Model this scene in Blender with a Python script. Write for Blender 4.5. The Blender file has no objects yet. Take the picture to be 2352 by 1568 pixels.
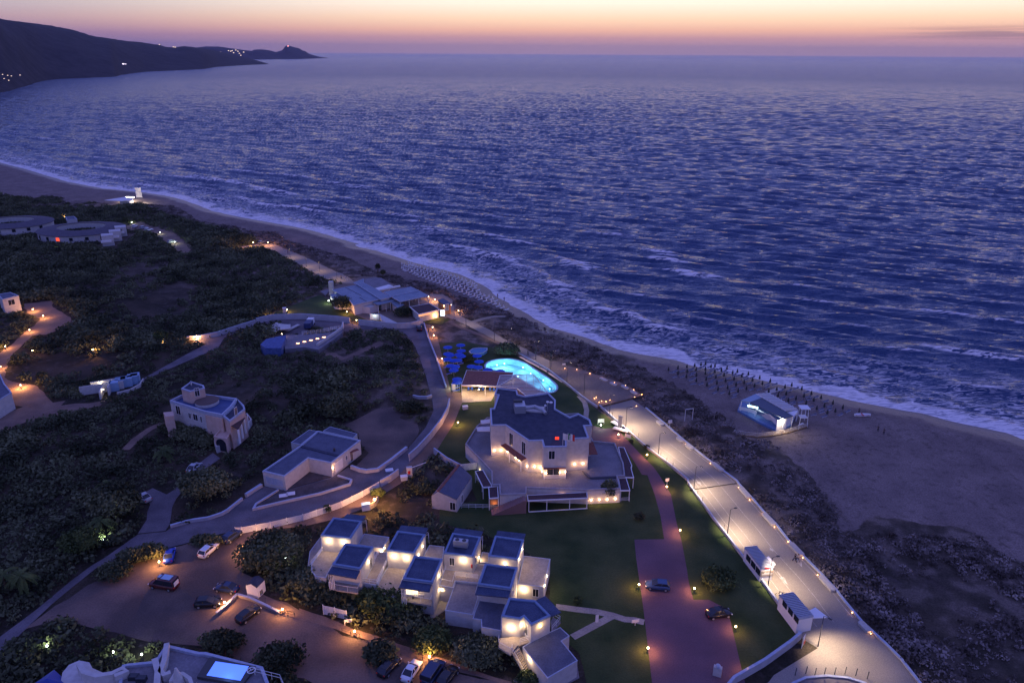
import bpy, bmesh, math, random
import numpy as np
from mathutils import Vector, Matrix, noise
from mathutils.geometry import tessellate_polygon
rnd = random.Random(7)
nrng = np.random.default_rng(5)
scene = bpy.context.scene
COL = scene.collection
# ------------------------------------------------------------------ camera
CH = 85.0; FPX = 1700.0; SEA = -1.0
ROLL = math.atan(10/1602.); PITCH = math.atan(661/FPX)
CR = Matrix.Rotation(math.pi/2-PITCH, 3, 'X') @ Matrix.Rotation(ROLL, 3, 'Z')
cam = bpy.data.objects.new('camera', bpy.data.cameras.new('camera')); COL.objects.link(cam)
cam.data.sensor_width = 36; cam.data.lens = FPX/2352*36; cam.data.clip_end = 200000; cam.data.clip_start = 1
cam.matrix_world = Matrix.Translation((0, 0, CH)) @ CR.to_4x4()
scene.camera = cam
FR = {'v': (0, 0, 1), 'a1': (0, 0, .33347), 'a2': (0, 344.5, .25), 'a3': (574.2, 516.8, .25), 'a4': (0, 660.35, .25), 'z1': (976.2, 775.2, .21973),
      'z2': (947.5, 976.2, .24414), 'z3': (516.8, 918.75, .21973), 'z4': (172.3, 1148.4, .21973), 'z5': (660.35, 1148.4, .18311), 'z6': (976.2, 1177.15, .18311),
      'r1': (1263.3, 775.2, .21973), 'r2': (1493, 803.9, .19531), 'r3': (1435.5, 1091, .21973), 'r4': (1435.5, 1281.1, .24414), 'r5': (0, 1320.7, .29297),
      'r6': (689.1, 1338.5, .29297), 'b1': (717.8, 602.9, .14648), 'b2': (0, 1004.9, .21973), 'b3': (1837.5, 918.75, .41423)}
def ray(f, u, v):
    ox, oy, s = FR[f]; x = ox+u*s; y = oy+v*s
    return CR @ Vector(((x-1176)/FPX, -(y-784)/FPX, -1))
def P(f, u, v, z=0.0):
    d = ray(f, u, v); t = (z-CH)/d.z
    return Vector((d.x*t, d.y*t, z))
def PL(f, pts, z=0.0):
    return [P(f, u, v, z) for u, v in pts]
def Pw(f, u, v, A, B, off=0.0):
    """the point of the vertical plane through A, B that is seen at u, v"""
    d = ray(f, u, v); n = Vector((-(B.y-A.y), B.x-A.x)).normalized()
    if n.y > 0: n = -n
    A2 = Vector((A.x, A.y))+n*off
    t = A2.dot(n)/(d.x*n.x+d.y*n.y)
    return Vector((d.x*t, d.y*t, CH+d.z*t))
# ------------------------------------------------------------------ materials
def nodes(m):
    m.use_nodes = True; nt = m.node_tree; nt.nodes.clear(); return nt
MATS = {}
def mat(name, col, rough=.85, col2=None, scale=1.0, metal=0, bump=0, bscale=None, detail=4, spec=.3, stretch=None, lo=.35, hi=.65, grain=0):
    if name in MATS: return MATS[name]
    m = bpy.data.materials.new(name); nt = nodes(m); N = nt.nodes; L = nt.links
    o = N.new('ShaderNodeOutputMaterial'); b = N.new('ShaderNodeBsdfPrincipled'); L.new(b.outputs[0], o.inputs[0])
    b.inputs['Base Color'].default_value = (*col, 1); b.inputs['Roughness'].default_value = rough
    b.inputs['Metallic'].default_value = metal; b.inputs['Specular IOR Level'].default_value = spec
    tc = N.new('ShaderNodeNewGeometry'); src = tc.outputs['Position']
    if stretch:
        mp = N.new('ShaderNodeMapping'); L.new(src, mp.inputs[0]); mp.inputs['Scale'].default_value = stretch[0]; mp.inputs['Rotation'].default_value = (0, 0, stretch[1]); src = mp.outputs[0]
    if col2:
        n = N.new('ShaderNodeTexNoise'); n.inputs['Scale'].default_value = scale; n.inputs['Detail'].default_value = detail; L.new(src, n.inputs['Vector'])
        r = N.new('ShaderNodeValToRGB'); r.color_ramp.elements[0].position = lo; r.color_ramp.elements[1].position = hi
        r.color_ramp.elements[0].color = (*col, 1); r.color_ramp.elements[1].color = (*col2, 1)
        L.new(n.outputs['Fac'], r.inputs[0]); out = r.outputs[0]
        if grain:
            n3 = N.new('ShaderNodeTexNoise'); n3.inputs['Scale'].default_value = grain; n3.inputs['Detail'].default_value = 2; L.new(src, n3.inputs['Vector'])
            mr = N.new('ShaderNodeMapRange'); L.new(n3.outputs['Fac'], mr.inputs[0]); mr.inputs[1].default_value = .3; mr.inputs[2].default_value = .7; mr.inputs[3].default_value = .84; mr.inputs[4].default_value = 1.16
            mx = N.new('ShaderNodeVectorMath'); mx.operation = 'SCALE'; L.new(out, mx.inputs[0]); L.new(mr.outputs[0], mx.inputs['Scale']); out = mx.outputs[0]
        L.new(out, b.inputs['Base Color'])
    if bump:
        n2 = N.new('ShaderNodeTexNoise'); n2.inputs['Scale'].default_value = bscale or scale*4; n2.inputs['Detail'].default_value = 4; L.new(src, n2.inputs['Vector'])
        bp = N.new('ShaderNodeBump'); bp.inputs['Strength'].default_value = 1; bp.inputs['Distance'].default_value = bump
        L.new(n2.outputs['Fac'], bp.inputs['Height']); L.new(bp.outputs[0], b.inputs['Normal'])
    MATS[name] = m; return m
def emit(name, col, s, base=None):
    if name in MATS: return MATS[name]
    m = bpy.data.materials.new(name); nt = nodes(m); N = nt.nodes; L = nt.links
    o = N.new('ShaderNodeOutputMaterial'); b = N.new('ShaderNodeBsdfPrincipled'); L.new(b.outputs[0], o.inputs[0])
    b.inputs['Base Color'].default_value = (*(base or col), 1); b.inputs['Emission Color'].default_value = (*col, 1); b.inputs['Emission Strength'].default_value = s
    m.cycles.emission_sampling = 'NONE'
    MATS[name] = m; return m
M_white = mat('white_plaster', (.46, .44, .41), .9, (.54, .52, .49), 1.3, bump=.01, bscale=6, lo=.3, hi=.6)
M_trim = mat('parapet_coping', (.34, .38, .46), .8, (.42, .46, .54), 2)
M_lanewall = mat('lane_wall_plaster', (.40, .38, .40), .9, (.48, .46, .47), .8)
M_vcope = mat('sky_tinted_coping', (.15, .22, .34), .8, (.20, .27, .40), 2)  # white coping; the blue cast of the sky is put into its colour
M_wpaint = mat('white_paint', (.75, .74, .72), .6)
M_tar = mat('bitumen_roof', (.030, .035, .06), .75, (.05, .055, .085), .9, bump=.02, grain=5)
M_bluroof = mat('blue_grey_roof_membrane', (.075, .085, .125), .7, (.10, .11, .155), .7, grain=4)
M_vroof = mat('villa_roof_membrane', (.036, .052, .10), .7, (.065, .085, .14), .5, grain=4, detail=8)
M_greyroof = mat('grey_club_roof', (.16, .21, .27), .6, (.21, .26, .32), .35, grain=3)
M_tile = mat('red_roof_tiles', (.17, .06, .045), .8, (.27, .10, .07), 3, bump=.04, bscale=9)
M_tiledark = mat('dark_roof_tiles', (.10, .05, .045), .85, (.05, .035, .045), 2, bump=.04, bscale=9)
M_beige = mat('beige_stone_deck', (.36, .31, .25), .85, (.28, .24, .2), .5, bump=.01, grain=3)
M_terr = mat('grey_terrace_paving', (.16, .155, .17), .8, (.21, .20, .215), .4, grain=3)
M_pink = mat('pink_plaster', (.55, .38, .30), .9, (.62, .45, .36), 1)
M_orange = mat('terracotta_plaster', (.52, .25, .11), .9, (.42, .19, .08), 1)
M_wood = mat('dark_wood', (.10, .06, .035), .8, (.16, .10, .06), 3)
M_glass = mat('dark_window_glass', (.02, .025, .035), .12, spec=.5)
M_metal = mat('painted_dark_metal', (.06, .06, .065), .5)
M_galv = mat('galvanised_metal', (.45, .46, .48), .45, metal=.6)
M_rubber = mat('black_rubber', (.015, .015, .015), .8)
M_road = mat('promenade_concrete', (.29, .245, .195), .85, (.215, .185, .155), .10, bump=.006, bscale=8, grain=6, detail=6)
M_asph = mat('gravel_lane', (.165, .145, .155), .9, (.095, .085, .095), .22, detail=8, bump=.02, bscale=5, grain=3.5)
M_plaza = mat('plaza_paving', (.22, .17, .13), .9, (.16, .125, .10), .2, bump=.01, bscale=5, grain=3)
M_dirt = mat('sandy_dirt', (.22, .15, .11), .95, (.14, .095, .075), .22, bump=.03, bscale=3, grain=3)
M_gravel = mat('car_park_gravel', (.175, .125, .10), .95, (.085, .065, .058), .10, detail=7, lo=.38, hi=.6, bump=.03, bscale=4, grain=3.5)
M_drive = mat('purple_drive_paving', (.15, .085, .105), .85, (.105, .06, .08), .12, bump=.01, bscale=5, grain=6, detail=7)
M_lawn = mat('lawn_grass', (.020, .042, .009), .95, (.06, .078, .024), .14, detail=8, bump=.06, bscale=4, grain=3)
M_leafd = mat('dark_foliage', (.026, .034, .015), .9, (.155, .17, .085), .11, lo=.36, hi=.70, detail=8)
M_leafg = mat('green_foliage', (.030, .050, .014), .9, (.10, .13, .04), .4)
M_leafp = mat('brownish_dune_foliage', (.065, .050, .042), .95, (.34, .28, .25), .25, lo=.38, hi=.66, detail=8)
M_bark = mat('bark', (.10, .075, .05), .9, (.06, .045, .03), 4)
M_blue = mat('blue_canvas', (.02, .07, .42), .8, (.03, .10, .5), 2)
M_canvas = mat('pale_canvas', (.72, .69, .66), .85)
M_dcanvas = mat('dark_green_canvas', (.045, .05, .045), .85)
M_bench = mat('concrete_bench', (.5, .46, .4), .85, (.42, .38, .33), 3)
M_globe = emit('lamp_globe_warm', (1, .72, .38), 14)
M_globew = emit('lamp_globe_white', (.85, 1, .85), 14)
M_wlight = emit('wall_lamp_glow', (1, .80, .5), 16)
M_spot = emit('small_lamp_glow', (1, .5, .22), 8)
M_red = mat('red_paint', (.5, .02, .015), .5)
# ------------------------------------------------------------------ mesh builder
class MB:
    def __init__(s): s.v = []; s.f = []
    def add(s, vs, fs):
        n = len(s.v); s.v += [Vector(a) for a in vs]; s.f += [tuple(n+i for i in f) for f in fs]; return s
    def prism(s, poly, z0, z1):
        poly = [Vector((p[0], p[1])) for p in poly]
        a = sum(poly[i-1].x*poly[i].y-poly[i].x*poly[i-1].y for i in range(len(poly)))
        if a < 0: poly = poly[::-1]
        n = len(poly)
        za = z0 if isinstance(z0, (list, tuple)) else [z0]*n
        zb = z1 if isinstance(z1, (list, tuple)) else [z1]*n
        if a < 0:
            if isinstance(z0, (list, tuple)): za = za[::-1]
            if isinstance(z1, (list, tuple)): zb = zb[::-1]
        vs = [(p.x, p.y, z) for p, z in zip(poly, za)]+[(p.x, p.y, z) for p, z in zip(poly, zb)]
        fs = [tuple(range(n))[::-1], tuple(range(n, 2*n))]+[(i, (i+1) % n, n+(i+1) % n, n+i) for i in range(n)]
        return s.add(vs, fs)
    def box(s, c, sz, rz=0.0, M=None):
        x, y, z = sz[0]/2, sz[1]/2, sz[2]/2
        R = Matrix.Rotation(rz, 3, 'Z') if M is None else M
        vs = [Vector(c)+R @ Vector((a*x, b*y, d*z)) for d in (-1, 1) for a, b in ((-1, -1), (1, -1), (1, 1), (-1, 1))]
        return s.add(vs, [(3, 2, 1, 0), (4, 5, 6, 7), (0, 1, 5, 4), (1, 2, 6, 5), (2, 3, 7, 6), (3, 0, 4, 7)])
    def bar(s, a, b, w, h=None):
        a = Vector(a); b = Vector(b); d = b-a; L = d.length
        if L < 1e-6: return s
        z = d/L; up = Vector((0, 0, 1)) if abs(z.z) < .99 else Vector((1, 0, 0))
        x = up.cross(z).normalized(); y = z.cross(x)
        M = Matrix((x, y, z)).transposed()
        return s.box((a+b)/2, (w, h or w, L), M=M)
    def tube(s, pts, rad, n=8, cap=True):
        pts = [Vector(p) for p in pts]; rad = rad if isinstance(rad, (list, tuple)) else [rad]*len(pts)
        vs = []
        for i, p in enumerate(pts):
            t = (pts[min(i+1, len(pts)-1)]-pts[max(i-1, 0)]).normalized()
            up = Vector((0, 0, 1)) if abs(t.z) < .95 else Vector((1, 0, 0))
            x = up.cross(t).normalized(); y = t.cross(x)
            for k in range(n):
                a = 2*math.pi*k/n; vs.append(p+(x*math.cos(a)+y*math.sin(a))*rad[i])
        fs = [(i*n+k, i*n+(k+1) % n, (i+1)*n+(k+1) % n, (i+1)*n+k) for i in range(len(pts)-1) for k in range(n)]
        if cap: fs += [tuple(range(n))[::-1], tuple(range((len(pts)-1)*n, len(pts)*n))]
        return s.add(vs, fs)
    def lathe(s, c, prof, n=12):
        c = Vector(c); vs = [c+Vector((r*math.cos(2*math.pi*k/n), r*math.sin(2*math.pi*k/n), z)) for r, z in prof for k in range(n)]
        fs = [(i*n+k, i*n+(k+1) % n, (i+1)*n+(k+1) % n, (i+1)*n+k) for i in range(len(prof)-1) for k in range(n)]
        fs += [tuple(range(n))[::-1], tuple(range((len(prof)-1)*n, len(prof)*n))]
        return s.add(vs, fs)
    def ball(s, c, r, n=12, k=7, sz=1.0):
        pr = [(max(.02*r, r*math.sin(math.pi*i/k)), -r*sz*math.cos(math.pi*i/k)) for i in range(k+1)]
        return s.lathe(c, pr, n)
    def build(s, name, m, parent=None, smooth=False):
        off = Vector((0, 0, 0)); p = parent
        while p is not None: off += p.location; p = p.parent
        me = bpy.data.meshes.new(name); me.from_pydata([tuple(v-off) for v in s.v], [], s.f); me.materials.append(m)
        if smooth: me.polygons.foreach_set('use_smooth', [True]*len(me.polygons))
        me.update(); o = bpy.data.objects.new(name, me); COL.objects.link(o)
        if parent is not None: o.parent = parent
        return o
def tag(o, label=None, cat=None, group=None, kind=None):
    if label: o['label'] = label
    if cat: o['category'] = cat
    if group: o['group'] = group
    if kind: o['kind'] = kind
    return o
def thing(name, loc, label, cat, group=None):
    o = bpy.data.objects.new(name, None); o.location = Vector(loc); o.empty_display_size = .3; COL.objects.link(o); tag(o, label, cat, group); return o
def dup(root, loc, rz=None, label=None, group=None):
    def cp(o, par):
        c = o.copy(); COL.objects.link(c)
        if par is not None: c.parent = par
        for ch in o.children: cp(ch, c)
        return c
    r = cp(root, None); r.location = Vector(loc)
    if rz is not None: r.rotation_euler = (0, 0, rz)
    if label: r['label'] = label
    if group: r['group'] = group
    return r
NL = 0
def light(parent, pos, e, col=(1, .62, .3), r=.12, kind='POINT', spot=None, name='light_source', d=None):
    global NL; NL += 1
    l = bpy.data.lights.new(name, kind); l.energy = e*LK; l.color = col; l.shadow_soft_size = r
    if spot: l.spot_size = spot; l.spot_blend = .6
    o = bpy.data.objects.new(name, l); COL.objects.link(o)
    off = Vector((0, 0, 0)); p = parent
    while p is not None: off += p.location; p = p.parent
    o.location = Vector(pos)-off; o.parent = parent
    if kind == 'SPOT' and d is not None: o.rotation_euler = Vector(d).to_track_quat('-Z', 'Y').to_euler()
    return o
LK = 2.4
# ------------------------------------------------------------------ world: the sky just after sunset
w = bpy.data.worlds.new('World'); scene.world = w; w.use_nodes = True; nt = w.node_tree; N = nt.nodes; L = nt.links; N.clear()
wo = N.new('ShaderNodeOutputWorld'); bg = N.new('ShaderNodeBackground'); L.new(bg.outputs[0], wo.inputs[0])
tc = N.new('ShaderNodeTexCoord'); sep = N.new('ShaderNodeSeparateXYZ'); L.new(tc.outputs['Generated'], sep.inputs[0])
def wm(op, a, b=None, clamp=False):
    n = N.new('ShaderNodeMath'); n.operation = op; n.use_clamp = clamp
    for i, x in enumerate((a, b)):
        if x is None: continue
        if isinstance(x, (int, float)): n.inputs[i].default_value = x
        else: L.new(x, n.inputs[i])
    return n.outputs[0]
z = wm('MAXIMUM', sep.outputs[2], 0.0); el = wm('POWER', z, .5)
def ramp(stops):
    r = N.new('ShaderNodeValToRGB'); e = r.color_ramp.elements
    for i, (p, c) in enumerate(stops):
        if i < 2: q = e[i]; q.position = p
        else: q = e.new(p)
        q.color = (*[((x/255.+.055)/1.055)**2.4 if x/255. > .04 else x/255./12.92 for x in c], 1)
    L.new(el, r.inputs[0]); return r.outputs[0]
# positions are sqrt(sin elevation): 1 deg .132, 2 deg .187, 3 deg .229, 4.2 deg .27, 10 deg .417, 20 deg .585
west = ramp([(0, (164, 136, 158)), (.09, (170, 138, 154)), (.135, (194, 146, 150)), (.165, (232, 176, 152)), (.20, (250, 210, 176)), (.245, (255, 240, 220)), (.295, (224, 208, 232)), (.35, (188, 186, 242)), (.46, (140, 152, 240)), (.62, (104, 118, 214)), (1, (112, 118, 208))])
east = ramp([(0, (92, 86, 136)), (.09, (104, 92, 140)), (.14, (136, 110, 146)), (.185, (172, 144, 156)), (.235, (178, 170, 180)), (.30, (158, 158, 200)), (.38, (120, 134, 214)), (.55, (100, 114, 210)), (1, (112, 118, 208))])
az = math.atan2(math.cos(math.radians(19)), math.sin(math.radians(19)))
hl = wm('SQRT', wm('ADD', wm('MULTIPLY', sep.outputs[0], sep.outputs[0]), wm('ADD', wm('MULTIPLY', sep.outputs[1], sep.outputs[1]), 1e-6)))
dt = wm('DIVIDE', wm('ADD', wm('MULTIPLY', sep.outputs[0], math.cos(az)), wm('MULTIPLY', sep.outputs[1], math.sin(az))), hl)
f1 = N.new('ShaderNodeMapRange'); f1.interpolation_type = 'SMOOTHSTEP'; L.new(dt, f1.inputs[0]); f1.inputs[1].default_value = .55; f1.inputs[2].default_value = .985
mx = N.new('ShaderNodeMix'); mx.data_type = 'RGBA'; L.new(f1.outputs[0], mx.inputs[0]); L.new(east, mx.inputs[6]); L.new(west, mx.inputs[7])
# Nishita dusk glow, added faintly
sky = N.new('ShaderNodeTexSky'); sky.sky_type = 'NISHITA'; sky.sun_disc = False; sky.sun_elevation = math.radians(-2.5); sky.sun_rotation = math.radians(19); sky.altitude = 80
# thin cloud streaks low above the western horizon
mp = N.new('ShaderNodeMapping'); L.new(tc.outputs['Generated'], mp.inputs[0]); mp.inputs['Scale'].default_value = (3, 3, 160)
cn = N.new('ShaderNodeTexNoise'); L.new(mp.outputs[0], cn.inputs[0]); cn.inputs['Scale'].default_value = 1.6; cn.inputs['Detail'].default_value = 5
cf = N.new('ShaderNodeMapRange'); L.new(cn.outputs['Fac'], cf.inputs[0]); cf.inputs[1].default_value = .48; cf.inputs[2].default_value = .60
band = N.new('ShaderNodeMapRange'); band.interpolation_type = 'SMOOTHSTEP'; L.new(wm('ABSOLUTE', wm('SUBTRACT', z, .023)), band.inputs[0]); band.inputs[1].default_value = .010; band.inputs[2].default_value = .002
side = N.new('ShaderNodeMapRange'); side.interpolation_type = 'SMOOTHSTEP'; L.new(sep.outputs[0], side.inputs[0]); side.inputs[1].default_value = .38; side.inputs[2].default_value = .52
cm = wm('MULTIPLY', wm('MULTIPLY', cf.outputs[0], band.outputs[0]), wm('MULTIPLY', side.outputs[0], .55))
mc = N.new('ShaderNodeMix'); mc.data_type = 'RGBA'; L.new(cm, mc.inputs[0]); L.new(mx.outputs[2], mc.inputs[6]); mc.inputs[7].default_value = (.17, .12, .19, 1)
ad = N.new('ShaderNodeMix'); ad.data_type = 'RGBA'; ad.blend_type = 'ADD'; ad.inputs[0].default_value = .0008; L.new(mc.outputs[2], ad.inputs[6]); L.new(sky.outputs[0], ad.inputs[7])
L.new(ad.outputs[2], bg.inputs[0]); bg.inputs[1].default_value = 1.0
# ------------------------------------------------------------------ shoreline, land mask and relief
SHORE = ([P('a2', u, v, SEA) for u, v in ((0, 115), (200, 165), (460, 242), (620, 290), (800, 325), (960, 355), (1100, 365), (1300, 385), (1500, 415), (1620, 440), (1730, 475), (1860, 520), (1950, 560), (2100, 590), (2351, 640))]
  + [P('a3', u, v, SEA) for u, v in ((330, 0), (560, 45), (770, 105), (960, 165), (1000, 200), (1150, 228), (1300, 275), (1500, 342), (1700, 388), (1900, 440), (2050, 500), (2190, 575), (2225, 625), (2350, 700))]
  + [P('r1', u, v, SEA) for u, v in ((0, -110), (200, -60), (430, 15), (700, 110), (950, 165), (1100, 190), (1300, 228), (1500, 285), (1700, 322), (1900, 370))]
  + [P('r2', u, v, SEA) for u, v in ((860, 235), (1000, 268), (1200, 312), (1400, 362), (1620, 405), (1760, 432), (1900, 470), (2100, 515), (2352, 580))]
  + [P('b3', u, v, SEA) for u, v in ((440, 28), (560, 52), (680, 70), (800, 105), (920, 135), (1060, 165), (1150, 183), (1242, 215))])
SH = [(-3400, 2300), (-2300, 1700), (-1500, 1350), (-1000, 1050), (-650, 800)]+[(p.x, p.y) for p in SHORE]+[(165, 95), (260, -40), (500, -400), (1500, -1500)]
LANDPOLY = np.array(SH+[(-9000, -3000), (-9000, 2300)])
SHN = np.array(SH)
def inpoly(X, Y, poly):
    poly = np.asarray([(p[0], p[1]) for p in poly], dtype=float)
    r = np.zeros(X.shape, bool); j = len(poly)-1
    bb = (X >= poly[:, 0].min()) & (X <= poly[:, 0].max()) & (Y >= poly[:, 1].min()) & (Y <= poly[:, 1].max())
    if not bb.any(): return r
    x = X[bb]; y = Y[bb]; q = np.zeros(x.shape, bool)
    for i in range(len(poly)):
        xi, yi = poly[i]; xj, yj = poly[j]
        c = ((yi > y) != (yj > y))
        if yj != yi: q ^= c & (x < (xj-xi)*(y-yi)/(yj-yi)+xi)
        j = i
    r[bb] = q; return r
def shoredist(X, Y):
    D = np.full(X.shape, 1e9)
    for i in range(len(SHN)-1):
        a = SHN[i]; b = SHN[i+1]; d = b-a; t = np.clip(((X-a[0])*d[0]+(Y-a[1])*d[1])/(d@d), 0, 1)
        D = np.minimum(D, np.hypot(X-a[0]-t*d[0], Y-a[1]-t*d[1]))
    return D
def vnoise(X, Y, scale, seed=0):
    """smooth value noise, vectorised"""
    r = np.random.default_rng(seed).random((256, 256))
    x = X/scale+1000.3; y = Y/scale+1000.7; xi = np.floor(x).astype(int); yi = np.floor(y).astype(int); fx = x-xi; fy = y-yi
    fx = fx*fx*(3-2*fx); fy = fy*fy*(3-2*fy)
    g = lambda a, b: r[a % 256, b % 256]
    return (g(xi, yi)*(1-fx)+g(xi+1, yi)*fx)*(1-fy)+(g(xi, yi+1)*(1-fx)+g(xi+1, yi+1)*fx)*fy
DUNE = ([P('a2', u, v) for u, v in ((-300, 330), (0, 400), (120, 430), (300, 440), (430, 412), (560, 440), (600, 478), (860, 470), (960, 478), (1150, 505), (1350, 522), (1600, 522), (1760, 600), (1800, 640), (2150, 700))]
  + [P('a3', u, v) for u, v in ((20, 60), (250, 60), (330, 130), (500, 190), (700, 250), (900, 310), (1100, 400), (1300, 450), (1500, 505), (1700, 560), (1900, 650), (2100, 720), (2351, 790))]
  + [P('r1', u, v) for u, v in ((200, -40), (540, 60), (850, 200), (935, 280), (1140, 420), (1400, 530), (1600, 680), (1690, 760), (1850, 830), (1930, 970))]
  + [P('r2', u, v) for u, v in ((1180, 1070), (1450, 1110), (1580, 1250), (1700, 1320), (1860, 1430), (1930, 1568))]
  + [P('b3', u, v) for u, v in ((215, 600), (205, 700), (240, 745), (330, 725), (390, 640), (520, 665), (700, 690), (850, 690), (980, 755), (1090, 830), (1242, 905), (1500, 1010))])
SANDPOLY = [(p[0], p[1]) for p in DUNE]+[(150, 60), (260, -40), (165, 95)]+[(p.x, p.y) for p in SHORE[::-1]]+[(-650, 800), (-680, 740)]
SHEETS = []     # polygons kept flat and free of scrub
def poly(f, pts): return [(p.x, p.y) for p in PL(f, pts)]
LANE_OUT = []
def jit(pts, amp, step=2.5, seed=1):
    out = []; r = random.Random(seed); n = len(pts)
    for i in range(n):
        a = Vector(pts[i]); b = Vector(pts[(i+1) % n]); k = max(1, int((b-a).length/step))
        for j in range(k):
            p = a.lerp(b, j/k); out.append((p.x+r.uniform(-amp, amp), p.y+r.uniform(-amp, amp)))
    return out
def sheet(name, pts, z, m, amp=0.0, keep=True, thick=.06):
    if keep: SHEETS.append(pts)
    if amp: pts = jit(pts, amp, seed=len(pts))
    o = MB().prism(pts, z-thick, z).build(name, m); o['kind'] = 'structure'; return o
# ------------------------------------------------------------------ flat sheets: roads, paths, lawns
def Q(*seg):
    out = []
    for f, pts in seg: out += poly(f, pts)
    return out
def ribbon(pts, wd):
    pts = [Vector((p[0], p[1])) for p in pts]; Lf = []; Rt = []
    for i, p in enumerate(pts):
        t = (pts[min(i+1, len(pts)-1)]-pts[max(i-1, 0)]).normalized(); n = Vector((-t.y, t.x))
        Lf.append(p+n*wd/2); Rt.append(p-n*wd/2)
    return [(q.x, q.y) for q in Lf+Rt[::-1]]
PROM_L = Q(('r1', [(520, 725), (660, 850), (820, 990), (1000, 1150), (1240, 1330), (1440, 1500)]), ('r3', [(655, 85), (715, 175), (830, 330), (920, 460), (1080, 660), (1240, 880), (1420, 1100), (1620, 1380)]), ('r4', [(1470, 500), (1650, 745)]))
PROM_R = Q(('r1', [(860, 645), (1000, 740), (1170, 880), (1400, 1080), (1600, 1240), (1800, 1390), (1950, 1500)]), ('r3', [(1190, 100), (1330, 250), (1440, 380), (1570, 510), (1700, 680), (1860, 850), (2050, 1040), (2200, 1200)]),
  ('b3', [(240, 1110), (340, 1230), (470, 1350), (560, 1440), (660, 1568), (760, 1700)]))
sheet('promenade_road', PROM_L+Q(('r4', [(1815, 845), (1400, 1100), (1250, 1300), (1300, 1420)]))+PROM_R[::-1], .03, M_road)
PLAZA = Q(('z1', [(1290, 330), (1500, 480), (1640, 610), (1820, 730), (2090, 655), (2275, 610), (2170, 540), (2040, 475), (1900, 425), (1740, 375), (1590, 322), (1450, 290), (1300, 245)]))
sheet('plaza_paving', PLAZA, .15, M_plaza, thick=.2)
sheet('upper_promenade', Q(('a3', [(1640, 690), (1740, 800), (1830, 855), (1900, 880), (2010, 930), (2100, 980), (2351, 1105)]), ('z1', [(980, 165), (1100, 235), (1250, 312), (1300, 342), (1300, 240), (1150, 172), (1000, 92), (860, 32)]), ('a3', [(2200, 960), (2050, 890), (1960, 850), (1875, 790), (1860, 690), (1780, 640), (1660, 630)])), .03, M_road, .2)
sheet('north_path', Q(('a3', [(-80, 230), (0, 215), (100, 205), (230, 245), (420, 345), (560, 425), (700, 495), (860, 535), (960, 540), (930, 500), (870, 460), (700, 385), (520, 300), (330, 225), (210, 172), (120, 178), (0, 185), (-80, 200)])), .03, M_road, .4)
LANE = Q(('a3', [(1600, 905), (1640, 1050), (1720, 1250), (1800, 1500)]), ('z1', [(110, 400), (200, 520), (255, 690), (235, 790), (180, 900), (60, 1060)]),
  ('z3', [(2200, 350), (2060, 540), (1860, 730), (1820, 785), (1640, 900), (1440, 1010), (1220, 1120), (820, 1255), (480, 1335), (180, 1392)]), ('z4', [(1690, 335), (1540, 345), (1250, 425), (920, 510), (700, 565), (480, 640), (230, 700)]),
  ('r5', [(520, 130), (400, 230), (200, 420), (0, 620), (-300, 800), (-300, 620), (0, 480), (270, 280), (440, 140), (560, 40)]), ('b2', [(950, 1340), (1100, 1250), (1270, 1130), (1440, 1010), (1730, 980)]),
  ('z4', [(1000, 290), (1200, 235), (1400, 205), (1540, 160), (1600, 125), (1750, 0)]), ('z3', [(0, 1190), (60, 1120), (180, 1050), (240, 1000), (390, 900), (640, 930), (1130, 800), (1290, 700), (1330, 720), (1480, 765), (1600, 750), (1740, 650), (1900, 520), (2010, 390), (2100, 280), (2180, 110), (2170, 20)]),
  ('a3', [(1620, 1400), (1580, 1280), (1520, 1120), (1440, 1010), (1330, 965)]), ('b1', [(1000, 1045), (850, 1045), (500, 1080), (0, 1000)]), ('a3', [(300, 905), (150, 908), (60, 935)]),
  ('a4', [(2230, 400), (2060, 460), (2000, 560), (1800, 640), (1500, 770), (1330, 850), (1310, 838), (1480, 742), (1700, 620), (1900, 515), (1740, 496), (1850, 478), (2000, 448), (2200, 383)]), ('a3', [(60, 903), (200, 870), (480, 864), (800, 887), (1000, 917), (1200, 940), (1340, 953), (1480, 949)]))
sheet('gravel_lane', LANE, .02, M_asph)
sheet('side_lane', Q(('b2', [(1725, 975), (1765, 900), (1800, 720), (1900, 560), (2010, 440), (2130, 330), (2300, 220), (2230, 160), (2080, 260), (1960, 380), (1830, 540), (1740, 590), (1600, 530), (1480, 590), (1560, 700), (1540, 860), (1440, 1005)])), .012, M_asph, .2)
sheet('hotel_drive', Q(('r1', [(430, 915), (560, 950), (690, 945), (800, 1060), (920, 1190), (1080, 1350)]), ('r3', [(360, 0), (480, 200), (540, 500), (590, 680), (650, 1000), (665, 1110), (715, 1300)]), ('r4', [(790, 392), (960, 480), (1000, 620), (1080, 970), (1160, 1300), (1180, 1450), (270, 1450), (255, 1176), (200, 700), (170, 450), (105, 0)]),
  ('r3', [(98, 672), (410, 668), (370, 420), (310, 200), (235, 0)]), ('r1', [(960, 1430), (870, 1280), (800, 1180), (690, 1130), (600, 1120), (440, 1110)])), .03, M_drive)
LAWN = Q(('z1', [(110, 60), (420, 40), (700, 100), (960, 190), (1250, 350), (1490, 510), (1640, 640), (1830, 780), (1960, 880)]), ('r1', [(820, 995), (1240, 1335), (1450, 1515)]), ('r3', [(715, 178), (920, 463), (1240, 883), (1620, 1383)]),
  ('r4', [(1650, 748), (1310, 1010), (1020, 1182), (900, 1400), (-300, 1400)]), ('v', [(1330, 1500), (1262, 1430), (1262, 1290), (1100, 1222), (1010, 1200), (1010, 1168), (1095, 1150), (1060, 1062), (1003, 1035), (1063, 923), (1030, 900), (1020, 850)]))
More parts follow.
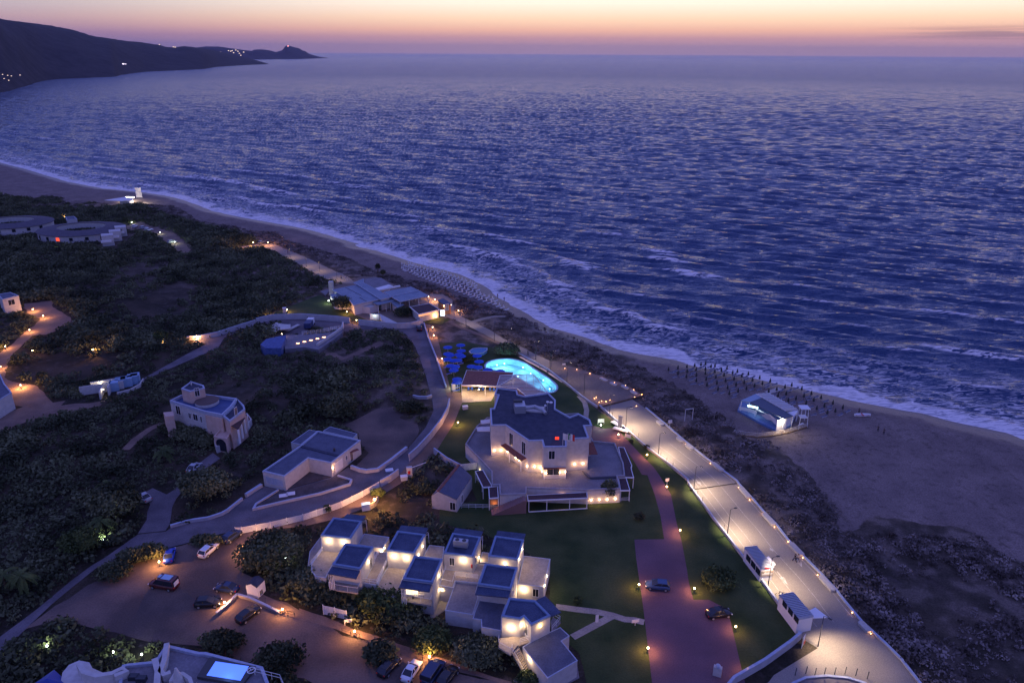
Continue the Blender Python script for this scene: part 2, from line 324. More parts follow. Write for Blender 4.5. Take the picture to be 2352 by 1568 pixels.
LAWN_ARGS = ('hotel_lawn', LAWN, .012, M_lawn, .15); SHEETS.append(LAWN)
sheet('hotel_path', Q(('a3', [(1600, 907), (1690, 925), (1715, 1000), (1765, 1200), (1855, 1568)]), ('z1', [(275, 560), (390, 575), (388, 680), (300, 900), (120, 1180), (40, 1240)]), ('z3', [(2130, 610), (2040, 710), (1960, 770), (1830, 870), (1680, 965), (1560, 1065), (1400, 1150), (1200, 1230), (850, 1310), (480, 1350), (210, 1560), (110, 1480), (180, 1392),
   (480, 1337), (820, 1257), (1220, 1122), (1440, 1012), (1640, 902), (1820, 787), (1860, 732), (2060, 542), (2200, 352)]), ('z1', [(60, 1062), (180, 902), (237, 792), (257, 690), (202, 520), (112, 400)]), ('a3', [(1802, 1500), (1722, 1250), (1642, 1050)])), .016, M_dirt)
sheet('car_park', Q(('z4', [(430, 720), (700, 640), (860, 600), (930, 520), (1250, 432), (1540, 365), (1760, 390), (2000, 330), (1900, 440), (1750, 580), (1780, 740), (1860, 800), (1980, 830), (1990, 960), (2340, 1150)]), ('r6', [(330, 400), (640, 470), (900, 560), (1080, 640), (1400, 730), (1700, 790), (1700, 950), (500, 950)]),
  ('r5', [(2150, 740), (1560, 560), (1280, 520), (800, 440), (500, 330), (200, 430), (0, 625), (200, 400), (400, 250)])), .008, M_gravel, .5)
sheet('garden_path', Q(('z4', [(1990, 1010), (2160, 1080), (2352, 1170)]), ('r6', [(0, 200), (200, 270), (400, 350), (600, 420), (830, 500), (1020, 560), (1200, 610), (1400, 690), (1650, 780), (1690, 900), (1600, 900), (1560, 784), (1380, 735), (1080, 645), (900, 580), (700, 495), (400, 405), (150, 325), (0, 290)]), ('z4', [(2100, 1170), (1990, 1080)])), .02, M_dirt, .2)
sheet('villa_walk', Q(('z6', [(170, 915), (350, 925), (255, 1220), (90, 1330), (60, 1290), (130, 1180)])), .02, M_beige)
sheet('villa_walk', Q(('z5', [(900, 1040), (1110, 1075), (1020, 1180), (930, 1190)])), .02, M_beige)
LPK = 0
for pts in ((('z6', [(1640, 1175), (1900, 1210), (2150, 1240), (2352, 1285)]), ('r3', [(0, 1505), (100, 1512), (200, 1535)])), (('z6', [(1850, 1560), (2000, 1480), (2150, 1400), (2290, 1325), (2352, 1295)]),), (('z1', [(1610, 610), (1670, 680), (1690, 760), (1680, 830), (1730, 930)]),), (('r6', [(1690, 784), (1800, 720), (1860, 700)]),)):
    sheet('lawn_path', ribbon(Q(*pts), 1.3), .022+.004*LPK, M_beige, keep=False, thick=.003); LPK += 1
for pts in ():
    sheet('lawn_path', ribbon(Q(*pts), 1.3), .022, M_beige, keep=False)
sheet('bare_yard', Q(('z3', [(1250, 260), (1420, 180), (1600, 90), (1900, 40), (2150, 50), (1850, 160), (1830, 190), (2000, 240), (2040, 310), (1900, 505), (1740, 640), (1600, 735), (1350, 690), (1500, 550), (1420, 420), (1390, 350)])), .008, M_gravel, .4)
sheet('turning_circle', Q(('r4', [(1500, 1300), (1590, 1176), (1700, 1128), (1900, 1110), (2100, 1130), (2260, 1180), (2400, 1300)])), .034, M_asph, keep=False)
sheet('square_paving', Q(('r4', [(1815, 850), (1330, 1176), (1030, 1300), (1000, 1500), (2600, 1500), (2450, 1300)])), .02, M_asph)
sheet('west_track', Q(('a4', [(200, 150), (340, 140), (490, 120), (480, 180), (660, 270), (680, 310), (560, 370), (440, 430), (300, 440), (180, 540), (60, 700), (60, 850), (350, 900), (480, 1050), (600, 1030), (560, 1080), (950, 1040), (930, 1090), (700, 1120), (520, 1180), (240, 1240), (0, 1330), (-300, 1400), (-300, 1150), (0, 1180), (200, 1100), (100, 1050), (0, 900), (-300, 800), (-300, 700), (0, 600), (130, 500), (270, 380), (380, 290), (250, 230)])), .01, M_dirt, .5)
sheet('dune_car_park', Q(('a2', [(1150, 700), (1290, 665), (1380, 700), (1600, 760), (1680, 830), (1760, 930), (1700, 950), (1640, 930), (1560, 870), (1470, 790), (1300, 740), (1180, 735)])), .01, M_dirt, .5)
sheet('club_forecourt', Q(('a3', [(640, 600), (740, 580), (1040, 480), (1150, 470), (1360, 560), (1660, 640), (1740, 800), (1700, 890), (1350, 920), (1000, 880), (820, 700)])), .006, M_plaza, .3)
sheet('club_lawn', Q(('a3', [(200, 820), (330, 760), (640, 640), (780, 720), (900, 800), (1100, 880), (1000, 885), (480, 815)])), .012, M_lawn, .2)
sheet('club_lawn', Q(('a3', [(1530, 860), (1700, 830), (1830, 870), (1760, 910), (1600, 900)])), .014, M_lawn, .2)
sheet('beach_track', ribbon(Q(('a3', [(2050, 890), (2150, 860), (2250, 838), (2345, 838)])), 2.0), .02, M_road, .2)
sheet('dune_track', ribbon(Q(('a3', [(1850, 900), (1960, 950), (2120, 1010), (2351, 1110)])), 1.6), .02, M_dirt, .2)
sheet('dune_track', ribbon(Q(('a4', [(1500, 1240), (1380, 1300), (1240, 1400), (1150, 1490)])), 1.8), .02, M_dirt, .2)
sheet('scrub_track', ribbon(Q(('a3', [(690, 1190), (760, 1180), (860, 1230), (980, 1180), (1100, 1130), (1220, 1080)])), 2.4), .02, M_dirt, .5)
sheet('theatre_yard', Q(('a3', [(330, 890), (460, 880), (540, 960), (480, 1010), (340, 1020), (300, 960)])), .008, M_asph, .2)
# painted lane lines and arrows
def along(t, s0=0, s1=1, off=0):
    """a line between the promenade's two sides; t = share of the width"""
    out = []
    A = PROM_L[3:]; 
    def samp(Lp, s):
        ds = [0]
        for i in range(1, len(Lp)): ds.append(ds[-1]+math.hypot(Lp[i][0]-Lp[i-1][0], Lp[i][1]-Lp[i-1][1]))
        x = s*ds[-1]
        for i in range(1, len(Lp)):
            if x <= ds[i]+1e-6:
                k = (x-ds[i-1])/(ds[i]-ds[i-1]+1e-9); return (Lp[i-1][0]+(Lp[i][0]-Lp[i-1][0])*k, Lp[i-1][1]+(Lp[i][1]-Lp[i-1][1])*k)
        return Lp[-1]
    for k in range(21):
        s = s0+(s1-s0)*k/20; a = samp(A, s); b = samp(PROM_R[3:-4], s); out.append((a[0]+(b[0]-a[0])*t, a[1]+(b[1]-a[1])*t))
    return out
M_line = mat('worn_road_paint', (.48, .45, .4), .8, (.36, .31, .25), 1.5, lo=.4, hi=.6)
for t, wd in ((.16, .10), (.33, .10), (.62, .10), (.93, .12)):
    sheet('road_marking', ribbon(along(t, .0, .98), wd), .036, M_line, keep=False, thick=.003)
for f, a, b in (('r3', (1510, 750), (1550, 800)), ('r3', (1590, 1005), (1700, 1145)), ('r3', (740, 45), (800, 110)), ('r3', (1800, 870), (1850, 960))):
    A = P(f, *a); B = P(f, *b); d = (B-A).normalized(); n = Vector((-d.y, d.x, 0)); H = A.lerp(B, .45)
    ar = [A-n*.12, H-n*.12, H-n*.45, B, H+n*.45, H+n*.12, A+n*.12]
    sheet('road_arrow', [(p.x, p.y) for p in ar], .037, M_line, keep=False, thick=.003)
# ------------------------------------------------------------------ keep-out footprints (filled in by the buildings before the ground is made)
def keepout(pts): SHEETS.append([(p[0], p[1]) for p in pts])
H_AT = None
def make_ground():
    global H_AT
    gx = np.concatenate([np.array([-9000, -6500, -4500, -3300, -2600, -2000, -1500, -1100, -900, -750, -650, -580, -530, -500]), np.arange(-480, 231, 2.0), np.array([250, 290, 360, 480, 700, 1100, 1800])])
    gy = np.concatenate([np.array([-3000, -1500, -700, -300, -120, -40, 10, 40]), np.arange(54, 731, 2.0), np.array([740, 760, 790, 840, 900, 1000, 1150, 1350, 1600, 1900, 2300])])
    X, Y = np.meshgrid(gx, gy)
    D = shoredist(X, Y); D = np.where(inpoly(X, Y, LANDPOLY), D, -D)
    m = np.zeros(X.shape, bool); sand = inpoly(X, Y, SANDPOLY) | (D < 1)
    for s in SHEETS: m |= inpoly(X, Y, s)
    def blur(a, k):
        for _ in range(k):
            p = np.pad(a, 1, mode='edge'); a = (p[:-2, 1:-1]+p[2:, 1:-1]+p[1:-1, :-2]+p[1:-1, 2:]+4*a)/8
        return a
    ms = (blur(m.astype(float), 4) > .015).astype(float); ms = blur(ms, 7)
    free = np.clip(1-ms*1.15, 0, 1)
    sb = blur(sand.astype(float), 2)
    nz = (vnoise(X, Y, 34, 1)-.45)*3.4+(vnoise(X, Y, 13, 2)-.5)*1.6+(vnoise(X, Y, 5, 3)-.5)*.5
    sandn = (vnoise(X, Y, 18, 4)-.5)*.35+(vnoise(X, Y, 5, 5)-.5)*.12
    inland = np.clip((D-8)/26, 0, 1)
    Z = free*((1-sb)*nz+sb*sandn)*inland
    Z = Z-.05
    t = np.clip((D+20.6)/34, 0, 1); Z = Z-(1-t*t*(3-2*t))*3.2-np.clip((6-D)/12, 0, 1)*.0
    far = np.clip((np.hypot(X, Y)-700)/1500, 0, 1)*np.clip(D/300, 0, 1); Z = Z+far*(18+40*vnoise(X, Y, 500, 9))
    ny, nx = X.shape
    V = np.stack([X.ravel(), Y.ravel(), Z.ravel()], 1)
    idx = np.arange(nx*ny).reshape(ny, nx)
    F = np.stack([idx[:-1, :-1].ravel(), idx[:-1, 1:].ravel(), idx[1:, 1:].ravel(), idx[1:, :-1].ravel()], 1)
    ip = inpoly(X, Y, POOLBIG).ravel(); F = F[~ip[F].any(1)]
    o = np_mesh('ground', V, F, ground_mat(), True)
    for nm, a in (('sand', sb), ('shore', D)):
        at = o.data.attributes.new(nm, 'FLOAT', 'POINT'); at.data.foreach_set('value', a.ravel().astype(np.float32))
    o['kind'] = 'structure'
    def h(x, y):
        x = np.asarray(x, float); y = np.asarray(y, float)
        i = np.clip(np.searchsorted(gx, x)-1, 0, nx-2); j = np.clip(np.searchsorted(gy, y)-1, 0, ny-2)
        fx = (x-gx[i])/(gx[i+1]-gx[i]); fy = (y-gy[j])/(gy[j+1]-gy[j])
        return (Z[j, i]*(1-fx)+Z[j, i+1]*fx)*(1-fy)+(Z[j+1, i]*(1-fx)+Z[j+1, i+1]*fx)*fy
    H_AT = h
def np_mesh(name, V, F, m, smooth=False):
    me = bpy.data.meshes.new(name); k = F.shape[1]
    me.vertices.add(len(V)); me.vertices.foreach_set('co', V.astype(np.float32).ravel())
    me.loops.add(F.size); me.loops.foreach_set('vertex_index', F.astype(np.int32).ravel())
    me.polygons.add(len(F)); me.polygons.foreach_set('loop_start', np.arange(0, F.size, k, dtype=np.int32))
    if smooth: me.polygons.foreach_set('use_smooth', np.ones(len(F), bool))
    me.update(calc_edges=True); me.materials.append(m)
    o = bpy.data.objects.new(name, me); COL.objects.link(o); return o
def ground_mat():
    m = bpy.data.materials.new('ground'); nt = nodes(m); N = nt.nodes; L = nt.links
    o = N.new('ShaderNodeOutputMaterial'); b = N.new('ShaderNodeBsdfPrincipled'); L.new(b.outputs[0], o.inputs[0]); b.inputs['Specular IOR Level'].default_value = .2
    g = N.new('ShaderNodeNewGeometry')
    def nz(s, d=4):
        n = N.new('ShaderNodeTexNoise'); n.inputs['Scale'].default_value = s; n.inputs['Detail'].default_value = d; L.new(g.outputs['Position'], n.inputs['Vector']); return n.outputs['Fac']
    def rp(f, stops):
        r = N.new('ShaderNodeValToRGB'); L.new(f, r.inputs[0])
        for i, (p, c) in enumerate(stops):
            q = r.color_ramp.elements[i] if i < 2 else r.color_ramp.elements.new(p)
            q.position = p; q.color = (*c, 1)
        return r.outputs[0]
    def mix(f, a, c):
        x = N.new('ShaderNodeMix'); x.data_type = 'RGBA'; L.new(f, x.inputs[0]); L.new(a, x.inputs[6]); L.new(c, x.inputs[7]); return x.outputs[2]
    def mr(f, a, bb, c=0, d=1):
        x = N.new('ShaderNodeMapRange'); L.new(f, x.inputs[0]); x.inputs[1].default_value = a; x.inputs[2].default_value = bb; x.inputs[3].default_value = c; x.inputs[4].default_value = d; return x.outputs[0]
    def attr(n):
        a = N.new('ShaderNodeAttribute'); a.attribute_name = n; return a.outputs['Fac']
    sand = rp(nz(.12, 6), [(.35, (.155, .118, .105)), (.65, (.225, .172, .148))])
    sh = attr('shore')
    w1 = N.new('ShaderNodeMath'); w1.operation = 'ADD'; L.new(sh, w1.inputs[0]); L.new(mr(nz(.15, 3), 0, 1, -3, 3), w1.inputs[1])
    wet = mr(w1.outputs[0], 5, 9)
    wetc = N.new('ShaderNodeRGB'); wetc.outputs[0].default_value = (.16, .11, .085, 1)
    sand = mix(wet, wetc.outputs[0], sand)
    soil = rp(nz(.22, 5), [(.38, (.05, .04, .03)), (.50, (.10, .078, .06)), (.60, (.20, .155, .125))])
    inl = mr(sh, 45, 110)
    soild = rp(nz(.10, 5), [(.45, (.022, .020, .012)), (.66, (.06, .045, .03))])
    soil = mix(inl, soil, soild)
    e = N.new('ShaderNodeMath'); e.operation = 'ADD'; L.new(attr('sand'), e.inputs[0]); L.new(mr(nz(.5, 4), 0, 1, -.35, .35), e.inputs[1])
    c = mix(mr(e.outputs[0], .45, .55), soil, sand)
    c = mix(mr(nz(.6, 6), .52, .68, 0, .55), c, rp(nz(.05, 2), [(.4, (.10, .078, .07)), (.6, (.06, .045, .035))]))
    gr = N.new('ShaderNodeVectorMath'); gr.operation = 'SCALE'; L.new(c, gr.inputs[0]); L.new(mr(nz(3.5, 2), .3, .7, .7, 1.3), gr.inputs['Scale'])
    L.new(gr.outputs[0], b.inputs['Base Color']); L.new(mr(wet, 0, 1, .35, .95), b.inputs['Roughness'])
    bp = N.new('ShaderNodeBump'); bp.inputs['Distance'].default_value = .12; bp.inputs['Strength'].default_value = .8; L.new(nz(1.2, 5), bp.inputs['Height']); L.new(bp.outputs[0], b.inputs['Normal'])
    return m
# ------------------------------------------------------------------ the sea
def make_sea():
    na = 900; th = np.radians(np.linspace(-50, 50, na)); r = np.concatenate([np.exp(np.linspace(math.log(95), math.log(3800), 1150, endpoint=False)), np.exp(np.linspace(math.log(3800), math.log(90000), 60))]); nr = len(r)
    T, R = np.meshgrid(th, r); X = R*np.sin(T); Y = R*np.cos(T)
    D = np.full(X.shape, 5000.); nb = R < 1500
    land = inpoly(X, Y, LANDPOLY); D[nb] = shoredist(X[nb], Y[nb]); D = np.where(land, -D, D)
    n1 = vnoise(X, Y, 45, 11); n2 = vnoise(X, Y, 14, 12); n3 = vnoise(X, Y, 120, 13)
    ph = D+(n1-.5)*22+(n2-.5)*5+(n3-.5)*30
    def crest(x, p=3): return ((.5+.5*np.cos(x))**p)
    near = np.exp(-np.clip(D-25, 0, None)/45)*np.clip((D-2)/10, 0, 1)
    gap = np.clip((vnoise(X, Y, 60, 14)-.25)*2.2, 0, 1)
    Z = 1.5*near*gap*crest(2*np.pi*ph/24)
    # breakers and swell running in parallel to the shore
    Z += 1.55*np.clip((D-16)/25, 0, 1)*np.exp(-np.clip(D-75, 0, None)/80)*np.clip((vnoise(X, Y, 95, 15)-.30)*2.5, 0, 1)*crest(2*np.pi*(D+(n3-.5)*45+(n1-.5)*10)/46, 5)
    rs = random.Random(12); S = np.zeros(X.shape)
    for k in range(26):
        wl = 4.2*(1.095**k); an = math.radians(199+rs.gauss(0, 9)); dx, dy = math.sin(an), math.cos(an)
        S += .0068*wl*(.45 if wl > 16 else 2.7 if wl < 8 else 1.4)*np.cos(2*np.pi*(X*dx+Y*dy)/wl+rs.uniform(0, 6.283)+(n3-.5)*4)
    S = S*(.75+.5*vnoise(X, Y, 90, 16)); S = np.where(S > 0, S*1.25, S*.85)
    Z += S*np.clip((D+1)/14, .1, 1)
    fade = np.clip(1-(R-1100)/2600, 0, 1); Z = Z*fade
    V = np.stack([X.ravel(), Y.ravel(), SEA+Z.ravel()-.15], 1)
    idx = np.arange(na*nr).reshape(nr, na)
    F = np.stack([idx[:-1, :-1].ravel(), idx[1:, :-1].ravel(), idx[1:, 1:].ravel(), idx[:-1, 1:].ravel()], 1)
    keep = (D > -25).ravel()[F].any(1) | (R > 1500).ravel()[F].any(1)
    m = bpy.data.materials.new('sea_water'); nt = nodes(m); N = nt.nodes; L = nt.links
    o = np_mesh('sea', V, F[keep], m, True); o['kind'] = 'structure'
    foamw = np.clip((Z-1.0)/.5, 0, 1)*np.clip(np.exp(-np.clip(D-120, 0, None)/40), 0, 1)
    for nm, a in (('shore', D), ('breaker', foamw)):
        at = o.data.attributes.new(nm, 'FLOAT', 'POINT'); at.data.foreach_set('value', a.ravel().astype(np.float32))
    ot = N.new('ShaderNodeOutputMaterial'); b = N.new('ShaderNodeBsdfPrincipled'); f = N.new('ShaderNodeBsdfPrincipled'); ms = N.new('ShaderNodeMixShader')
    L.new(ms.outputs[0], ot.inputs[0]); L.new(b.outputs[0], ms.inputs[1]); L.new(f.outputs[0], ms.inputs[2])
    b.inputs['Base Color'].default_value = (.006, .036, .108, 1); b.inputs['IOR'].default_value = 1.34; b.inputs['Roughness'].default_value = .08
    f.inputs['Base Color'].default_value = (.80, .74, .70, 1); f.inputs['Roughness'].default_value = .9
    g = N.new('ShaderNodeNewGeometry'); cd = N.new('ShaderNodeCameraData')
    ln = N.new('ShaderNodeVectorMath'); ln.operation = 'LENGTH'; L.new(g.outputs['Position'], ln.inputs[0]); dist = ln.outputs['Value']
    def mpg(rot, sc):
        mp = N.new('ShaderNodeMapping'); mp.inputs['Rotation'].default_value = (0, 0, rot); mp.inputs['Scale'].default_value = sc; mp.vector_type = 'POINT'; L.new(g.outputs['Position'], mp.inputs[0]); return mp.outputs[0]
    def nz(v, s, d=3, dis=0):
        n = N.new('ShaderNodeTexNoise'); n.inputs['Scale'].default_value = s; n.inputs['Detail'].default_value = d; n.inputs['Distortion'].default_value = dis; L.new(v, n.inputs['Vector']); return n.outputs['Fac']
    def mth(op, a, c=None):
        n = N.new('ShaderNodeMath'); n.operation = op
        for i, x in enumerate((a, c)):
            if x is None: continue
            if isinstance(x, (int, float)): n.inputs[i].default_value = x
            else: L.new(x, n.inputs[i])
        return n.outputs[0]
    def mr(f_, a, bb, c=0, d=1):
        x = N.new('ShaderNodeMapRange'); L.new(f_, x.inputs[0]); x.inputs[1].default_value = a; x.inputs[2].default_value = bb; x.inputs[3].default_value = c; x.inputs[4].default_value = d; return x.outputs[0]
    # crests run across the wind: stretched along one horizontal direction
    v1 = mpg(math.radians(18), (.22, 1, 1)); v2 = mpg(math.radians(8), (.36, 1, 1))
    def ridged(x): return mth('SUBTRACT', 1, mth('ABSOLUTE', mth('SUBTRACT', mth('MULTIPLY', x, 2), 1)))
    fine = mth('ADD', mth('MULTIPLY', ridged(nz(v1, .42, 5, .3)), .62), mth('MULTIPLY', ridged(nz(v2, .9, 4, .3)), .30))
    farw = mth('ADD', mth('MULTIPLY', nz(v1, .16, 5, .3), 1.5), mth('MULTIPLY', nz(v2, .05, 4, .2), 2.2))
    h = mth('ADD', mth('MULTIPLY', fine, mr(dist, 250, 1200, 1.0, 1.5)), mth('MULTIPLY', farw, mr(dist, 500, 2200, .12, 1)))
    bp = N.new('ShaderNodeBump'); bp.inputs['Strength'].default_value = 1; L.new(h, bp.inputs['Height'])
    L.new(mth('SUBTRACT', mr(dist, 400, 3500, 1.25, 3.4), mr(dist, 3500, 9000, 0, .6)), bp.inputs['Distance'])
    L.new(bp.outputs[0], b.inputs['Normal'])
    L.new(mth('SUBTRACT', mr(dist, 300, 3200, .04, .27), mr(dist, 3200, 9000, 0, .03)), b.inputs['Roughness'])
    def attr(n):
        a = N.new('ShaderNodeAttribute'); a.attribute_name = n; return a.outputs['Fac']
    sh = attr('shore'); br = attr('breaker')
    vs = mpg(math.radians(-41), (.25, 1, 1))
    n_edge = nz(g.outputs['Position'], .09, 5); n_lace = nz(vs, .9, 6, 1.6)
    wash = mr(mth('ADD', sh, mr(n_edge, .3, .7, -5, 5)), 7.0, 4.5)
    lace = mth('MULTIPLY', mr(mth('ADD', sh, mr(n_edge, .3, .7, -16, 16)), 46, 8), mr(n_lace, .50, .58))
    brk = mth('MULTIPLY', mr(br, .1, .8), mr(nz(vs, .6, 5, 1.2), .46, .54))
    fm = mth('MINIMUM', mth('ADD', mth('MULTIPLY', wash, mr(n_lace, .30, .55, .35, .95)), mth('ADD', mth('MULTIPLY', lace, .8), mth('MULTIPLY', brk, .95))), 1)
    L.new(fm, ms.inputs[0])
# ------------------------------------------------------------------ far hills
def interp(pts, x):
    for i in range(1, len(pts)):
        if x <= pts[i][0]:
            a, b_ = pts[i-1], pts[i]; k = (x-a[0])/(b_[0]-a[0]+1e-9); return a[1]+(b_[1]-a[1])*k
    return pts[-1][1]
def make_hill(name, coast, ridge, x0, x1, extra, m, n=150, rough=6, kk=0):
    """coast and ridge lines of the silhouette (a1 frame); the ridge stands `extra` metres beyond the coast"""
    rows = 14; V = []; 
    for i in range(n):
        x = x0+(x1-x0)*i/(n-1)
        c = P('a1', x, interp(coast, x), SEA); R0 = math.hypot(c.x, c.y); dr = Vector((c.x, c.y)).normalized()
        d = ray('a1', x, interp(ridge, x)); k = min(1, min(i, n-1-i)/12.+.12)
        R1 = R0+extra*k; hz = CH+d.z/math.hypot(d.x, d.y)*R1; hz = max(hz, SEA+1)
        for j in range(rows):
            t = j/(rows-1); R = R0+(R1-R0)*t*1.0
            s = 1-(1-t)**1.5; s = s*s*(3-2*s)*.35+s*.65
            bump = (noise.noise(Vector((dr.x*R/350, dr.y*R/350, 3.3)))*.16+noise.noise(Vector((dr.x*R/120, dr.y*R/120, 1.3)))*.05)*(1-abs(2*t-1))
            z = SEA-2+(hz-SEA+2)*max(0, s+bump) if j < rows-1 else hz+(noise.noise(Vector((x*.05, 0, kk)))+.8*noise.noise(Vector((x*.23, 2, kk)))*(kk > 0))*rough*.4
            if j > 0: z = min(z, CH+(hz-CH)*R/R1+.0) if j < rows-1 else z
            V.append((dr.x*R, dr.y*R, z))
        V.append((dr.x*(R1+extra*k*.8), dr.y*(R1+extra*k*.8), SEA-4))
    V = np.array(V); rr = rows+1
    idx = np.arange(n*rr).reshape(n, rr)
    F = np.stack([idx[:-1, :-1].ravel(), idx[1:, :-1].ravel(), idx[1:, 1:].ravel(), idx[:-1, 1:].ravel()], 1)
    o = np_mesh(name, V, F, m, True); o['kind'] = 'structure'; return o
M_hill = mat('far_macchia_hillside', (.020, .018, .022), .95, (.042, .036, .040), .02, grain=.08, detail=6)
M_hill2 = mat('far_headland_rock', (.035, .03, .045), .95, (.055, .048, .065), .01, grain=.03)
COAST1 = [(-900, 900), (-300, 720), (0, 640), (75, 628), (110, 612), (180, 595), (250, 570), (330, 553), (420, 545), (600, 538), (800, 530), (830, 518), (1000, 496), (1200, 488), (1400, 478), (1500, 462), (1700, 450), (1850, 444)]
RIDGE1 = [(-900, -60), (-400, 40), (-100, 88), (0, 105), (60, 120), (150, 142), (250, 155), (400, 175), (480, 190), (560, 206), (640, 232), (690, 250), (780, 263), (900, 283), (1000, 292), (1080, 305), (1130, 312), (1170, 325), (1230, 327), (1290, 319), (1360, 326), (1420, 336), (1500, 350), (1600, 372), (1700, 398), (1780, 420), (1850, 441)]
COAST2 = [(1350, 416), (1700, 413), (1900, 410), (2100, 407), (2265, 403)]
RIDGE2 = [(1350, 330), (1430, 321), (1520, 322), (1600, 334), (1700, 348), (1740, 352), (1760, 343), (1810, 341), (1860, 347), (1905, 360), (1935, 352), (1950, 347), (1965, 330), (1975, 318), (1990, 314), (2010, 319), (2040, 328), (2065, 333), (2090, 350), (2105, 352), (2130, 370), (2150, 378), (2200, 392), (2265, 402)]
# ------------------------------------------------------------------ object kit
CAMP = Vector((0, 0, CH))
def V2(p): return Vector((p[0], p[1]))
def facing(A, B):
    n = Vector((-(B.y-A.y), B.x-A.x, 0)).normalized()
    return n if n.dot(CAMP-A) > 0 else -n
def onwall(A, B, f, u, v, off=0.0):
    d = ray(f, u, v); n = facing(A, B); t = (n.dot(A)+off)/n.dot(d)if abs(n.dot(d)) > 1e-6 else 0
    # plane through A (relative to the camera at x=y=0): n.(d*t) = n.A2d
    t = ((A.x*n.x+A.y*n.y)+off)/(d.x*n.x+d.y*n.y)
    return Vector((d.x*t, d.y*t, CH+d.z*t))
def inset(pl, t):
    pl = [V2(p) for p in pl]; n = len(pl)
    a = sum(pl[i-1].x*pl[i].y-pl[i].x*pl[i-1].y for i in range(n)); sgn = 1 if a > 0 else -1
    out = []
    for i in range(n):
        d1 = (pl[i]-pl[i-1]).normalized(); d2 = (pl[(i+1) % n]-pl[i]).normalized()
        n1 = Vector((-d1.y, d1.x))*sgn; n2 = Vector((-d2.y, d2.x))*sgn
        out.append(pl[i]+(n1+n2)/max(.5, 1+n1.dot(n2))*t)
    return out
def ring(mb, outer, inner, z0, z1):
    n = len(outer); vs = [(p[0], p[1], z) for z in (z0, z1) for p in outer]+[(p[0], p[1], z) for z in (z0, z1) for p in inner]
    a = sum(outer[i-1][0]*outer[i][1]-outer[i][0]*outer[i-1][1] for i in range(n))
    fs = []
    for i in range(n):
        j = (i+1) % n
        q = [(i, j, n+j, n+i), (n+i, n+j, 3*n+j, 3*n+i), (2*n+j, 2*n+i, 3*n+i, 3*n+j), (i, 2*n+i, 2*n+j, j)]
        fs += q if a > 0 else [t[::-1] for t in q]
    return mb.add(vs, fs)
def building(name, label, cat, f, px, ztop, z0=-.4, wall=None, roof=None, ph=.3, t=.32, group=None, coping=None, root=None, keep=True):
    pts = PL(f, px, ztop) if f else [Vector((p[0], p[1], ztop)) for p in px]
    c = sum((p for p in pts), Vector())/len(pts)
    if root is None: root = thing(name, (c.x, c.y, 0), label, cat, group)
    if keep: keepout(pts)
    MB().prism(pts, z0, ztop-ph).build('wall', wall or M_white, root)
    inn = inset(pts, t)
    ring(MB(), inset(pts, -.04), inn, ztop-ph+.002, ztop).build('parapet', coping or M_trim, root)
    MB().prism(inset(pts, t+.01), ztop-ph, ztop-ph+.06).build('roof', roof or M_tar, root)
    return root, pts
def window(root, A, B, f, u, v, w, h, pane=None, name='window', fm=None):
    c = onwall(A, B, f, u, v); n = facing(A, B); tg = Vector((n.y, -n.x, 0)); M = Matrix((tg, n, Vector((0, 0, 1)))).transposed()
    mb = MB()
    for sx in (-1, 1): mb.box(c+n*.03+tg*sx*(w/2+.04), (.08, .1, h+.16), M=M)
    for sz in (-1, 1): mb.box(c+n*.03+Vector((0, 0, sz*(h/2+.04))), (w, .1, .08), M=M)
    mb.box(c+n*.03, (.05, .06, h), M=M)
    fr = mb.build(name, fm or M_wpaint, root)
    MB().box(c+n*.012, (w, .03, h), M=M).build('pane', pane or M_glass, fr)
    return c
def wlamp(root, A, B, f, u, v, e=14, col=(1, .66, .34), sz=.16):
    e = e*(1.3 if root.name.startswith('hotel') else 1.8); c = onwall(A, B, f, u, v, .12); n = facing(A, B); tg = Vector((n.y, -n.x, 0)); M = Matrix((tg, n, Vector((0, 0, 1)))).transposed()
    mb = MB().box(c, (sz, .1, sz*1.3), M=M).box(c+Vector((0, 0, sz*.8)), (sz*.6, .08, .05), M=M)
    o = mb.build('wall_lamp', M_wlight, root)
    light(o, c+n*.4, e, col, .1); return o
def railing(root, pts, h=1.0, name='railing', m=None, rails=3, step=1.6, post=.05):
    mb = MB()
    for i in range(len(pts)-1):
        a = Vector(pts[i]); b = Vector(pts[i+1]); L = (b-a).length; k = max(1, round(L/step))
        for j in range(k+1):
            q = a.lerp(b, j/k); mb.bar(q, q+Vector((0, 0, h)), post)
        for r in range(rails):
            z = Vector((0, 0, h*(1-r*.9/rails))); mb.bar(a+z, b+z, post*.9)
    return mb.build(name, m or M_wpaint, root)
def slab(root, name, pts, z, th, m): return MB().prism(pts, z-th, z).build(name, m, root)
def wstrip(pts, t, z0, z1):
    n = len(pts); Lf = []; Rt = []
    for i, p in enumerate(pts):
        d1 = (p-pts[i-1]).normalized() if i else (pts[1]-p).normalized(); d2 = (pts[i+1]-p).normalized() if i < n-1 else d1
        n1 = Vector((-d1.y, d1.x)); n2 = Vector((-d2.y, d2.x)); m = (n1+n2)/max(.6, 1+n1.dot(n2)); Lf.append(p+m*t/2); Rt.append(p-m*t/2)
    vs = []
    for a, b in zip(Lf, Rt): vs += [(a.x, a.y, z0), (b.x, b.y, z0), (b.x, b.y, z1), (a.x, a.y, z1)]
    fs = [(4*i+j, 4*(i+1)+j, 4*(i+1)+(j+1) % 4, 4*i+(j+1) % 4) for i in range(n-1) for j in range(4)]+[(3, 2, 1, 0), (4*n-4, 4*n-3, 4*n-2, 4*n-1)]
    return MB().add(vs, [f[::-1] for f in fs])
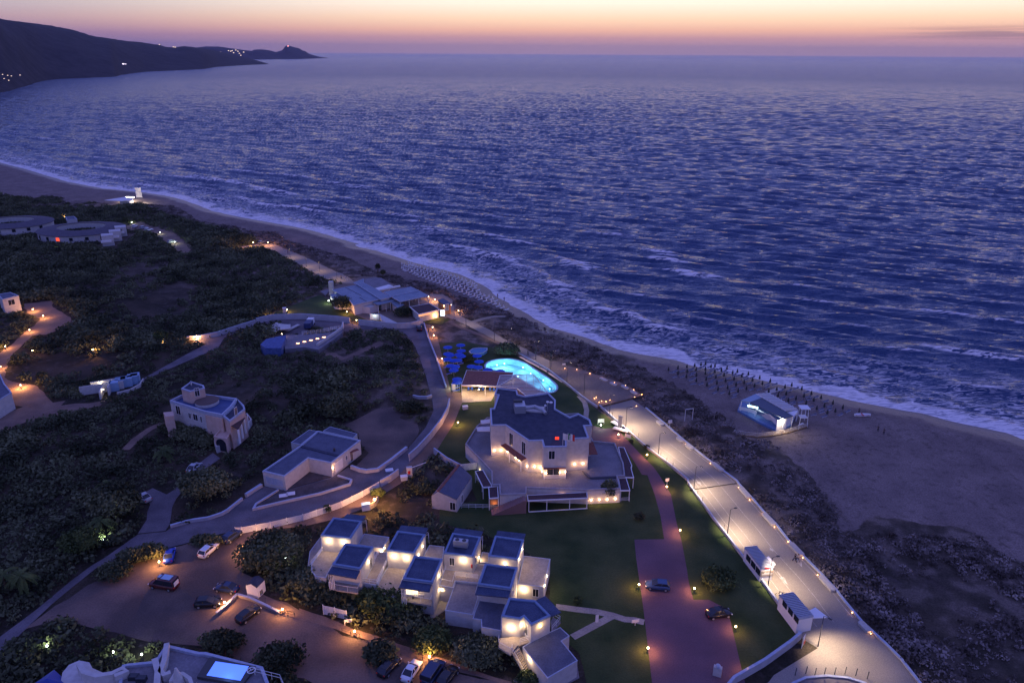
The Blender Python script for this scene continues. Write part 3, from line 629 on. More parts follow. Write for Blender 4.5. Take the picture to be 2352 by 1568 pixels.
def wallrun(name, label, f, px, h, t=.25, m=None, z0=-.3, base=None, cap=None):
    pts = [V2(p) for p in (PL(f, px, 0) if f else px)]
    r = thing(name, (pts[0].x, pts[0].y, 0), label, 'wall')
    wstrip(pts, t, z0, h).build('wall_face', m or M_lanewall, r)
    wstrip(pts, t+.08, h+.002, h+.07).build('coping', cap or M_trim, r)
    return r
# --- globe lamps -----------------------------------------------------------
_lp = {}
def globe_lamp(f, u, v, label, h=.95, e=40, col=(1, .44, .15), white=False, r=.15, zg=0.0, group=None):
    p = P(f, u, v, h+zg); p.z = zg
    key = (h, white, r)
    if key not in _lp:
        root = thing('garden_lamp', p, label, 'lamp', group)
        o = MB().lathe(p, [(.09, 0), (.09, .04), (.035, .06), (.035, h-r*1.3), (.07, h-r*1.1), (.08, h-r*.8)], 8).build('post', M_metal, root)
        MB().ball(p+Vector((0, 0, h)), r, 12, 8).build('globe', M_globew if white else M_globe, root, True)
        _lp[key] = root
    else:
        root = bpy.data.objects.new('garden_lamp', None); root.location = p; COL.objects.link(root); tag(root, label, 'lamp', group)
        for ch in _lp[key].children:
            if ch.type == 'MESH': c = ch.copy(); COL.objects.link(c); c.parent = root
    light(root, p+Vector((0, 0, h+r*2.4)), e*(1.5 if white else 2.9), (.85, 1, .7) if white else col, r)
    return root
def bollard_light(f, u, v, label, e=6, zg=0.03, col=(1, .5, .22), group='small lights along the seaward kerb of the road', h=.22):
    p = P(f, u, v, h+zg); p.z = zg
    root = thing('kerb_light', p, label, 'light', group)
    MB().lathe(p, [(.07, 0), (.07, h*.55)], 8).build('base', M_metal, root)
    MB().lathe(p, [(.06, h*.55), (.075, h*.8), (.05, h)], 8).build('lens', M_spot, root)
    light(root, p+Vector((0, 0, h+.06)), e, col, .05); return root
def street_lamp(f, u, v, ub, vb, label, e, aim):
    b = P(f, ub, vb, .03); top = P(f, u, v, 6.0); top = Vector((b.x+(top.x-b.x)*.15, b.y+(top.y-b.y)*.15, 6.0))
    aim = Vector((aim.x, aim.y, 0)); d = (aim-Vector((b.x, b.y, 0))).normalized()
    root = thing('street_lamp', b, label, 'street lamp', 'street lamps along the promenade')
    MB().tube([b, b+Vector((0, 0, 3)), Vector((b.x, b.y, 5.9))], [.09, .065, .05], 8).build('pole', M_metal, root)
    a = Vector((b.x, b.y, 5.9)); e1 = a+d*.9+Vector((0, 0, .15))
    MB().tube([a-Vector((0, 0, .1)), a+d*.3+Vector((0, 0, .12)), e1], .035, 6).build('arm', M_metal, root)
    M = Matrix((d, Vector((-d.y, d.x, 0)), Vector((0, 0, 1)))).transposed()
    hd = MB().box(e1+Vector((0, 0, .02))+d*.1, (.55, .28, .10), M=M).box(e1+Vector((0, 0, .09))+d*.05, (.35, .2, .05), M=M).build('lamp_head', M_metal, root)
    MB().box(e1+d*.12+Vector((0, 0, -.045)), (.3, .2, .02), M=M).build('lamp_glass', M_wlight, hd)
    sp = light(root, e1+d*.12-Vector((0, 0, .1)), e, (1, .76, .54), .15, 'SPOT', math.radians(112), d=Vector((d.x*.38, d.y*.38, -1)))
    return root
# --- cars -----------------------------------------------------------------
CARM = {}
def paint(name, c, r=.25):
    m = mat('car_paint_'+name, c, r, spec=.6); return m
def car(label, loc, rz, m, kind='hatch', L=4.2, W=1.78, H=1.48, group='parked cars', roofm=None):
    """built along +x (front), then turned by rz"""
    root = thing('parked_car', (0, 0, 0), label, 'car', group)
    hl = L/2
    if kind == 'van': st = [(-hl, .5, .9), (-hl+.1, .93, 1.0), (hl*.45, .96, 1.05), (hl*.8, .9, .98), (hl-.12, .8, .85), (hl, .62, .62)]; cab = [(-hl+.05, .9, 1.0), (-hl+.15, .88, H), (hl*.25, .86, H), (hl*.62, .82, 1.02)]
    elif kind == 'sedan': st = [(-hl, .62, .68), (-hl+.12, .9, .92), (-hl*.5, .97, .96), (hl*.4, .98, .93), (hl*.8, .9, .80), (hl-.1, .78, .66), (hl, .6, .52)]; cab = [(-hl*.72, .82, .95), (-hl*.36, .70, H), (hl*.08, .70, H), (hl*.45, .80, .94)]
    else: st = [(-hl, .7, .74), (-hl+.1, .92, 1.0), (-hl*.5, .98, 1.0), (hl*.4, .98, .97), (hl*.78, .9, .86), (hl-.1, .78, .72), (hl, .6, .55)]; cab = [(-hl+.08, .84, 1.0), (-hl*.72, .74, H), (hl*.02, .72, H), (hl*.48, .82, .97)]
    vs = []; fs = []; k = 8
    for x, wf, zt in st:
        w = W/2*wf
        vs += [(x, -w*.9, .22), (x, -w, .45), (x, -w, zt*.78), (x, -w*.90, zt), (x, w*.90, zt), (x, w, zt*.78), (x, w, .45), (x, w*.9, .22)]
    for i in range(len(st)-1):
        for j in range(k): fs.append((i*k+j, (i+1)*k+j, (i+1)*k+(j+1) % k, i*k+(j+1) % k))
    fs += [tuple(range(k)), tuple(range((len(st)-1)*k, len(st)*k))[::-1]]
    MB().add(vs, fs).build('body', m, root, True)
    # greenhouse: glass cage with a painted roof
    g = []; 
    zb = st[2][2]
    rows = [[(cab[0][0], W/2*.86, zb-.02), (cab[3][0], W/2*.86, zb-.04)], [(cab[1][0], W/2*cab[1][1], H-.06), (cab[2][0], W/2*cab[2][1], H-.06)]]
    (xa, wa, za), (xb, wb, zc) = rows[0]; (xc, wc, zd), (xd, wd, ze) = rows[1]
    gv = [(xa, -wa, za), (xb, -wb, zc), (xb, wb, zc), (xa, wa, za), (xc, -wc, zd), (xd, -wd, ze), (xd, wd, ze), (xc, wc, zd)]
    gl = MB().add(gv, [(3, 2, 1, 0), (4, 5, 6, 7), (0, 1, 5, 4), (1, 2, 6, 5), (2, 3, 7, 6), (3, 0, 4, 7)])
    gl.build('windows', M_glass, root)
    rv = [(xc, -wc, zd), (xd, -wd, ze), (xd+.1, 0, ze), (xd, wd, ze), (xc, wc, zd), (xc-.05, 0, zd)]
    top = [(p[0]*.97, p[1]*.94, p[2]+.07) for p in rv]
    r6 = len(rv); MB().add(rv+top, [tuple(range(r6))[::-1], tuple(range(r6, 2*r6))]+[(i, (i+1) % r6, r6+(i+1) % r6, r6+i) for i in range(r6)]).build('roof', roofm or m, root)
    pl = MB()
    for s in (-1, 1):
        pl.bar((xa, s*wa*1.005, za), (xc, s*wc*1.01, zd+.01), .08, .05).bar((xb, s*wb*1.005, zc), (xd, s*wd*1.01, ze+.01), .07, .05).bar(((xa+xb)/2, s*wa*1.01, za), ((xc+xd)/2, s*wc*1.02, zd), .08, .04)
    pl.build('pillars', m, root)
    for sx in (-1, 1):
        for s in (-1, 1):
            c = Vector((sx*hl*.62, s*(W/2-.09), .32)); w_ = MB(); a = []
            n = 14
            for yy in (-.1, .1): a += [(c.x+.32*math.cos(2*math.pi*q/n), c.y+yy, c.z+.32*math.sin(2*math.pi*q/n)) for q in range(n)]
            w_.add(a, [tuple(range(n)), tuple(range(n, 2*n))[::-1]]+[((q+1) % n, q, n+q, n+(q+1) % n) for q in range(n)])
            wh = w_.build('wheel', M_rubber, root)
            a = []
            for yy in (-.012, .012): a += [(c.x+.2*math.cos(2*math.pi*q/n), c.y+s*.105+yy, c.z+.2*math.sin(2*math.pi*q/n)) for q in range(n)]
            MB().add(a, [tuple(range(n)), tuple(range(n, 2*n))[::-1]]+[((q+1) % n, q, n+q, n+(q+1) % n) for q in range(n)]).build('rim', M_galv, wh)
    for s in (-1, 1):
        MB().box((hl-.10, s*W*.33, st[-2][2]*.86), (.16, .34, .13)).build('headlight', M_wpaint, root)
        MB().box((-hl+.05, s*W*.36, st[1][2]*.8), (.10, .22, .2)).build('taillight', M_red, root)
        MB().box((hl*.42, s*(W/2+.06), .98), (.12, .16, .12)).build('mirror', m, root)
    root.location = Vector(loc); root.rotation_euler = (0, 0, rz); return root
def heading(f, a, b):
    A = P(f, *a); B = P(f, *b); return (A+B)/2, math.atan2(B.y-A.y, B.x-A.x)
# --- people ---------------------------------------------------------------
def person(f, u, v, label, shirt, legs, rz=0.0, hair=(.03, .02, .015), stride=.22, zg=.03, lean=0.0, arm=.1, scale=1.0, skin=(.42, .26, .18), dress=False):
    p = P(f, u, v, zg)
    root = thing('person', p, label, 'person')
    S = {'pel': (0, 0, .95), 'chest': (lean*.5, 0, 1.28), 'neck': (lean*.7, 0, 1.48), 'head': (lean*.75+.01, 0, 1.60), 'top': (lean*.78, 0, 1.72)}
    J = dict(S)
    for s, n in ((1, 'l'), (-1, 'r')):
        J['hip'+n] = (0, s*.1, .9); J['kn'+n] = (s*stride*.6+.04, s*.11, .5); J['an'+n] = (s*stride*1.1-.04, s*.11, .09); J['to'+n] = (s*stride*1.1+.14, s*.12, .04)
        J['sh'+n] = (lean*.6, s*.19, 1.42); J['el'+n] = (lean*.4-s*arm, s*.25, 1.13); J['ha'+n] = (lean*.3-s*arm*1.5+.08, s*.25, .88)
    def skinned(name, joints, edges, rad, m, rootj):
        idx = {j: i for i, j in enumerate(joints)}
        me = bpy.data.meshes.new(name); me.from_pydata([J[j] for j in joints], [(idx[a], idx[b]) for a, b in edges], [])
        me.materials.append(m); o = bpy.data.objects.new(name, me); COL.objects.link(o); o.parent = root
        md = o.modifiers.new('skin', 'SKIN'); md.use_smooth_shade = True
        for j in joints: d = me.skin_vertices[0].data[idx[j]]; d.radius = rad[j] if isinstance(rad[j], tuple) else (rad[j], rad[j]); d.use_root = (j == rootj)
        sb = o.modifiers.new('sub', 'SUBSURF'); sb.levels = 1; sb.render_levels = 1
        return o
    R = {'pel': (.13, .10), 'chest': (.15, .10), 'neck': .055, 'head': (.085, .10), 'top': .05}
    for n in 'lr': R.update({'hip'+n: .085, 'kn'+n: .055, 'an'+n: .038, 'to'+n: .03, 'sh'+n: .055, 'el'+n: .038, 'ha'+n: .032})
    E = [('pel', 'chest'), ('chest', 'neck'), ('neck', 'head'), ('head', 'top')]
    for n in 'lr': E += [('pel', 'hip'+n), ('hip'+n, 'kn'+n), ('kn'+n, 'an'+n), ('an'+n, 'to'+n), ('neck', 'sh'+n), ('sh'+n, 'el'+n), ('el'+n, 'ha'+n)]
    skinned('body', list(J), E, R, mat('skin_tone', skin, .7), 'pel')
    J['wst'] = (lean*.1, 0, 1.0); J['em'] = 0; del J['em']
    for n, s in (('l', 1), ('r', -1)): a = Vector(J['sh'+n]); b = Vector(J['el'+n]); J['sl'+n] = tuple(a.lerp(b, .7))
    R2 = {'wst': (.15, .115), 'chest': (.165, .115), 'neck': (.075, .07), 'shl': .07, 'shr': .07, 'sll': .058, 'slr': .058}
    skinned('shirt', ['wst', 'chest', 'neck', 'shl', 'shr', 'sll', 'slr'], [('wst', 'chest'), ('chest', 'neck'), ('neck', 'shl'), ('neck', 'shr'), ('shl', 'sll'), ('shr', 'slr')], R2, mat('shirt_%.2f_%.2f_%.2f' % shirt, shirt, .9), 'chest')
    R3 = {'pel': (.145, .115), 'hipl': .1, 'hipr': .1, 'knl': .072, 'knr': .072, 'anl': .052, 'anr': .052}
    skinned('trousers', ['pel', 'hipl', 'hipr', 'knl', 'knr', 'anl', 'anr'], [('pel', 'hipl'), ('pel', 'hipr'), ('hipl', 'knl'), ('hipr', 'knr'), ('knl', 'anl'), ('knr', 'anr')], R3, mat('trousers_%.2f_%.2f_%.2f' % legs, legs, .9), 'pel')
    hd = Vector(J['head'])
    MB().ball(p+hd+Vector((-.025, 0, .045)), .105, 10, 6, 1.05).build('hair', mat('hair_%.2f' % hair[0], hair, .8), root, True)
    root.rotation_euler = (0, 0, rz); root.scale = (scale,)*3
    return root
# --- parasols -------------------------------------------------------------
def closed_parasol(m, label, group, bedm, two=True):
    r = thing('closed_parasol', (0, 0, 0), label, 'parasol', group)
    MB().tube([(0, 0, -.3), (0, 0, 2.0)], .03, 6).build('pole', M_wpaint if m is M_canvas else M_metal, r)
    MB().lathe((0, 0, 0), [(.08, .7), (.32, .8), (.27, 1.1), (.15, 1.65), (.03, 2.05)], 8).build('folded_canopy', m, r, True)
    return r
def sunbed(label, group, m):
    r = thing('sunbed', (0, 0, 0), label, 'sunbed', group)
    fr = MB()
    for s in (-1, 1): fr.bar((-.95, s*.3, .28), (.95, s*.3, .28), .05)
    for x in (-.8, .7):
        for s in (-1, 1): fr.bar((x, s*.3, -.1), (x, s*.3, .28), .05)
    fr.build('frame', M_wpaint, r)
    MB().box((-.25, 0, .31), (1.4, .58, .03)).build('seat', m, r)
    MB().box((.68, 0, .44), (.62, .58, .03), M=Matrix.Rotation(-.45, 3, 'Y')).build('backrest', m, r)
    return r
def open_parasol(label, group):
    r = thing('open_parasol', (0, 0, 0), label, 'parasol', group)
    MB().tube([(0, 0, 0), (0, 0, 2.5)], .03, 6).build('pole', M_wpaint, r)
    MB().lathe((0, 0, 0), [(1.45, 2.02), (1.42, 2.08), (.95, 2.28), (.45, 2.42), (.05, 2.5)], 10).build('canopy', M_blue, r)
    return r
# --- vegetation -----------------------------------------------------------
def cloud_np(n, rx, ry, rz, leaf, rng, lump=.28, fill=.55):
    """leaf-sized quads spread through a lumpy crown"""
    d = rng.normal(size=(n, 3)); d /= np.linalg.norm(d, axis=1)[:, None]; d[:, 2] = np.where(d[:, 2] < -.35, -d[:, 2]*.6, d[:, 2])
    ax = rng.normal(size=(5, 3)); ax /= np.linalg.norm(ax, axis=1)[:, None]
    lum = 1+lump*np.max(d @ ax.T, axis=1)-lump*.6+.12*rng.normal(size=n)
    rad = (fill+(1-fill)*rng.random(n)**.5)*lum
    c = d*rad[:, None]*np.array([rx, ry, rz])
    a = rng.normal(size=(n, 3)); a += d*.8; a /= np.linalg.norm(a, axis=1)[:, None]
    t = np.cross(a, rng.normal(size=(n, 3))); t /= np.linalg.norm(t, axis=1)[:, None]; b = np.cross(a, t)
    s = leaf*(.6+.8*rng.random(n))[:, None]
    V = np.stack([c-t*s-b*s*.6, c+t*s-b*s*.6, c+t*s+b*s*.6, c-t*s+b*s*.6], 1)
    return V.reshape(-1, 3)
def quads(n): return np.arange(n*4).reshape(n, 4)
def bush(f, u, v, rx, ry, rz, label, n=900, leaf=.16, m=None, name='bush', cat='bush', trunk=True, zb=None, group=None, w=None):
    p = P(f, u, v, 0) if w is None else Vector(w); z = float(H_AT(p.x, p.y)); p.z = z
    root = thing(name, p, label, cat, group); hc = rz*.75 if zb is None else zb
    V = cloud_np(n, rx, ry, rz, leaf, nrng); V[:, 2] = np.maximum(V[:, 2], -hc+.02)
    V += np.array([0, 0, hc])
    o = np_mesh('crown', V, quads(n), m or M_leafd); o.parent = root
    mb = MB(); r = rnd
    mb.tube([p-Vector((0, 0, .3)), p+Vector((.05, 0, hc*.5)), p+Vector((.1, .05, hc))], [.05*rz, .04*rz, .02*rz], 6)
    for k in range(5):
        a = r.uniform(0, 6.28); mb.tube([p+Vector((0, 0, hc*.4)), p+Vector((math.cos(a)*rx*.35, math.sin(a)*ry*.35, hc*.9)), p+Vector((math.cos(a)*rx*.6, math.sin(a)*ry*.6, hc*1.15))], [.03*rz, .02*rz, .008*rz], 5)
    mb.build('trunk', M_bark, root)
    return root
def palm(f, u, v, h, label, nf=15, L=2.6):
    p = P(f, u, v, 0); p.z = float(H_AT(p.x, p.y)); root = thing('palm_tree', p, label, 'palm tree', 'palm trees')
    MB().tube([p-Vector((0, 0, .3)), p+Vector((.1, 0, h*.5)), p+Vector((0, .1, h))], [.28, .22, .2], 9).build('trunk', M_bark, root)
    mb = MB(); top = p+Vector((0, .1, h))
    for k in range(nf):
        a = k*2.4+rnd.uniform(-.2, .2); up = rnd.uniform(.1, 1.0); prev = None; pts = []
        for i in range(7):
            t = i/6; pts.append(top+Vector((math.cos(a)*L*t, math.sin(a)*L*t, L*(up*t-1.15*t*t*.9))))
        for i in range(6):
            A, B = pts[i], pts[i+1]; dd = (B-A).normalized(); sd = Vector((-math.sin(a), math.cos(a), 0)); w_ = .42*math.sin(math.pi*(i+.7)/7)
            for s in (-1, 1):
                for q in range(3):
                    a0 = A.lerp(B, q/3); a1 = A.lerp(B, (q+.55)/3)
                    mb.add([a0, a1, a1+sd*s*w_+dd*.12-Vector((0, 0, w_*.45)), a0+sd*s*w_+dd*.05-Vector((0, 0, w_*.45))], [(0, 1, 2, 3)])
            mb.bar(A, B, .03)
    mb.build('fronds', M_leafg, root); return root
def sign(f, u, v, w, h, label, ph=1.0, m=None, rz=None, legs=2, zg=0.02, name='sign_board'):
    p = P(f, u, v, zg); rz = math.atan2(p.x, -p.y)*-1 if rz is None else rz
    rz = math.atan2(-p.x, p.y) if rz == 0 else rz
    root = thing(name, p, label, 'sign')
    d = Vector((math.cos(rz), math.sin(rz), 0)); M = Matrix.Rotation(rz, 3, 'Z')
    mb = MB()
    if legs == 2:
        for s in (-1, 1): mb.bar(p+d*s*(w/2-.05), p+d*s*(w/2-.05)+Vector((0, 0, ph+h*.2)), .07)
    else: mb.bar(p, p+Vector((0, 0, ph+h*.2)), .07)
    mb.build('post', M_wpaint, root)
    MB().box(p+Vector((0, 0, ph+h/2)), (w, .05, h), M=M).build('board', m or M_wpaint, root)
    return root
# ================================================================== HOLIDAY VILLAS
ZV = 6.5; ZT = 3.2
def rail_px(root, f, px, z, h=1.0, **k): return railing(root, [P(f, a, b, z) for a, b in px], h, **k)
def canopy(root, f, px, z, th=.18, m=None, name='canopy'): return MB().prism(PL(f, px, z), z-th, z).build(name, m or M_vroof, root)
V = {}
def villa(key, label, f, px, cano=None, ztop=ZV, **k):
    r, p = building('holiday_villa', label, 'villa', f, px, ztop, roof=M_vroof, group='two-storey holiday villas', coping=M_vcope, **k)
    if cano: canopy(r, f, cano, ztop-.45)
    V[key] = (r, p); return r, p
r, p = villa(1, 'white cube villa with two lamps, at the fence end of the villa cluster', 'z5', [(575, 213), (932, 258), (790, 475), (418, 435)], [(748, 168), (985, 192), (935, 258), (690, 228)])
wlamp(r, p[3], p[2], 'z5', 513, 512, 26); wlamp(r, p[3], p[2], 'z5', 703, 530, 26)
rail_px(r, 'z5', [(945, 300), (990, 305), (1000, 400)], ZT, name='balcony_railing')
r, p = villa(2, 'white villa with drop-front canopy over a dark balcony, nearest the small white shed', 'z5', [(720, 540), (1080, 580), (915, 855), (565, 800)], [(565, 812), (915, 868), (862, 980), (503, 915)])
wlamp(r, p[2], p[1], 'z5', 1020, 770, 14); window(r, p[2], p[1], 'z5', 1045, 790, .9, 2.0, name='door')
q = PL('z5', [(500, 990), (540, 985), (905, 1030), (905, 1050), (880, 1150), (620, 1100), (520, 1070)], ZT-.3)
slab(r, 'balcony_floor', PL('z5', [(560, 960), (900, 1010), (885, 1165), (625, 1125), (520, 1090)], ZT-.2), ZT-.2, .25, M_beige)
for a, b in ((515, 925), (535, 922), (555, 925), (575, 928)): MB().bar(P('z5', a, b, ZV-.6), P('z5', a, b, ZV-.6)-Vector((0, 0, 3.2)), .09).build('screen_post', M_wpaint, r)
A, B = P('z5', 600, 960, ZV-.5), P('z5', 880, 1000, ZV-.5)
rail_px(r, 'z5', [(520, 1080), (625, 1118), (882, 1158), (925, 1068)], ZT-.2, .95, name='balcony_railing', rails=1)
r, p = villa(3, 'white villa with two front lamps, second cube from the fence end', 'z5', [(1380, 380), (1730, 425), (1590, 660), (1245, 620)], [(1425, 312), (1765, 345), (1732, 420), (1385, 385)])
wlamp(r, p[3], p[2], 'z5', 1333, 705, 26); wlamp(r, p[3], p[2], 'z5', 1484, 722, 26); wlamp(r, p[2], p[1], 'z5', 1698, 575, 9); wlamp(r, p[2], p[1], 'z5', 1648, 683, 9)
rail_px(r, 'z5', [(1735, 455), (1770, 465), (1775, 540)], ZT, name='balcony_railing')
r, p = villa(4, 'white villa with people and a table on its lit front balcony', 'z5', [(1590, 695), (1945, 735), (1820, 1025), (1450, 975)], [(1447, 985), (1815, 1035), (1780, 1145), (1393, 1090)])
slab(r, 'balcony_floor', PL('z5', [(1445, 1180), (1500, 1110), (1820, 1150), (1800, 1320), (1450, 1260)], ZT-.2), ZT-.2, .3, M_beige)
rail_px(r, 'z5', [(1440, 1225), (1790, 1300), (1835, 1200)], ZT-.2, .95, name='balcony_railing', rails=1)
for a, b in ((1428, 1100), (1445, 1102), (1462, 1105), (1480, 1108)): MB().bar(P('z5', a, b, ZV-.6), P('z5', a, b, ZV-.6)-Vector((0, 0, 3.3)), .09).build('screen_post', M_wpaint, r)
wlamp(r, p[3], p[2], 'z5', 1640, 1110, 12); wlamp(r, p[2], p[1], 'z5', 1902, 945, 12); wlamp(r, p[2], p[1], 'z5', 1910, 1120, 22)
window(r, p[3], p[2], 'z5', 1560, 1130, 2.0, 1.6, name='balcony_window', pane=emit('lit_balcony_window', (1, .8, .5), 1.2)); window(r, p[2], p[1], 'z5', 1925, 930, .9, 2.0, name='door')
r, p = villa(5, 'white villa with a grey air conditioning unit on its roof', 'z6', [(345, 250), (700, 300), (600, 545), (237, 500)], [(378, 187), (730, 232), (698, 298), (352, 252)])
wlamp(r, p[3], p[2], 'z6', 480, 600, 30); wlamp(r, p[2], p[1], 'z6', 677, 562, 12); window(r, p[3], p[2], 'z6', 338, 610, .8, 1.5); window(r, p[2], p[1], 'z6', 632, 575, .8, 1.8, name='door')
c = onwall(p[3], p[2], 'z6', 587, 665, .12); MB().lathe(c-Vector((0, 0, .35)), [(.13, 0), (.13, .6), (.04, .7)], 10).build('fire_extinguisher', M_red, r)
rail_px(r, 'z6', [(705, 345), (725, 350), (720, 460)], ZT, name='balcony_railing')
ac = P('z6', 450, 430, ZV-.2); t5 = math.atan2(p[2].y-p[3].y, p[2].x-p[3].x)
a_ = thing('air_conditioning_unit', ac, 'pale boxy air conditioning unit with two fans on a villa roof', 'air conditioner'); M5 = Matrix.Rotation(t5, 3, 'Z')
MB().box(ac+Vector((0, 0, .85)), (2.5, .95, 1.2), M=M5).build('casing', M_galv, a_)
for s in (-1, 1):
    MB().lathe(ac+M5 @ Vector((s*.6, 0, 1.46)), [(.38, 0), (.36, .06), (.1, .02)], 14).build('fan', M_metal, a_)
    MB().box(ac+M5 @ Vector((s*.9, 0, .13)), (.12, .9, .25), M=M5).build('foot', M_metal, a_)
r, p = villa(6, 'white villa beside the big lawn, farthest along the cluster', 'z6', [(880, 285), (1240, 335), (1165, 580), (800, 535)], [(910, 222), (1262, 262), (1242, 332), (888, 290)])
wlamp(r, p[3], p[2], 'z6', 1003, 640, 14); wlamp(r, p[2], p[1], 'z6', 1221, 455, 22); wlamp(r, p[2], p[1], 'z6', 1183, 582, 22)
r, p = villa(7, 'white villa with a deep blue roof in the middle of the lawn side', 'z6', [(755, 632), (1160, 685), (1080, 945), (665, 890)], [(665, 900), (1078, 955), (1050, 1062), (628, 1020)])
window(r, p[2], p[1], 'z6', 1105, 950, .9, 2.0, name='door')
r, p = villa(8, 'angular white villa with an outside staircase, nearest the camera side', 'z6', [(1052, 1062), (1385, 1095), (1572, 1285), (1330, 1402), (1240, 1300), (1190, 1328), (962, 1292)])
canopy(r, 'z6', [(1510, 1040), (1708, 1245), (1578, 1300), (1395, 1092)], ZV-.45)
wlamp(r, p[6], p[5], 'z6', 1078, 1445, 34); wlamp(r, p[5], p[4], 'z6', 1210, 1413, 18); wlamp(r, p[3], p[2], 'z6', 1447, 1420, 12, (1, .6, .2))
window(r, p[4], p[3], 'z6', 1270, 1450, .9, 2.1, name='door')
# stair terrace
st = P('r6', 1600, 460, ZT)
slab(r, 'stair_landing', PL('r6', [(1565, 430), (1640, 425), (1725, 400), (1795, 430), (1800, 465), (1700, 490), (1650, 560), (1555, 500)], ZT-.2), ZT-.2, .3, M_beige)
rail_px(r, 'r6', [(1560, 445), (1555, 500), (1655, 555), (1665, 520)], ZT-.2, 1.0, name='landing_railing', rails=1)
rail_px(r, 'r6', [(1725, 475), (1798, 455)], ZT-.2, 1.0, name='landing_railing', rails=3)
T0 = P('r6', 1690, 525, ZT-.2); T1 = P('r6', 1790, 710, 0.0); n_ = 12; dd = (T1-T0)/n_; sd = Vector((-dd.y, dd.x, 0)).normalized()
mb = MB()
for i in range(n_):
    c0 = T0+dd*(i+.5); mb.box((c0.x, c0.y, c0.z/1.0-.02-(0)), (Vector((dd.x, dd.y)).length*1.15, 1.5, .16), math.atan2(dd.y, dd.x))
for s in (-1, 1): mb.bar(T0+sd*s*.72-Vector((0, 0, .15)), T1+sd*s*.72-Vector((0, 0, .0)), .08, .22)
mb.build('staircase', M_beige, r)
railing(r, [T0-sd*.78 if (T0-sd).x < (T0+sd).x else T0+sd*.78, T1-sd*.78 if (T0-sd).x < (T0+sd).x else T1+sd*.78], .95, 'stair_railing', rails=1)
# one-storey blocks and decks between the villas
def block(label, f, px, z, roofm=None, name='terrace_block', ph=.06, **k):
    return building(name, label, 'terrace', f, px, z, roof=roofm or M_beige, ph=ph, t=.12, **k)
r, p = block('lit terrace deck in front of the villa at the fence end', 'z5', [(430, 612), (655, 640), (640, 700), (575, 790), (505, 915), (480, 968), (355, 952), (298, 880), (300, 800)], ZT)
rail_px(r, 'z5', [(443, 640), (370, 740), (300, 820)], ZT, name='railing')
r2_, p2_ = block('low white stair wall beside the first terrace deck', 'z5', [(418, 450), (430, 600), (300, 790), (250, 850), (280, 640)], 2.0, name='stair_block')
r, p = block('raised deck roof between the first two cubes at the fence end', 'z5', [(960, 418), (1275, 460), (1195, 600), (1085, 590), (885, 552)], ZT+.3)
wlamp(r, p[2], p[1], 'z5', 1215, 600, 16); wlamp(r, p[3], p[2], 'z5', 1178, 645, 22)
r, p = block('lit walkway deck running between the drop-front villa and the second cube', 'z5', [(1085, 640), (1245, 655), (1250, 760), (1180, 930), (1120, 1062), (935, 1030), (905, 1015), (985, 975), (1090, 775)], ZT)
rail_px(r, 'z5', [(940, 1035), (1120, 1060)], ZT, name='railing', rails=2)
rail_px(r, 'z5', [(1240, 810), (1170, 960), (1122, 1058)], ZT, name='railing')
rail_px(r, 'z5', [(1140, 680), (1092, 780)], ZT, name='railing')
block('wide sagging pale deck between the second cube and the balcony villa', 'z5', [(1262, 830), (1495, 858), (1405, 1085), (1432, 1225), (1290, 1210), (1115, 1120), (1130, 1065), (1190, 940)], ZT-.3)
block('shadowed flat deck behind the balcony villa', 'z5', [(1780, 560), (1965, 580), (1950, 735), (1705, 700)], ZT)
r, p = block('bright terrace deck under the villa with the roof unit', 'z6', [(245, 705), (600, 742), (652, 640), (750, 645), (670, 880), (380, 852), (350, 940), (180, 905)], ZT)
rail_px(r, 'z6', [(380, 800), (665, 838)], ZT, name='railing', rails=4); rail_px(r, 'z6', [(178, 880), (345, 920), (378, 805)], ZT, name='railing', rails=1); rail_px(r, 'z6', [(230, 780), (275, 690)], ZT, name='railing')
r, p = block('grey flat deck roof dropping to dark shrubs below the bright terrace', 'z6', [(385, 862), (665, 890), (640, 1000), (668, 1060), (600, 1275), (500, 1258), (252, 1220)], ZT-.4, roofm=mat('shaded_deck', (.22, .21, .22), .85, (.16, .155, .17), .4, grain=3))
r, p = block('large pale deck roof over the lit lower villa beside the lawn', 'z6', [(1240, 537), (1572, 577), (1490, 928), (1162, 890)], ZT)
wlamp(r, p[3], p[2], 'z6', 1235, 965, 34); window(r, p[3], p[2], 'z6', 1388, 1000, .9, 1.5); wlamp(r, p[2], p[1], 'z6', 1530, 790, 24); wlamp(r, p[2], p[1], 'z6', 1500, 910, 24)
block('narrow lit passage deck between the roof-unit villa and the lawn-side villa', 'z6', [(715, 490), (800, 500), (800, 620), (690, 625)], ZT-.1)
r, p = block('dark flat roof terrace left of the angular villa', 'z6', [(690, 1068), (1035, 1075), (962, 1300), (958, 1475), (708, 1430), (705, 1338), (600, 1325), (620, 1250)], ZT, roofm=M_bluroof)
for a, b in ((655, 1400), (712, 1470)): MB().bar(P('z6', a, b, 0)+Vector((0, 0, 2.8)), P('z6', a, b, 0), .25).build('pillar', M_white, r)
r, p = block('blue-grey flat roof of the lower villa beside the outside stairs', 'r6', [(1745, 500), (1800, 465), (1965, 380), (2040, 345), (2112, 412), (2050, 452), (2175, 605), (1940, 742)], ZT, roofm=M_bluroof)
wlamp(r, p[7], p[0], 'r6', 1795, 597, 22)
for k in range(4): MB().bar(P('r6', 1885+17*k, 660+20*k, 0)+Vector((0, 0, 2.9)), P('r6', 1885+17*k, 660+20*k, 0), .1).build('screen_post', M_wpaint, r)
slab(r, 'patio', PL('r6', [(1940, 745), (2175, 650), (2190, 740), (1960, 860)], .06), .06, .1, M_terr)
rail_px(V[8][0], 'r6', [(1985, 270), (2040, 300), (1975, 375)], ZT-.1, 1, name='balcony_railing', rails=2)
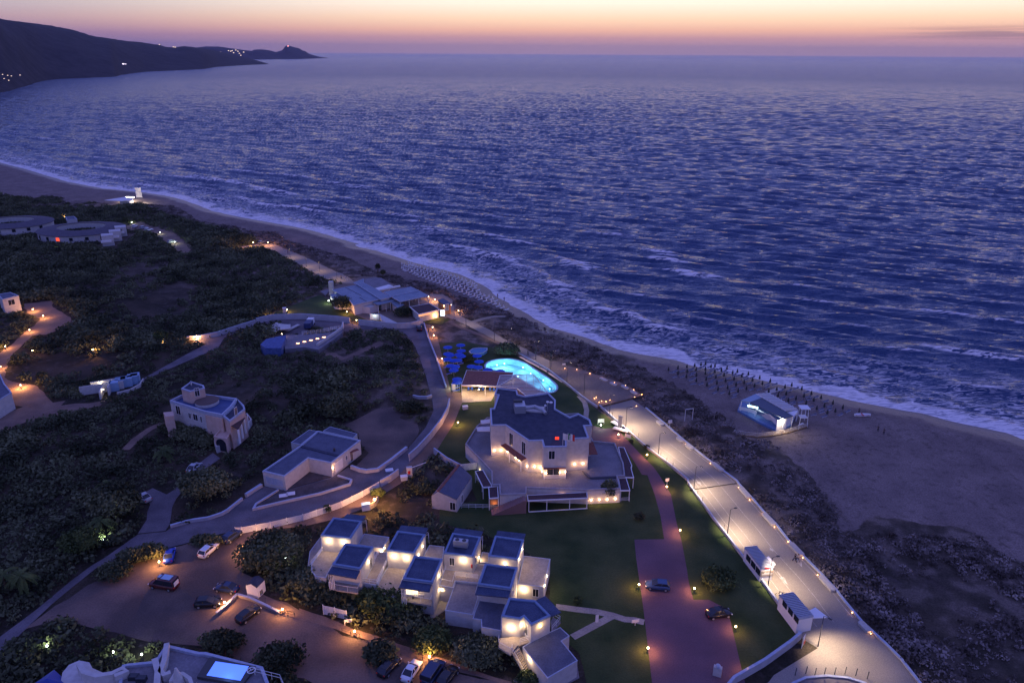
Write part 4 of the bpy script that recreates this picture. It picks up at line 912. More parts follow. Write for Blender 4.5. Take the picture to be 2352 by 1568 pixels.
slab(V[8][0], 'balcony_floor', PL('r6', [(1965, 300), (1985, 265), (2045, 305), (1975, 385)], ZT-.1), ZT-.1, .2, M_terr)
# people round a table on the balcony
tb = P('z5', 1650, 1165, ZT-.2+.75); t_ = thing('dining_table', (tb.x, tb.y, ZT-.2), 'white clothed table with plates on the lit villa balcony', 'table')
MB().box(tb, (1.7, .85, .05)).build('table_top', M_wpaint, t_)
for sx in (-1, 1):
    for sy in (-1, 1): MB().bar((tb.x+sx*.75, tb.y+sy*.35, ZT-.2), (tb.x+sx*.75, tb.y+sy*.35, tb.z), .05).build('leg', M_wood, t_)
person('z5', 1625, 1190, 'person in a white top at the villa balcony table', (.8, .78, .74), (.1, .1, .15), 1.2, zg=ZT-.2, stride=.05)
person('z5', 1700, 1195, 'person in grey standing by the villa balcony railing', (.35, .35, .38), (.05, .05, .08), 2.0, zg=ZT-.2, stride=.05)
# ================================================================== HOTEL
ZH = 10.6; ZP = 3.0
hotel, hp = building('hotel_building', 'large white two-storey hotel with a dark angular roof and stone podium', 'hotel', 'z1', [(750, 520), (960, 545), (970, 590), (1045, 610), (1290, 575), (1365, 650), (1362, 740), (1512, 825), (1605, 790), (1725, 855), (1745, 915), (1668, 918), (1715, 1045), (1478, 1055), (1480, 1135), (1240, 1138), (1222, 1070), (1085, 1075), (840, 910), (690, 912), (680, 735), (718, 735), (765, 595), (725, 590)], ZH, wall=M_white, roof=M_tar, ph=.35)
pod = PL('z2', [(497, 190), (655, 355), (742, 450), (745, 575), (815, 575), (820, 668), (1068, 660), (1075, 600), (1640, 622), (1955, 607), (1928, 492), (2000, 490), (1985, 370), (1905, 182), (1700, 160), (1560, -100), (700, -60), (605, 20)], ZP)
keepout(pod)
MB().prism(pod, -.3, ZP-.02).build('podium', M_white, hotel); MB().prism(inset(pod, .3), ZP-.02, ZP+.01).build('terrace_floor', M_terr, hotel)
ring(MB(), [V2(p) for p in pod], inset(pod, .28), ZP-.018, ZP+.45).build('terrace_parapet', mat('stone_parapet', (.36, .35, .36), .85, (.28, .27, .29), 1.2), hotel)
Hn = lambda i, j: (hp[i], hp[j])
for (i, j, a, b, w_, h_) in ((19, 18, 760, 990, .0, 0), (18, 17, 902, 1063, 1.3, 2.9), (18, 17, 1033, 1155, 1.3, 2.9), (15, 14, 1325, 1225, 1.2, 1.9), (15, 14, 1340, 1398, 2.6, 1.6)):
    if w_: window(hotel, hp[i], hp[j], 'z1', a, b, w_, h_)
for (i, j, a, b, e) in ((19, 18, 726, 1179, 16), (19, 18, 796, 1178, 16), (18, 17, 862, 1192, 10), (18, 17, 946, 1253, 16), (18, 17, 985, 1283, 14), (18, 17, 1065, 1343, 18), (17, 16, 1143, 1348, 18), (17, 16, 1212, 1360, 26), (15, 14, 1222, 1398, 14), (15, 14, 1265, 1416, 16), (15, 14, 1408, 1408, 14), (15, 14, 1466, 1402, 10), (13, 12, 1562, 1322, 16), (13, 12, 1650, 1316, 16)):
    wlamp(hotel, hp[i], hp[j], 'z1', a, b, e, (1, .52, .24), .14)
def awning(root, f, back, front, zb, zf, m=None, posts=(), zpost=0, name='awning'):
    a = [P(f, *q, zb) for q in back]; b = [P(f, *q, zf) for q in front]
    vs = a+b; vs2 = [v-Vector((0, 0, .14)) for v in vs]
    o = MB().add(vs+vs2, [(0, 1, 2, 3), (7, 6, 5, 4), (0, 3, 7, 4), (1, 0, 4, 5), (2, 1, 5, 6), (3, 2, 6, 7)]).build(name, m or M_tile, root)
    for q in posts: c = P(f, *q, zf-.14); MB().bar(c, Vector((c.x, c.y, zpost)), .16).build('porch_post', M_wpaint, root)
    return o
awning(hotel, 'z2', [(872, 150), (1088, 300)], [(1020, 335), (808, 172)], ZP+3.3, ZP+2.6, posts=((912, 255), (1020, 340)), zpost=ZP)
awning(hotel, 'z2', [(1240, 356), (1430, 350)], [(1444, 402), (1233, 410)], ZP+3.1, ZP+2.6, posts=((1240, 412), (1440, 405)), zpost=ZP)
awning(hotel, 'z2', [(1663, 155), (1698, 155)], [(1742, 268), (1660, 272)], ZP+3.4, ZP+2.8)
# perimeter verandas below the terrace
def veranda(label, f, px, z, posts, glass=None):
    r = thing('veranda', P(f, *px[0], 0), label, 'veranda'); pp = PL(f, px, z); keepout(pp)
    MB().prism(pp, z-.2, z).build('roof', M_tiledark, r); ring(MB(), inset(pp, -.05), inset(pp, .1), z-.24, z+.03).build('gutter', M_wpaint, r)
    for a in posts: c = P(f, *a, z-.2); MB().bar(c, Vector((c.x, c.y, 0)), .16).build('porch_post', M_wpaint, r)
    return r
r = veranda('dark tiled veranda on the path side of the hotel podium', 'z2', [(1937, 205), (1992, 210), (2064, 378), (2056, 400), (2080, 490), (1998, 487)], 2.9, [(2062, 385), (2080, 485)])
r = veranda('small dark tiled corner veranda beside the hotel lawn', 'z2', [(1937, 500), (2010, 496), (2046, 610), (1957, 612)], 2.7, [(1960, 612), (2042, 610)])
rail_px(r, 'z2', [(1960, 722), (2040, 718)], .0, 1.0)
r = veranda('long dark tiled veranda with three glazed bays facing the villas', 'z2', [(1080, 658), (1640, 630), (1647, 682), (1086, 708)], 2.7, [(1095, 712), (1265, 703), (1480, 693), (1643, 684)])
gA, gB = P('z2', 1095, 818, 0), P('z2', 1645, 785, 0); n_ = facing(gA, gB)
ga = MB(); ga.bar(gA+Vector((0, 0, .1)), gB+Vector((0, 0, .1)), .12, .2); ga.build('sill', M_wpaint, r)
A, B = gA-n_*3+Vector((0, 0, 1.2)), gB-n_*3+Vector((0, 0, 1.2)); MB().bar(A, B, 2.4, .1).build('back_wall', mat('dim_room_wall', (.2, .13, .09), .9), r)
o = MB().box(gA.lerp(gB, .60)-n_*2.6+Vector((0, 0, 1.8)), (.2, .2, .25)).build('wall_lamp', M_wlight, r); light(o, gA.lerp(gB, .60)-n_*2.2+Vector((0, 0, 1.8)), 14, (1, .5, .2))
r = veranda('dark tiled side veranda beside the gabled house', 'z2', [(590, 432), (662, 420), (742, 560), (745, 578), (662, 582)], 2.9, [(592, 435), (655, 520), (664, 585)])
rail_px(r, 'z2', [(592, 520), (650, 560)], .0, 1.0)
r = veranda('square dark veranda at the foot of the podium steps', 'z2', [(716, 582), (800, 576), (808, 680), (722, 686)], 2.9, [(722, 688), (808, 682)])
rail_px(r, 'z2', [(738, 792), (806, 785)], .0, 1.0)
o = MB().box(P('z2', 765, 720, 1.8), (1.5, .1, 1.2)).build('lit_panel', M_orange, r); light(o, P('z2', 770, 745, 1.5), 6, (1, .5, .2))
for a, b in ((948, 766), (1035, 760), (1682, 722), (1758, 719), (1832, 716), (1908, 710)):
    A, B = (pod[5], pod[6]) if a < 1100 else (pod[8], pod[9]); wlamp(hotel, A, B, 'z2', a, b-18, 9, (1, .52, .22), .14)
# sweeping steps on the podium front
mb = MB(); s0, s1 = P('z2', 745, 820, .1), P('z2', 1060, 680, ZP)
for i in range(14):
    t = (i+.5)/14; q = s0.lerp(s1, t); mb.box((q.x, q.y, q.z/2-.1), (.62, 2.0, q.z+.2), math.atan2(s1.y-s0.y, s1.x-s0.x))
mb.build('terrace_steps', mat('red_stone_steps', (.26, .15, .13), .85), hotel)
# terrace steps on top, planters
mb = MB()
for i in range(3): mb.bar(P('z2', 1600+14*i, 430+6*i, ZP+.12*(3-i)), P('z2', 1660+14*i, 490+6*i, ZP+.12*(3-i)), .3, .12).bar(P('z2', 1660+14*i, 490+6*i, ZP+.12*(3-i)), P('z2', 1925, 478+8*i, ZP+.12*(3-i)), .3, .12)
mb.build('inner_steps', mat('dark_step_edge', (.10, .10, .12), .9), hotel)
# white benches and sunk balcony on the left side
r0 = hotel
for px, z in (([(600, 20), (728, 10), (728, 52), (612, 52)], ZP+3.2), ([(640, -45), (728, -60), (728, -25), (650, -15)], ZP+3.2)):
    slab(r0, 'side_balcony', PL('z2', px, z), z, .2, M_wpaint)
rail_px(r0, 'z2', [(607, 52), (728, 52)], ZP+3.2, 1.0, name='balcony_railing', rails=3); rail_px(r0, 'z2', [(642, -10), (728, -18)], ZP+3.2, 1.0, name='balcony_railing', rails=3)
def mini(name, label, cat, f, u, v, z, parts): 
    p = P(f, u, v, z); r = thing(name, p, label, cat)
    for nm, fn, m in parts: fn(MB(), p).build(nm, m, r)
    return r
mini('roof_plant', 'boxy vent housing with ducts and dishes on the hotel roof', 'roof plant', 'z1', 1110, 770, ZH-.35, [
  ('housing', lambda b, p: b.box(p+Vector((-2.6, .2, .9)), (2.4, 3.0, 1.8), .1), M_galv), ('hood', lambda b, p: b.box(p+Vector((-3.0, 1.2, 2.0)), (2.0, .9, .5), .1), M_metal),
  ('duct', lambda b, p: b.tube([p+Vector((-1.4, .6, .6)), p+Vector((.8, .9, .8)), p+Vector((2.5, -.4, .6)), p+Vector((3.2, -1.8, .4))], .42, 8), M_galv),
  ('plinth', lambda b, p: b.box(p+Vector((.4, .7, .2)), (5.0, 2.6, .4), -.15), M_white), ('mast', lambda b, p: b.tube([p+Vector((3.6, -.3, 0)), p+Vector((3.6, -.3, 2.6))], .05).tube([p+Vector((3.1, -.7, 0)), p+Vector((3.1, -.7, 2.2))], .05), M_galv),
  ('dish', lambda b, p: b.ball(p+Vector((3.6, -.5, 2.6)), .38, 10, 6, .5), M_wpaint), ('dish', lambda b, p: b.ball(p+Vector((4.4, .1, 2.2)), .42, 10, 6, .5), M_wpaint), ('dish', lambda b, p: b.ball(p+Vector((3.1, -.9, 1.9)), .3, 10, 6, .5), M_wpaint)])
def flag(f, u, v, label, cols, z, h=2.8):
    p = P(f, u, v, z); r = thing('flag', p, label, 'flag'); MB().tube([p, p+Vector((0, 0, h))], .04).build('pole', M_wpaint, r)
    for k, c in enumerate(cols):
        vs = []; y0 = k*.45
        for i in range(3):
            for z_ in (h-.05, h-1.5): vs.append((p.x+.06+y0+.225*i, p.y+.1*math.sin(2*(y0+.225*i)), p.z+z_-.35*(y0+.225*i)))
        vs += [Vector(q)+Vector((0, .02, 0)) for q in vs]
        MB().add(vs, [(0, 1, 3, 2), (2, 3, 5, 4), (8, 9, 7, 6), (10, 11, 9, 8), (0, 2, 8, 6), (2, 4, 10, 8), (1, 7, 9, 3), (3, 9, 11, 5), (0, 6, 7, 1), (4, 5, 11, 10)]).build('cloth_band', mat('flag_%d%d%d' % tuple(int(q*9) for q in c), c, .8), r)
flag('z1', 1440, 1125, 'white flag with red marks on the hotel parapet', [(.7, .7, .7), (.65, .6, .6), (.7, .7, .7)], ZH)
flag('z1', 1490, 1125, 'green white and red flag on the hotel parapet', [(.03, .2, .08), (.7, .7, .7), (.55, .03, .03)], ZH)
sg = P('z1', 1380, 1050, ZH+.5); r = thing('neon_sign', (sg.x, sg.y, ZH-.3), 'small glowing red sign on the hotel roof', 'sign'); MB().box(sg, (.8, .1, .6)).build('sign_face', emit('red_neon', (1, .06, .02), 1.0), r); MB().bar((sg.x, sg.y+.1, ZH-.3), sg+Vector((0, .1, 0)), .1).build('post', M_metal, r)
# gabled annex
gp = PL('z2', [(440, 418), (560, 482), (415, 700), (240, 672)], 2.9)
r = thing('annex_building', (gp[0].x, gp[0].y, 0), 'small white gabled house with a blue-grey roof beside the hotel podium', 'house')
A0, A1, A2, A3 = gp; keepout(gp); L0 = A0+(A0-A1)*.35; L1 = A3+(A3-A2)*.35
MB().prism([L0, A1, A2, L1], -.3, 2.9).build('wall', M_white, r)
up = Vector((0, 0, 1.3)); o = .25
MB().add([A0+up, A1+Vector((0, 0, .0)), A2+Vector((0, 0, .0)), A3+up, L0, L1, A0+up-Vector((0, 0, .15)), A1-Vector((0, 0, .15)), A2-Vector((0, 0, .15)), A3+up-Vector((0, 0, .15)), L0-Vector((0, 0, .1)), L1-Vector((0, 0, .1))],
   [(0, 3, 2, 1), (0, 4, 5, 3), (7, 8, 9, 6), (6, 9, 11, 10), (1, 2, 8, 7), (4, 10, 11, 5), (0, 1, 7, 6), (0, 6, 10, 4), (3, 9, 8, 2), (3, 5, 11, 9)]).build('roof', M_bluroof, r)
MB().bar(A0+up, A3+up, .5, .2).build('ridge', M_tile, r); MB().add([L0, A1, A0+up*.9, L1, A2, A3+up*.9], [(0, 1, 2), (5, 4, 3)]).build('gable', M_white, r)
window(r, A3, A2, 'z2', 378, 760, 1.1, 1.7, name='door'); window(r, A2, A1, 'z2', 465, 690, .8, 1.7, name='door')
wallrun('garden_wall', 'white garden wall running from the gate to the gabled house', 'z1', [(95, 1210), (230, 1310), (400, 1400)], 1.4)
r = thing('garden_fence', P('z2', 460, 770), 'white rail fence between the gabled house and the veranda', 'fence'); railing(r, PL('z2', [(462, 782), (730, 790)]), 1.1, 'rails')
r = thing('timber_fence', P('z1', 380, 1390), 'cream board fence with a lit gate between lawn and gabled house', 'fence'); A, B = P('z1', 375, 1395), P('z1', 600, 1370)
mb = MB()
for k in range(7): mb.bar(A+Vector((0, 0, .2+.24*k)), B+Vector((0, 0, .2+.24*k)), .05, .18)
mb.build('boards', M_wpaint, r); mb = MB()
for k in range(6): q = A.lerp(B, k/5); mb.bar(q, q+Vector((0, 0, 1.8)), .09)
mb.build('posts', M_wpaint, r); light(r, P('z1', 565, 1375, .6)+Vector((0, -.6, 0)), 9, (1, .8, .3))
# ================================================================== POOL AREA
POOL = PL('z1', [(612, 300), (628, 268), (665, 243), (730, 225), (800, 216), (880, 214), (960, 225), (1060, 260), (1150, 322), (1250, 385), (1330, 440), (1385, 490), (1395, 520), (1385, 550), (1350, 572), (1300, 580), (1200, 560), (1100, 500), (1000, 440), (900, 390), (780, 350), (690, 340), (640, 330)], .1)
keepout(POOL)
def smoothp(pl, it=2):
    for _ in range(it):
        q = []
        for i in range(len(pl)): a, b = pl[i], pl[(i+1) % len(pl)]; q += [a.lerp(b, .25), a.lerp(b, .75)]
        pl = q
    return pl
POOLS = [Vector((p.x, p.y)) for p in smoothp(POOL)]
if sum(POOLS[i-1].x*POOLS[i].y-POOLS[i].x*POOLS[i-1].y for i in range(len(POOLS))) < 0: POOLS = POOLS[::-1]
pool = thing('swimming_pool', (POOLS[0].x, POOLS[0].y, 0), 'curved swimming pool glowing turquoise behind the hotel', 'swimming pool')
POOLBIG = [(p[0], p[1]) for p in inset(POOLS, -1.2)]
lo = jit(LAWN_ARGS[1], .15, seed=3); hole = [(p.x, p.y) for p in inset(POOLS, .3)]
tri = tessellate_polygon([[Vector((x, y, 0)) for x, y in lo], [Vector((x, y, 0)) for x, y in hole]]); lv = [(x, y, .012) for x, y in lo+hole]
tri = [t if (Vector(lv[t[1]])-Vector(lv[t[0]])).cross(Vector(lv[t[2]])-Vector(lv[t[0]])).z > 0 else (t[2], t[1], t[0]) for t in tri]
lw = MB().add(lv, tri).build('hotel_lawn', M_lawn); lw['kind'] = 'structure'
M_poolt = mat('pool_tiles', (.50, .66, .72), .6); inn = inset(POOLS, .5)
ring(MB(), POOLS, inn, -.1, .14).build('rim', M_trim, pool)
mb = MB(); ni = len(inn); a_in = inset(POOLS, .49)
mb.add([(p.x, p.y, .08) for p in a_in]+[(p.x, p.y, -1.7) for p in a_in], [(i, (i+1) % ni, ni+(i+1) % ni, ni+i) for i in range(ni)]+[tuple(range(ni, 2*ni))]); basin = mb.build('basin', M_poolt, pool)
mw = bpy.data.materials.new('pool_water'); nt = nodes(mw); N = nt.nodes; L = nt.links
ot = N.new('ShaderNodeOutputMaterial'); tr = N.new('ShaderNodeBsdfTransparent'); tr.inputs[0].default_value = (.50, .86, .95, 1); gl = N.new('ShaderNodeBsdfGlossy'); gl.inputs['Roughness'].default_value = .06
fr = N.new('ShaderNodeFresnel'); fr.inputs[0].default_value = 1.33; mxs = N.new('ShaderNodeMixShader'); nn = N.new('ShaderNodeTexNoise'); nn.inputs['Scale'].default_value = 1.5; bb = N.new('ShaderNodeBump'); bb.inputs['Distance'].default_value = .008
L.new(nn.outputs['Fac'], bb.inputs['Height']); L.new(bb.outputs[0], gl.inputs['Normal']); L.new(fr.outputs[0], mxs.inputs[0]); L.new(tr.outputs[0], mxs.inputs[1]); L.new(gl.outputs[0], mxs.inputs[2]); L.new(mxs.outputs[0], ot.inputs[0])
MB().add([(p.x, p.y, 0.0) for p in a_in], [tuple(range(ni))]).build('water_surface', mw, pool)
for a, b, e in ((806, 232, 900), (1030, 270, 800), (636, 300, 500), (1285, 432, 600), (930, 395, 360), (1340, 530, 400), (720, 250, 500), (1150, 345, 500), (1220, 560, 300), (760, 335, 300), (1100, 480, 300)):  # the later entries are lamps added to even out the glow
    c = P('z1', a, b, .1); cc_ = sum((Vector((p.x, p.y, 0)) for p in POOLS), Vector())/len(POOLS); c = c+(cc_-c).normalized()*1.4; c.z = -.55; o = MB().ball(c, .14, 8, 5).build('pool_lamp', emit('pool_lamp_glow', (.7, .95, 1), 12), pool); light(o, c+Vector((0, -.5, .05)), e*.12, (.38, .82, 1), .5)
pp = PL('z1', [(460, 140), (500, 112), (560, 103), (650, 105), (650, 130), (610, 155), (540, 168), (480, 162)], .9); keepout(pp)
r = thing('paddling_pool', (pp[0].x, pp[0].y, 0), 'small raised octagonal blue pool beside the parasols', 'pool')
M_pblue = mat('pale_blue_liner', (.14, .36, .60), .5)
MB().prism(pp, 0, .75).build('basin', M_pblue, r); ring(MB(), inset(pp, -.08), inset(pp, .18), .752, .9).build('rim', M_trim, r); MB().prism(inset(pp, .2), .75, .80).build('water', mat('still_blue_water', (.03, .16, .34), .1), r)
for gx_ in np.arange(min(p.x for p in POOLS), max(p.x for p in POOLS), 4.0):
    for gy_ in np.arange(min(p.y for p in POOLS), max(p.y for p in POOLS), 4.0):
        if inpoly(np.array([gx_]), np.array([gy_]), inset(POOLS, 1.6))[0]: light(pool, (gx_, gy_, -.45), 62, (.52, .80, 1), .9)  # grid of unseen lamps added under the water for a smooth glow
# pool house and pergola
php = PL('z1', [(435, 340), (925, 362), (905, 420), (760, 505), (380, 492)], 3.2); keepout(php)
r = thing('pool_house', (php[0].x, php[0].y, 0), 'open veranda building with a purple-brown roof beside the pool', 'pool house'); ph = r
MB().prism(php, 2.95, 3.2).build('roof', M_tile, r); ring(MB(), inset(php, -.05), inset(php, .08), 2.9, 3.23).build('gutter', M_wpaint, r)
slab(r, 'floor', PL('z1', [(385, 530), (755, 545), (690, 662), (388, 676)], .06), .06, .1, M_beige)
bw = PL('z1', [(392, 536), (742, 546)], 0); MB().bar(bw[0]+Vector((0, 0, 1.45)), bw[1]+Vector((0, 0, 1.45)), 2.88, .2).build('back_wall', mat('brown_back_wall', (.22, .14, .10), .9), r)
for a in ((382, 494), (630, 505), (748, 510)): c = P('z1', *a, 2.95); MB().bar(c, (c.x, c.y, 0), .14).build('porch_post', M_wpaint, r)
for a in ((415, 500), (735, 514)): c = P('z1', *a, 2.7)+Vector((0, .4, 0)); o = MB().box(c, (.3, .15, .12)).build('ceiling_lamp', M_wlight, r); light(o, c-Vector((0, .3, .25)), 240, (1, .68, .36), .1)
c = P('z1', 560, 560, 2.6)+Vector((0, 1, 0)); o = MB().box(c, (.3, .15, .12)).build('ceiling_lamp', M_wlight, r); light(o, c-Vector((0, 0, .2)), 240, (1, .68, .36), .1)
for k, (a, b) in enumerate(((455, 556), (492, 556), (568, 560), (605, 560), (680, 564), (720, 566))):
    c = P('z1', a, b, 0); q = thing('terrace_chair', c, 'dark blue chair under the pool house veranda', 'chair', 'dark chairs under the pool house')
    MB().box(c+Vector((0, 0, .45)), (.55, .55, .08)).build('seat', M_blue, q); MB().box(c+Vector((0, .26, .75)), (.55, .07, .6)).build('backrest', M_blue, q)
    mb = MB(); [mb.bar(c+Vector((x*.24, y*.24, 0)), c+Vector((x*.24, y*.24, .45)), .05) for x in (-1, 1) for y in (-1, 1)]; mb.build('legs', M_metal, q)
pg = thing('pergola', P('z1', 745, 515, 3.4), 'white slatted pergola between hotel and pool', 'pergola'); ZG = 3.4
C = {k: P('z1', *q, ZG) for k, q in dict(a=(785, 395), b=(1135, 382), c=(1285, 572), d=(1055, 606), e=(965, 530), f=(748, 512)).items()}
mb = MB()
out_ = [C[k] for k in 'abcdef']
for i in range(6): mb.bar(out_[i], out_[(i+1) % 6], .14, .2)
mb.build('frame', M_wpaint, pg)
for k in range(15):
    t = (k+1)/16; y0 = C['b'].y*(1-t)+min(C['d'].y, C['c'].y)*t; xs = []
    for i in range(6):
        A, B = out_[i], out_[(i+1) % 6]
        if (A.y-y0)*(B.y-y0) < 0: xs.append(A.x+(B.x-A.x)*(y0-A.y)/(B.y-A.y))
    xs.sort()
    for j in range(0, len(xs)-1, 2): MB().bar((xs[j], y0, ZG-.06), (xs[j+1], y0, ZG-.06), .10, .16).build('slat', M_wpaint, pg)
for k, (a, b) in enumerate(((1060, 392), (1135, 385), (1205, 470), (920, 395))): c = P('z1', a, b, ZG); MB().bar(c, (c.x, c.y, 0), .14).build('post', M_wpaint, pg)
sheet('poolside_paving', Q(('z1', [(720, 590), (760, 520), (640, 370), (800, 352), (1000, 445), (1200, 565), (1290, 590), (1050, 640)])), .02, mat('red_pool_paving', (.22, .10, .08), .85, (.16, .08, .065), .5, grain=3))
proto = open_parasol('wide open blue parasol over a sunbed beside the pool', 'blue poolside parasols')
PB = [(238, 97), (372, 75), (378, 133), (238, 165), (262, 180), (358, 172), (378, 190), (545, 185), (565, 245), (235, 222), (300, 235), (340, 232), (268, 290), (315, 297), (487, 297), (555, 305), (300, 335), (337, 430), (335, 462), (655, 333), (785, 348)]
bedp = sunbed('blue sunbed under the poolside parasols', 'blue sunbeds by the pool', M_blue)
for k, (a, b) in enumerate(PB):
    p = P('z1', a, b, 2.2); p.z = 0
    if k == 0: proto.location = p
    else:
        q = dup(proto, p, rnd.uniform(0, 6))
        if k == 19: q['label'] = 'open blue parasol at the left rim of the glowing pool'
        if k == 20: q['label'] = 'open blue parasol half hidden behind the pool house roof'
        if k == 18: q['label'] = 'blue parasol closest to the white pool house post'
        if k == 1: q['label'] = 'lone blue parasol at the far edge of the poolside lawn'
    if k == 0: bedp.location = p+Vector((.8, -1.2, 0)); bedp.rotation_euler = (0, 0, .4)
    elif k % 3 != 1: dup(bedp, p+Vector((rnd.uniform(-1, 1), -1.3, 0)), rnd.uniform(.1, .8))
# ================================================================== BEACH CLUB
def flatroof(root, f, px, z, m, th=.25, walls=None, inn=.5, posts=(), name='roof', rim=None):
    pp = PL(f, px, z); keepout(pp); MB().prism(pp, z-th, z).build(name, m, root)
    if rim: ring(MB(), inset(pp, -.04), inset(pp, .14), z-th*.7, z+.08).build('roof_edge', rim, root)
    if walls: MB().prism(inset(pp, inn), -.3, z-th-.01).build('wall', walls, root)
    for a in posts: c = P(f, *a, z-th); MB().bar(c, (c.x, c.y, 0), .18).build('post', M_wpaint, root)
    return pp
M_clubwall = mat('club_pale_wall', (.5, .5, .5), .9)
r = thing('beach_club', P('b1', 600, 450, 0), 'sprawling beach club with large blue-grey flat roofs above the dunes', 'beach club'); club = r
flatroof(r, 'b1', [(310, 430), (520, 385), (700, 350), (1060, 575), (860, 615), (640, 670), (580, 590), (400, 478)], 3.9, M_greyroof, walls=M_clubwall, rim=M_trim)
for a, b, c_, d_ in ((520, 390, 770, 520), (700, 358, 960, 480), (740, 548, 850, 612), (940, 508, 1060, 575)):
    MB().bar(P('b1', a, b, 3.93), P('b1', c_, d_, 3.93), .16, .1).build('roof_seam', M_metal, r)
flatroof(r, 'b1', [(705, 348), (640, 318), (800, 255), (800, 315), (1020, 432), (1230, 540), (1065, 577)], 4.3, M_greyroof, walls=M_clubwall, rim=M_trim)
flatroof(r, 'b1', [(800, 315), (800, 255), (985, 235), (1080, 240), (1235, 345), (1010, 425)], 3.6, M_terr, walls=M_clubwall, name='upper_terrace')
A, B, C_, D_ = PL('b1', [(985, 400), (1190, 345), (1260, 360), (1040, 430)], 4.2); MB().prism([A, B, C_, D_], 3.9, 4.2).build('white_canopy', M_wpaint, r)
MB().bar(P('b1', 1030, 435, 4.1), P('b1', 1370, 368, 4.1), .8, .5).build('white_beam', M_wpaint, r)
flatroof(r, 'b1', [(275, 498), (400, 478), (585, 592), (400, 600), (335, 590)], 3.3, M_greyroof, walls=M_wpaint, inn=.1, rim=None, name='low_roof')
flatroof(r, 'b1', [(1115, 460), (1540, 380), (1665, 438), (1235, 532)], 4.4, M_greyroof, rim=M_trim, name='pergola_roof')
flatroof(r, 'b1', [(1240, 536), (1670, 440), (1815, 520), (1370, 615)], 4.2, M_greyroof, rim=M_trim, posts=((1375, 612), (1515, 585), (1665, 555), (1810, 525)), name='pergola_roof')
slab(r, 'deck', PL('b1', [(1400, 700), (1520, 695), (1830, 640), (1740, 580), (1300, 600)], .5), .5, .4, M_terr)
railing(r, PL('b1', [(1400, 640), (1520, 640), (1665, 600), (1820, 560)], .5), 1.0, 'deck_railing', rails=1)
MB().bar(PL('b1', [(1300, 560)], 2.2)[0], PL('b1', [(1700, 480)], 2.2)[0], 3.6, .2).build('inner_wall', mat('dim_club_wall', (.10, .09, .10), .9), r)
flatroof(r, 'b1', [(940, 625), (1220, 540), (1310, 595), (1030, 662)], 3.3, M_greyroof, posts=((980, 645), (1030, 662), (1150, 635), (1220, 615)), name='porch_roof')
flatroof(r, 'b1', [(1220, 615), (1330, 595), (1440, 655), (1330, 705)], 3.0, M_greyroof, walls=M_clubwall, name='porch_roof')
MB().prism(PL('b1', [(650, 680), (935, 620), (1030, 665), (900, 700)], 2.4), -.2, 2.4).build('side_wall', M_clubwall, r)
MB().prism(PL('b1', [(1050, 800), (1420, 940), (1280, 955), (1085, 900)], 1.4), -.2, [1.4, .2, .2, 1.4]).build('ramp_wall', M_white, r)
gq = P('b1', 975, 850, 1.0); MB().box(gq, (3.2, .2, 2.0)).build('garage_door', M_wpaint, r); light(r, gq+Vector((0, -.8, .6)), 14, (.75, 1, .9))
MB().prism(PL('b1', [(125, 450), (285, 412), (265, 440), (205, 508)], .4), -.2, .4).build('terrace_slab', M_terr, r)
MB().box(P('b1', 295, 395, 2.5), (1.6, 1.6, 5)).build('chimney', M_white, r)
r = thing('club_bar', P('b1', 1800, 700, 0), 'low dark-roofed club bar with arched white wall and lit windows', 'bar')
pp = flatroof(r, 'b1', [(1525, 695), (1835, 640), (1998, 738), (1665, 812)], 3.0, M_tiledark, walls=M_white, inn=.4, rim=M_wpaint)
for a in (1690, 1740, 1790, 1830): window(r, P('b1', 1665, 812, 3), P('b1', 1998, 738, 3), 'b1', a, 828-(a-1690)*.22, 1.3, .7, pane=emit('warm_lit_window', (1, .45, .15), .9))
MB().prism(ribbon(PL('b1', [(1640, 875), (1740, 860), (1810, 850), (1870, 890)], 0), .3), -.2, 1.2).build('curved_wall', M_white, r)
ks = P('b1', 2038, 790, 1.0); MB().box(ks, (1.5, .4, 2.0)).build('lit_screen', emit('screen_white', (.75, .85, 1), 1.6), r)
r = thing('orange_kiosk', P('b1', 2080, 700, 0), 'terracotta walled kiosk with a dark curved roof beside the promenade', 'kiosk')
pp = PL('b1', [(1955, 590), (2050, 560), (2185, 650), (2075, 668)], 3.6); keepout(pp)
MB().prism(inset(pp, .3), -.2, 3.4).build('wall', M_orange, r); MB().prism(pp, 3.4, 3.65).build('roof', M_bluroof, r)
window(r, P('b1', 2075, 668, 3.6), P('b1', 2185, 650, 3.6), 'b1', 2105, 700, 1.3, 2.2, name='door', pane=mat('lit_door_pane', (.3, .28, .25), .5))
for a, b in ((2060, 670), (2178, 652)): o = MB().box(P('b1', a, b, 3.0)-Vector((0, .6, 0)), (.18, .18, .18)).build('wall_lamp', M_wlight, r); light(o, P('b1', a, b, 2.9)-Vector((0, 1.0, 0)), 22, (1, .5, .2))
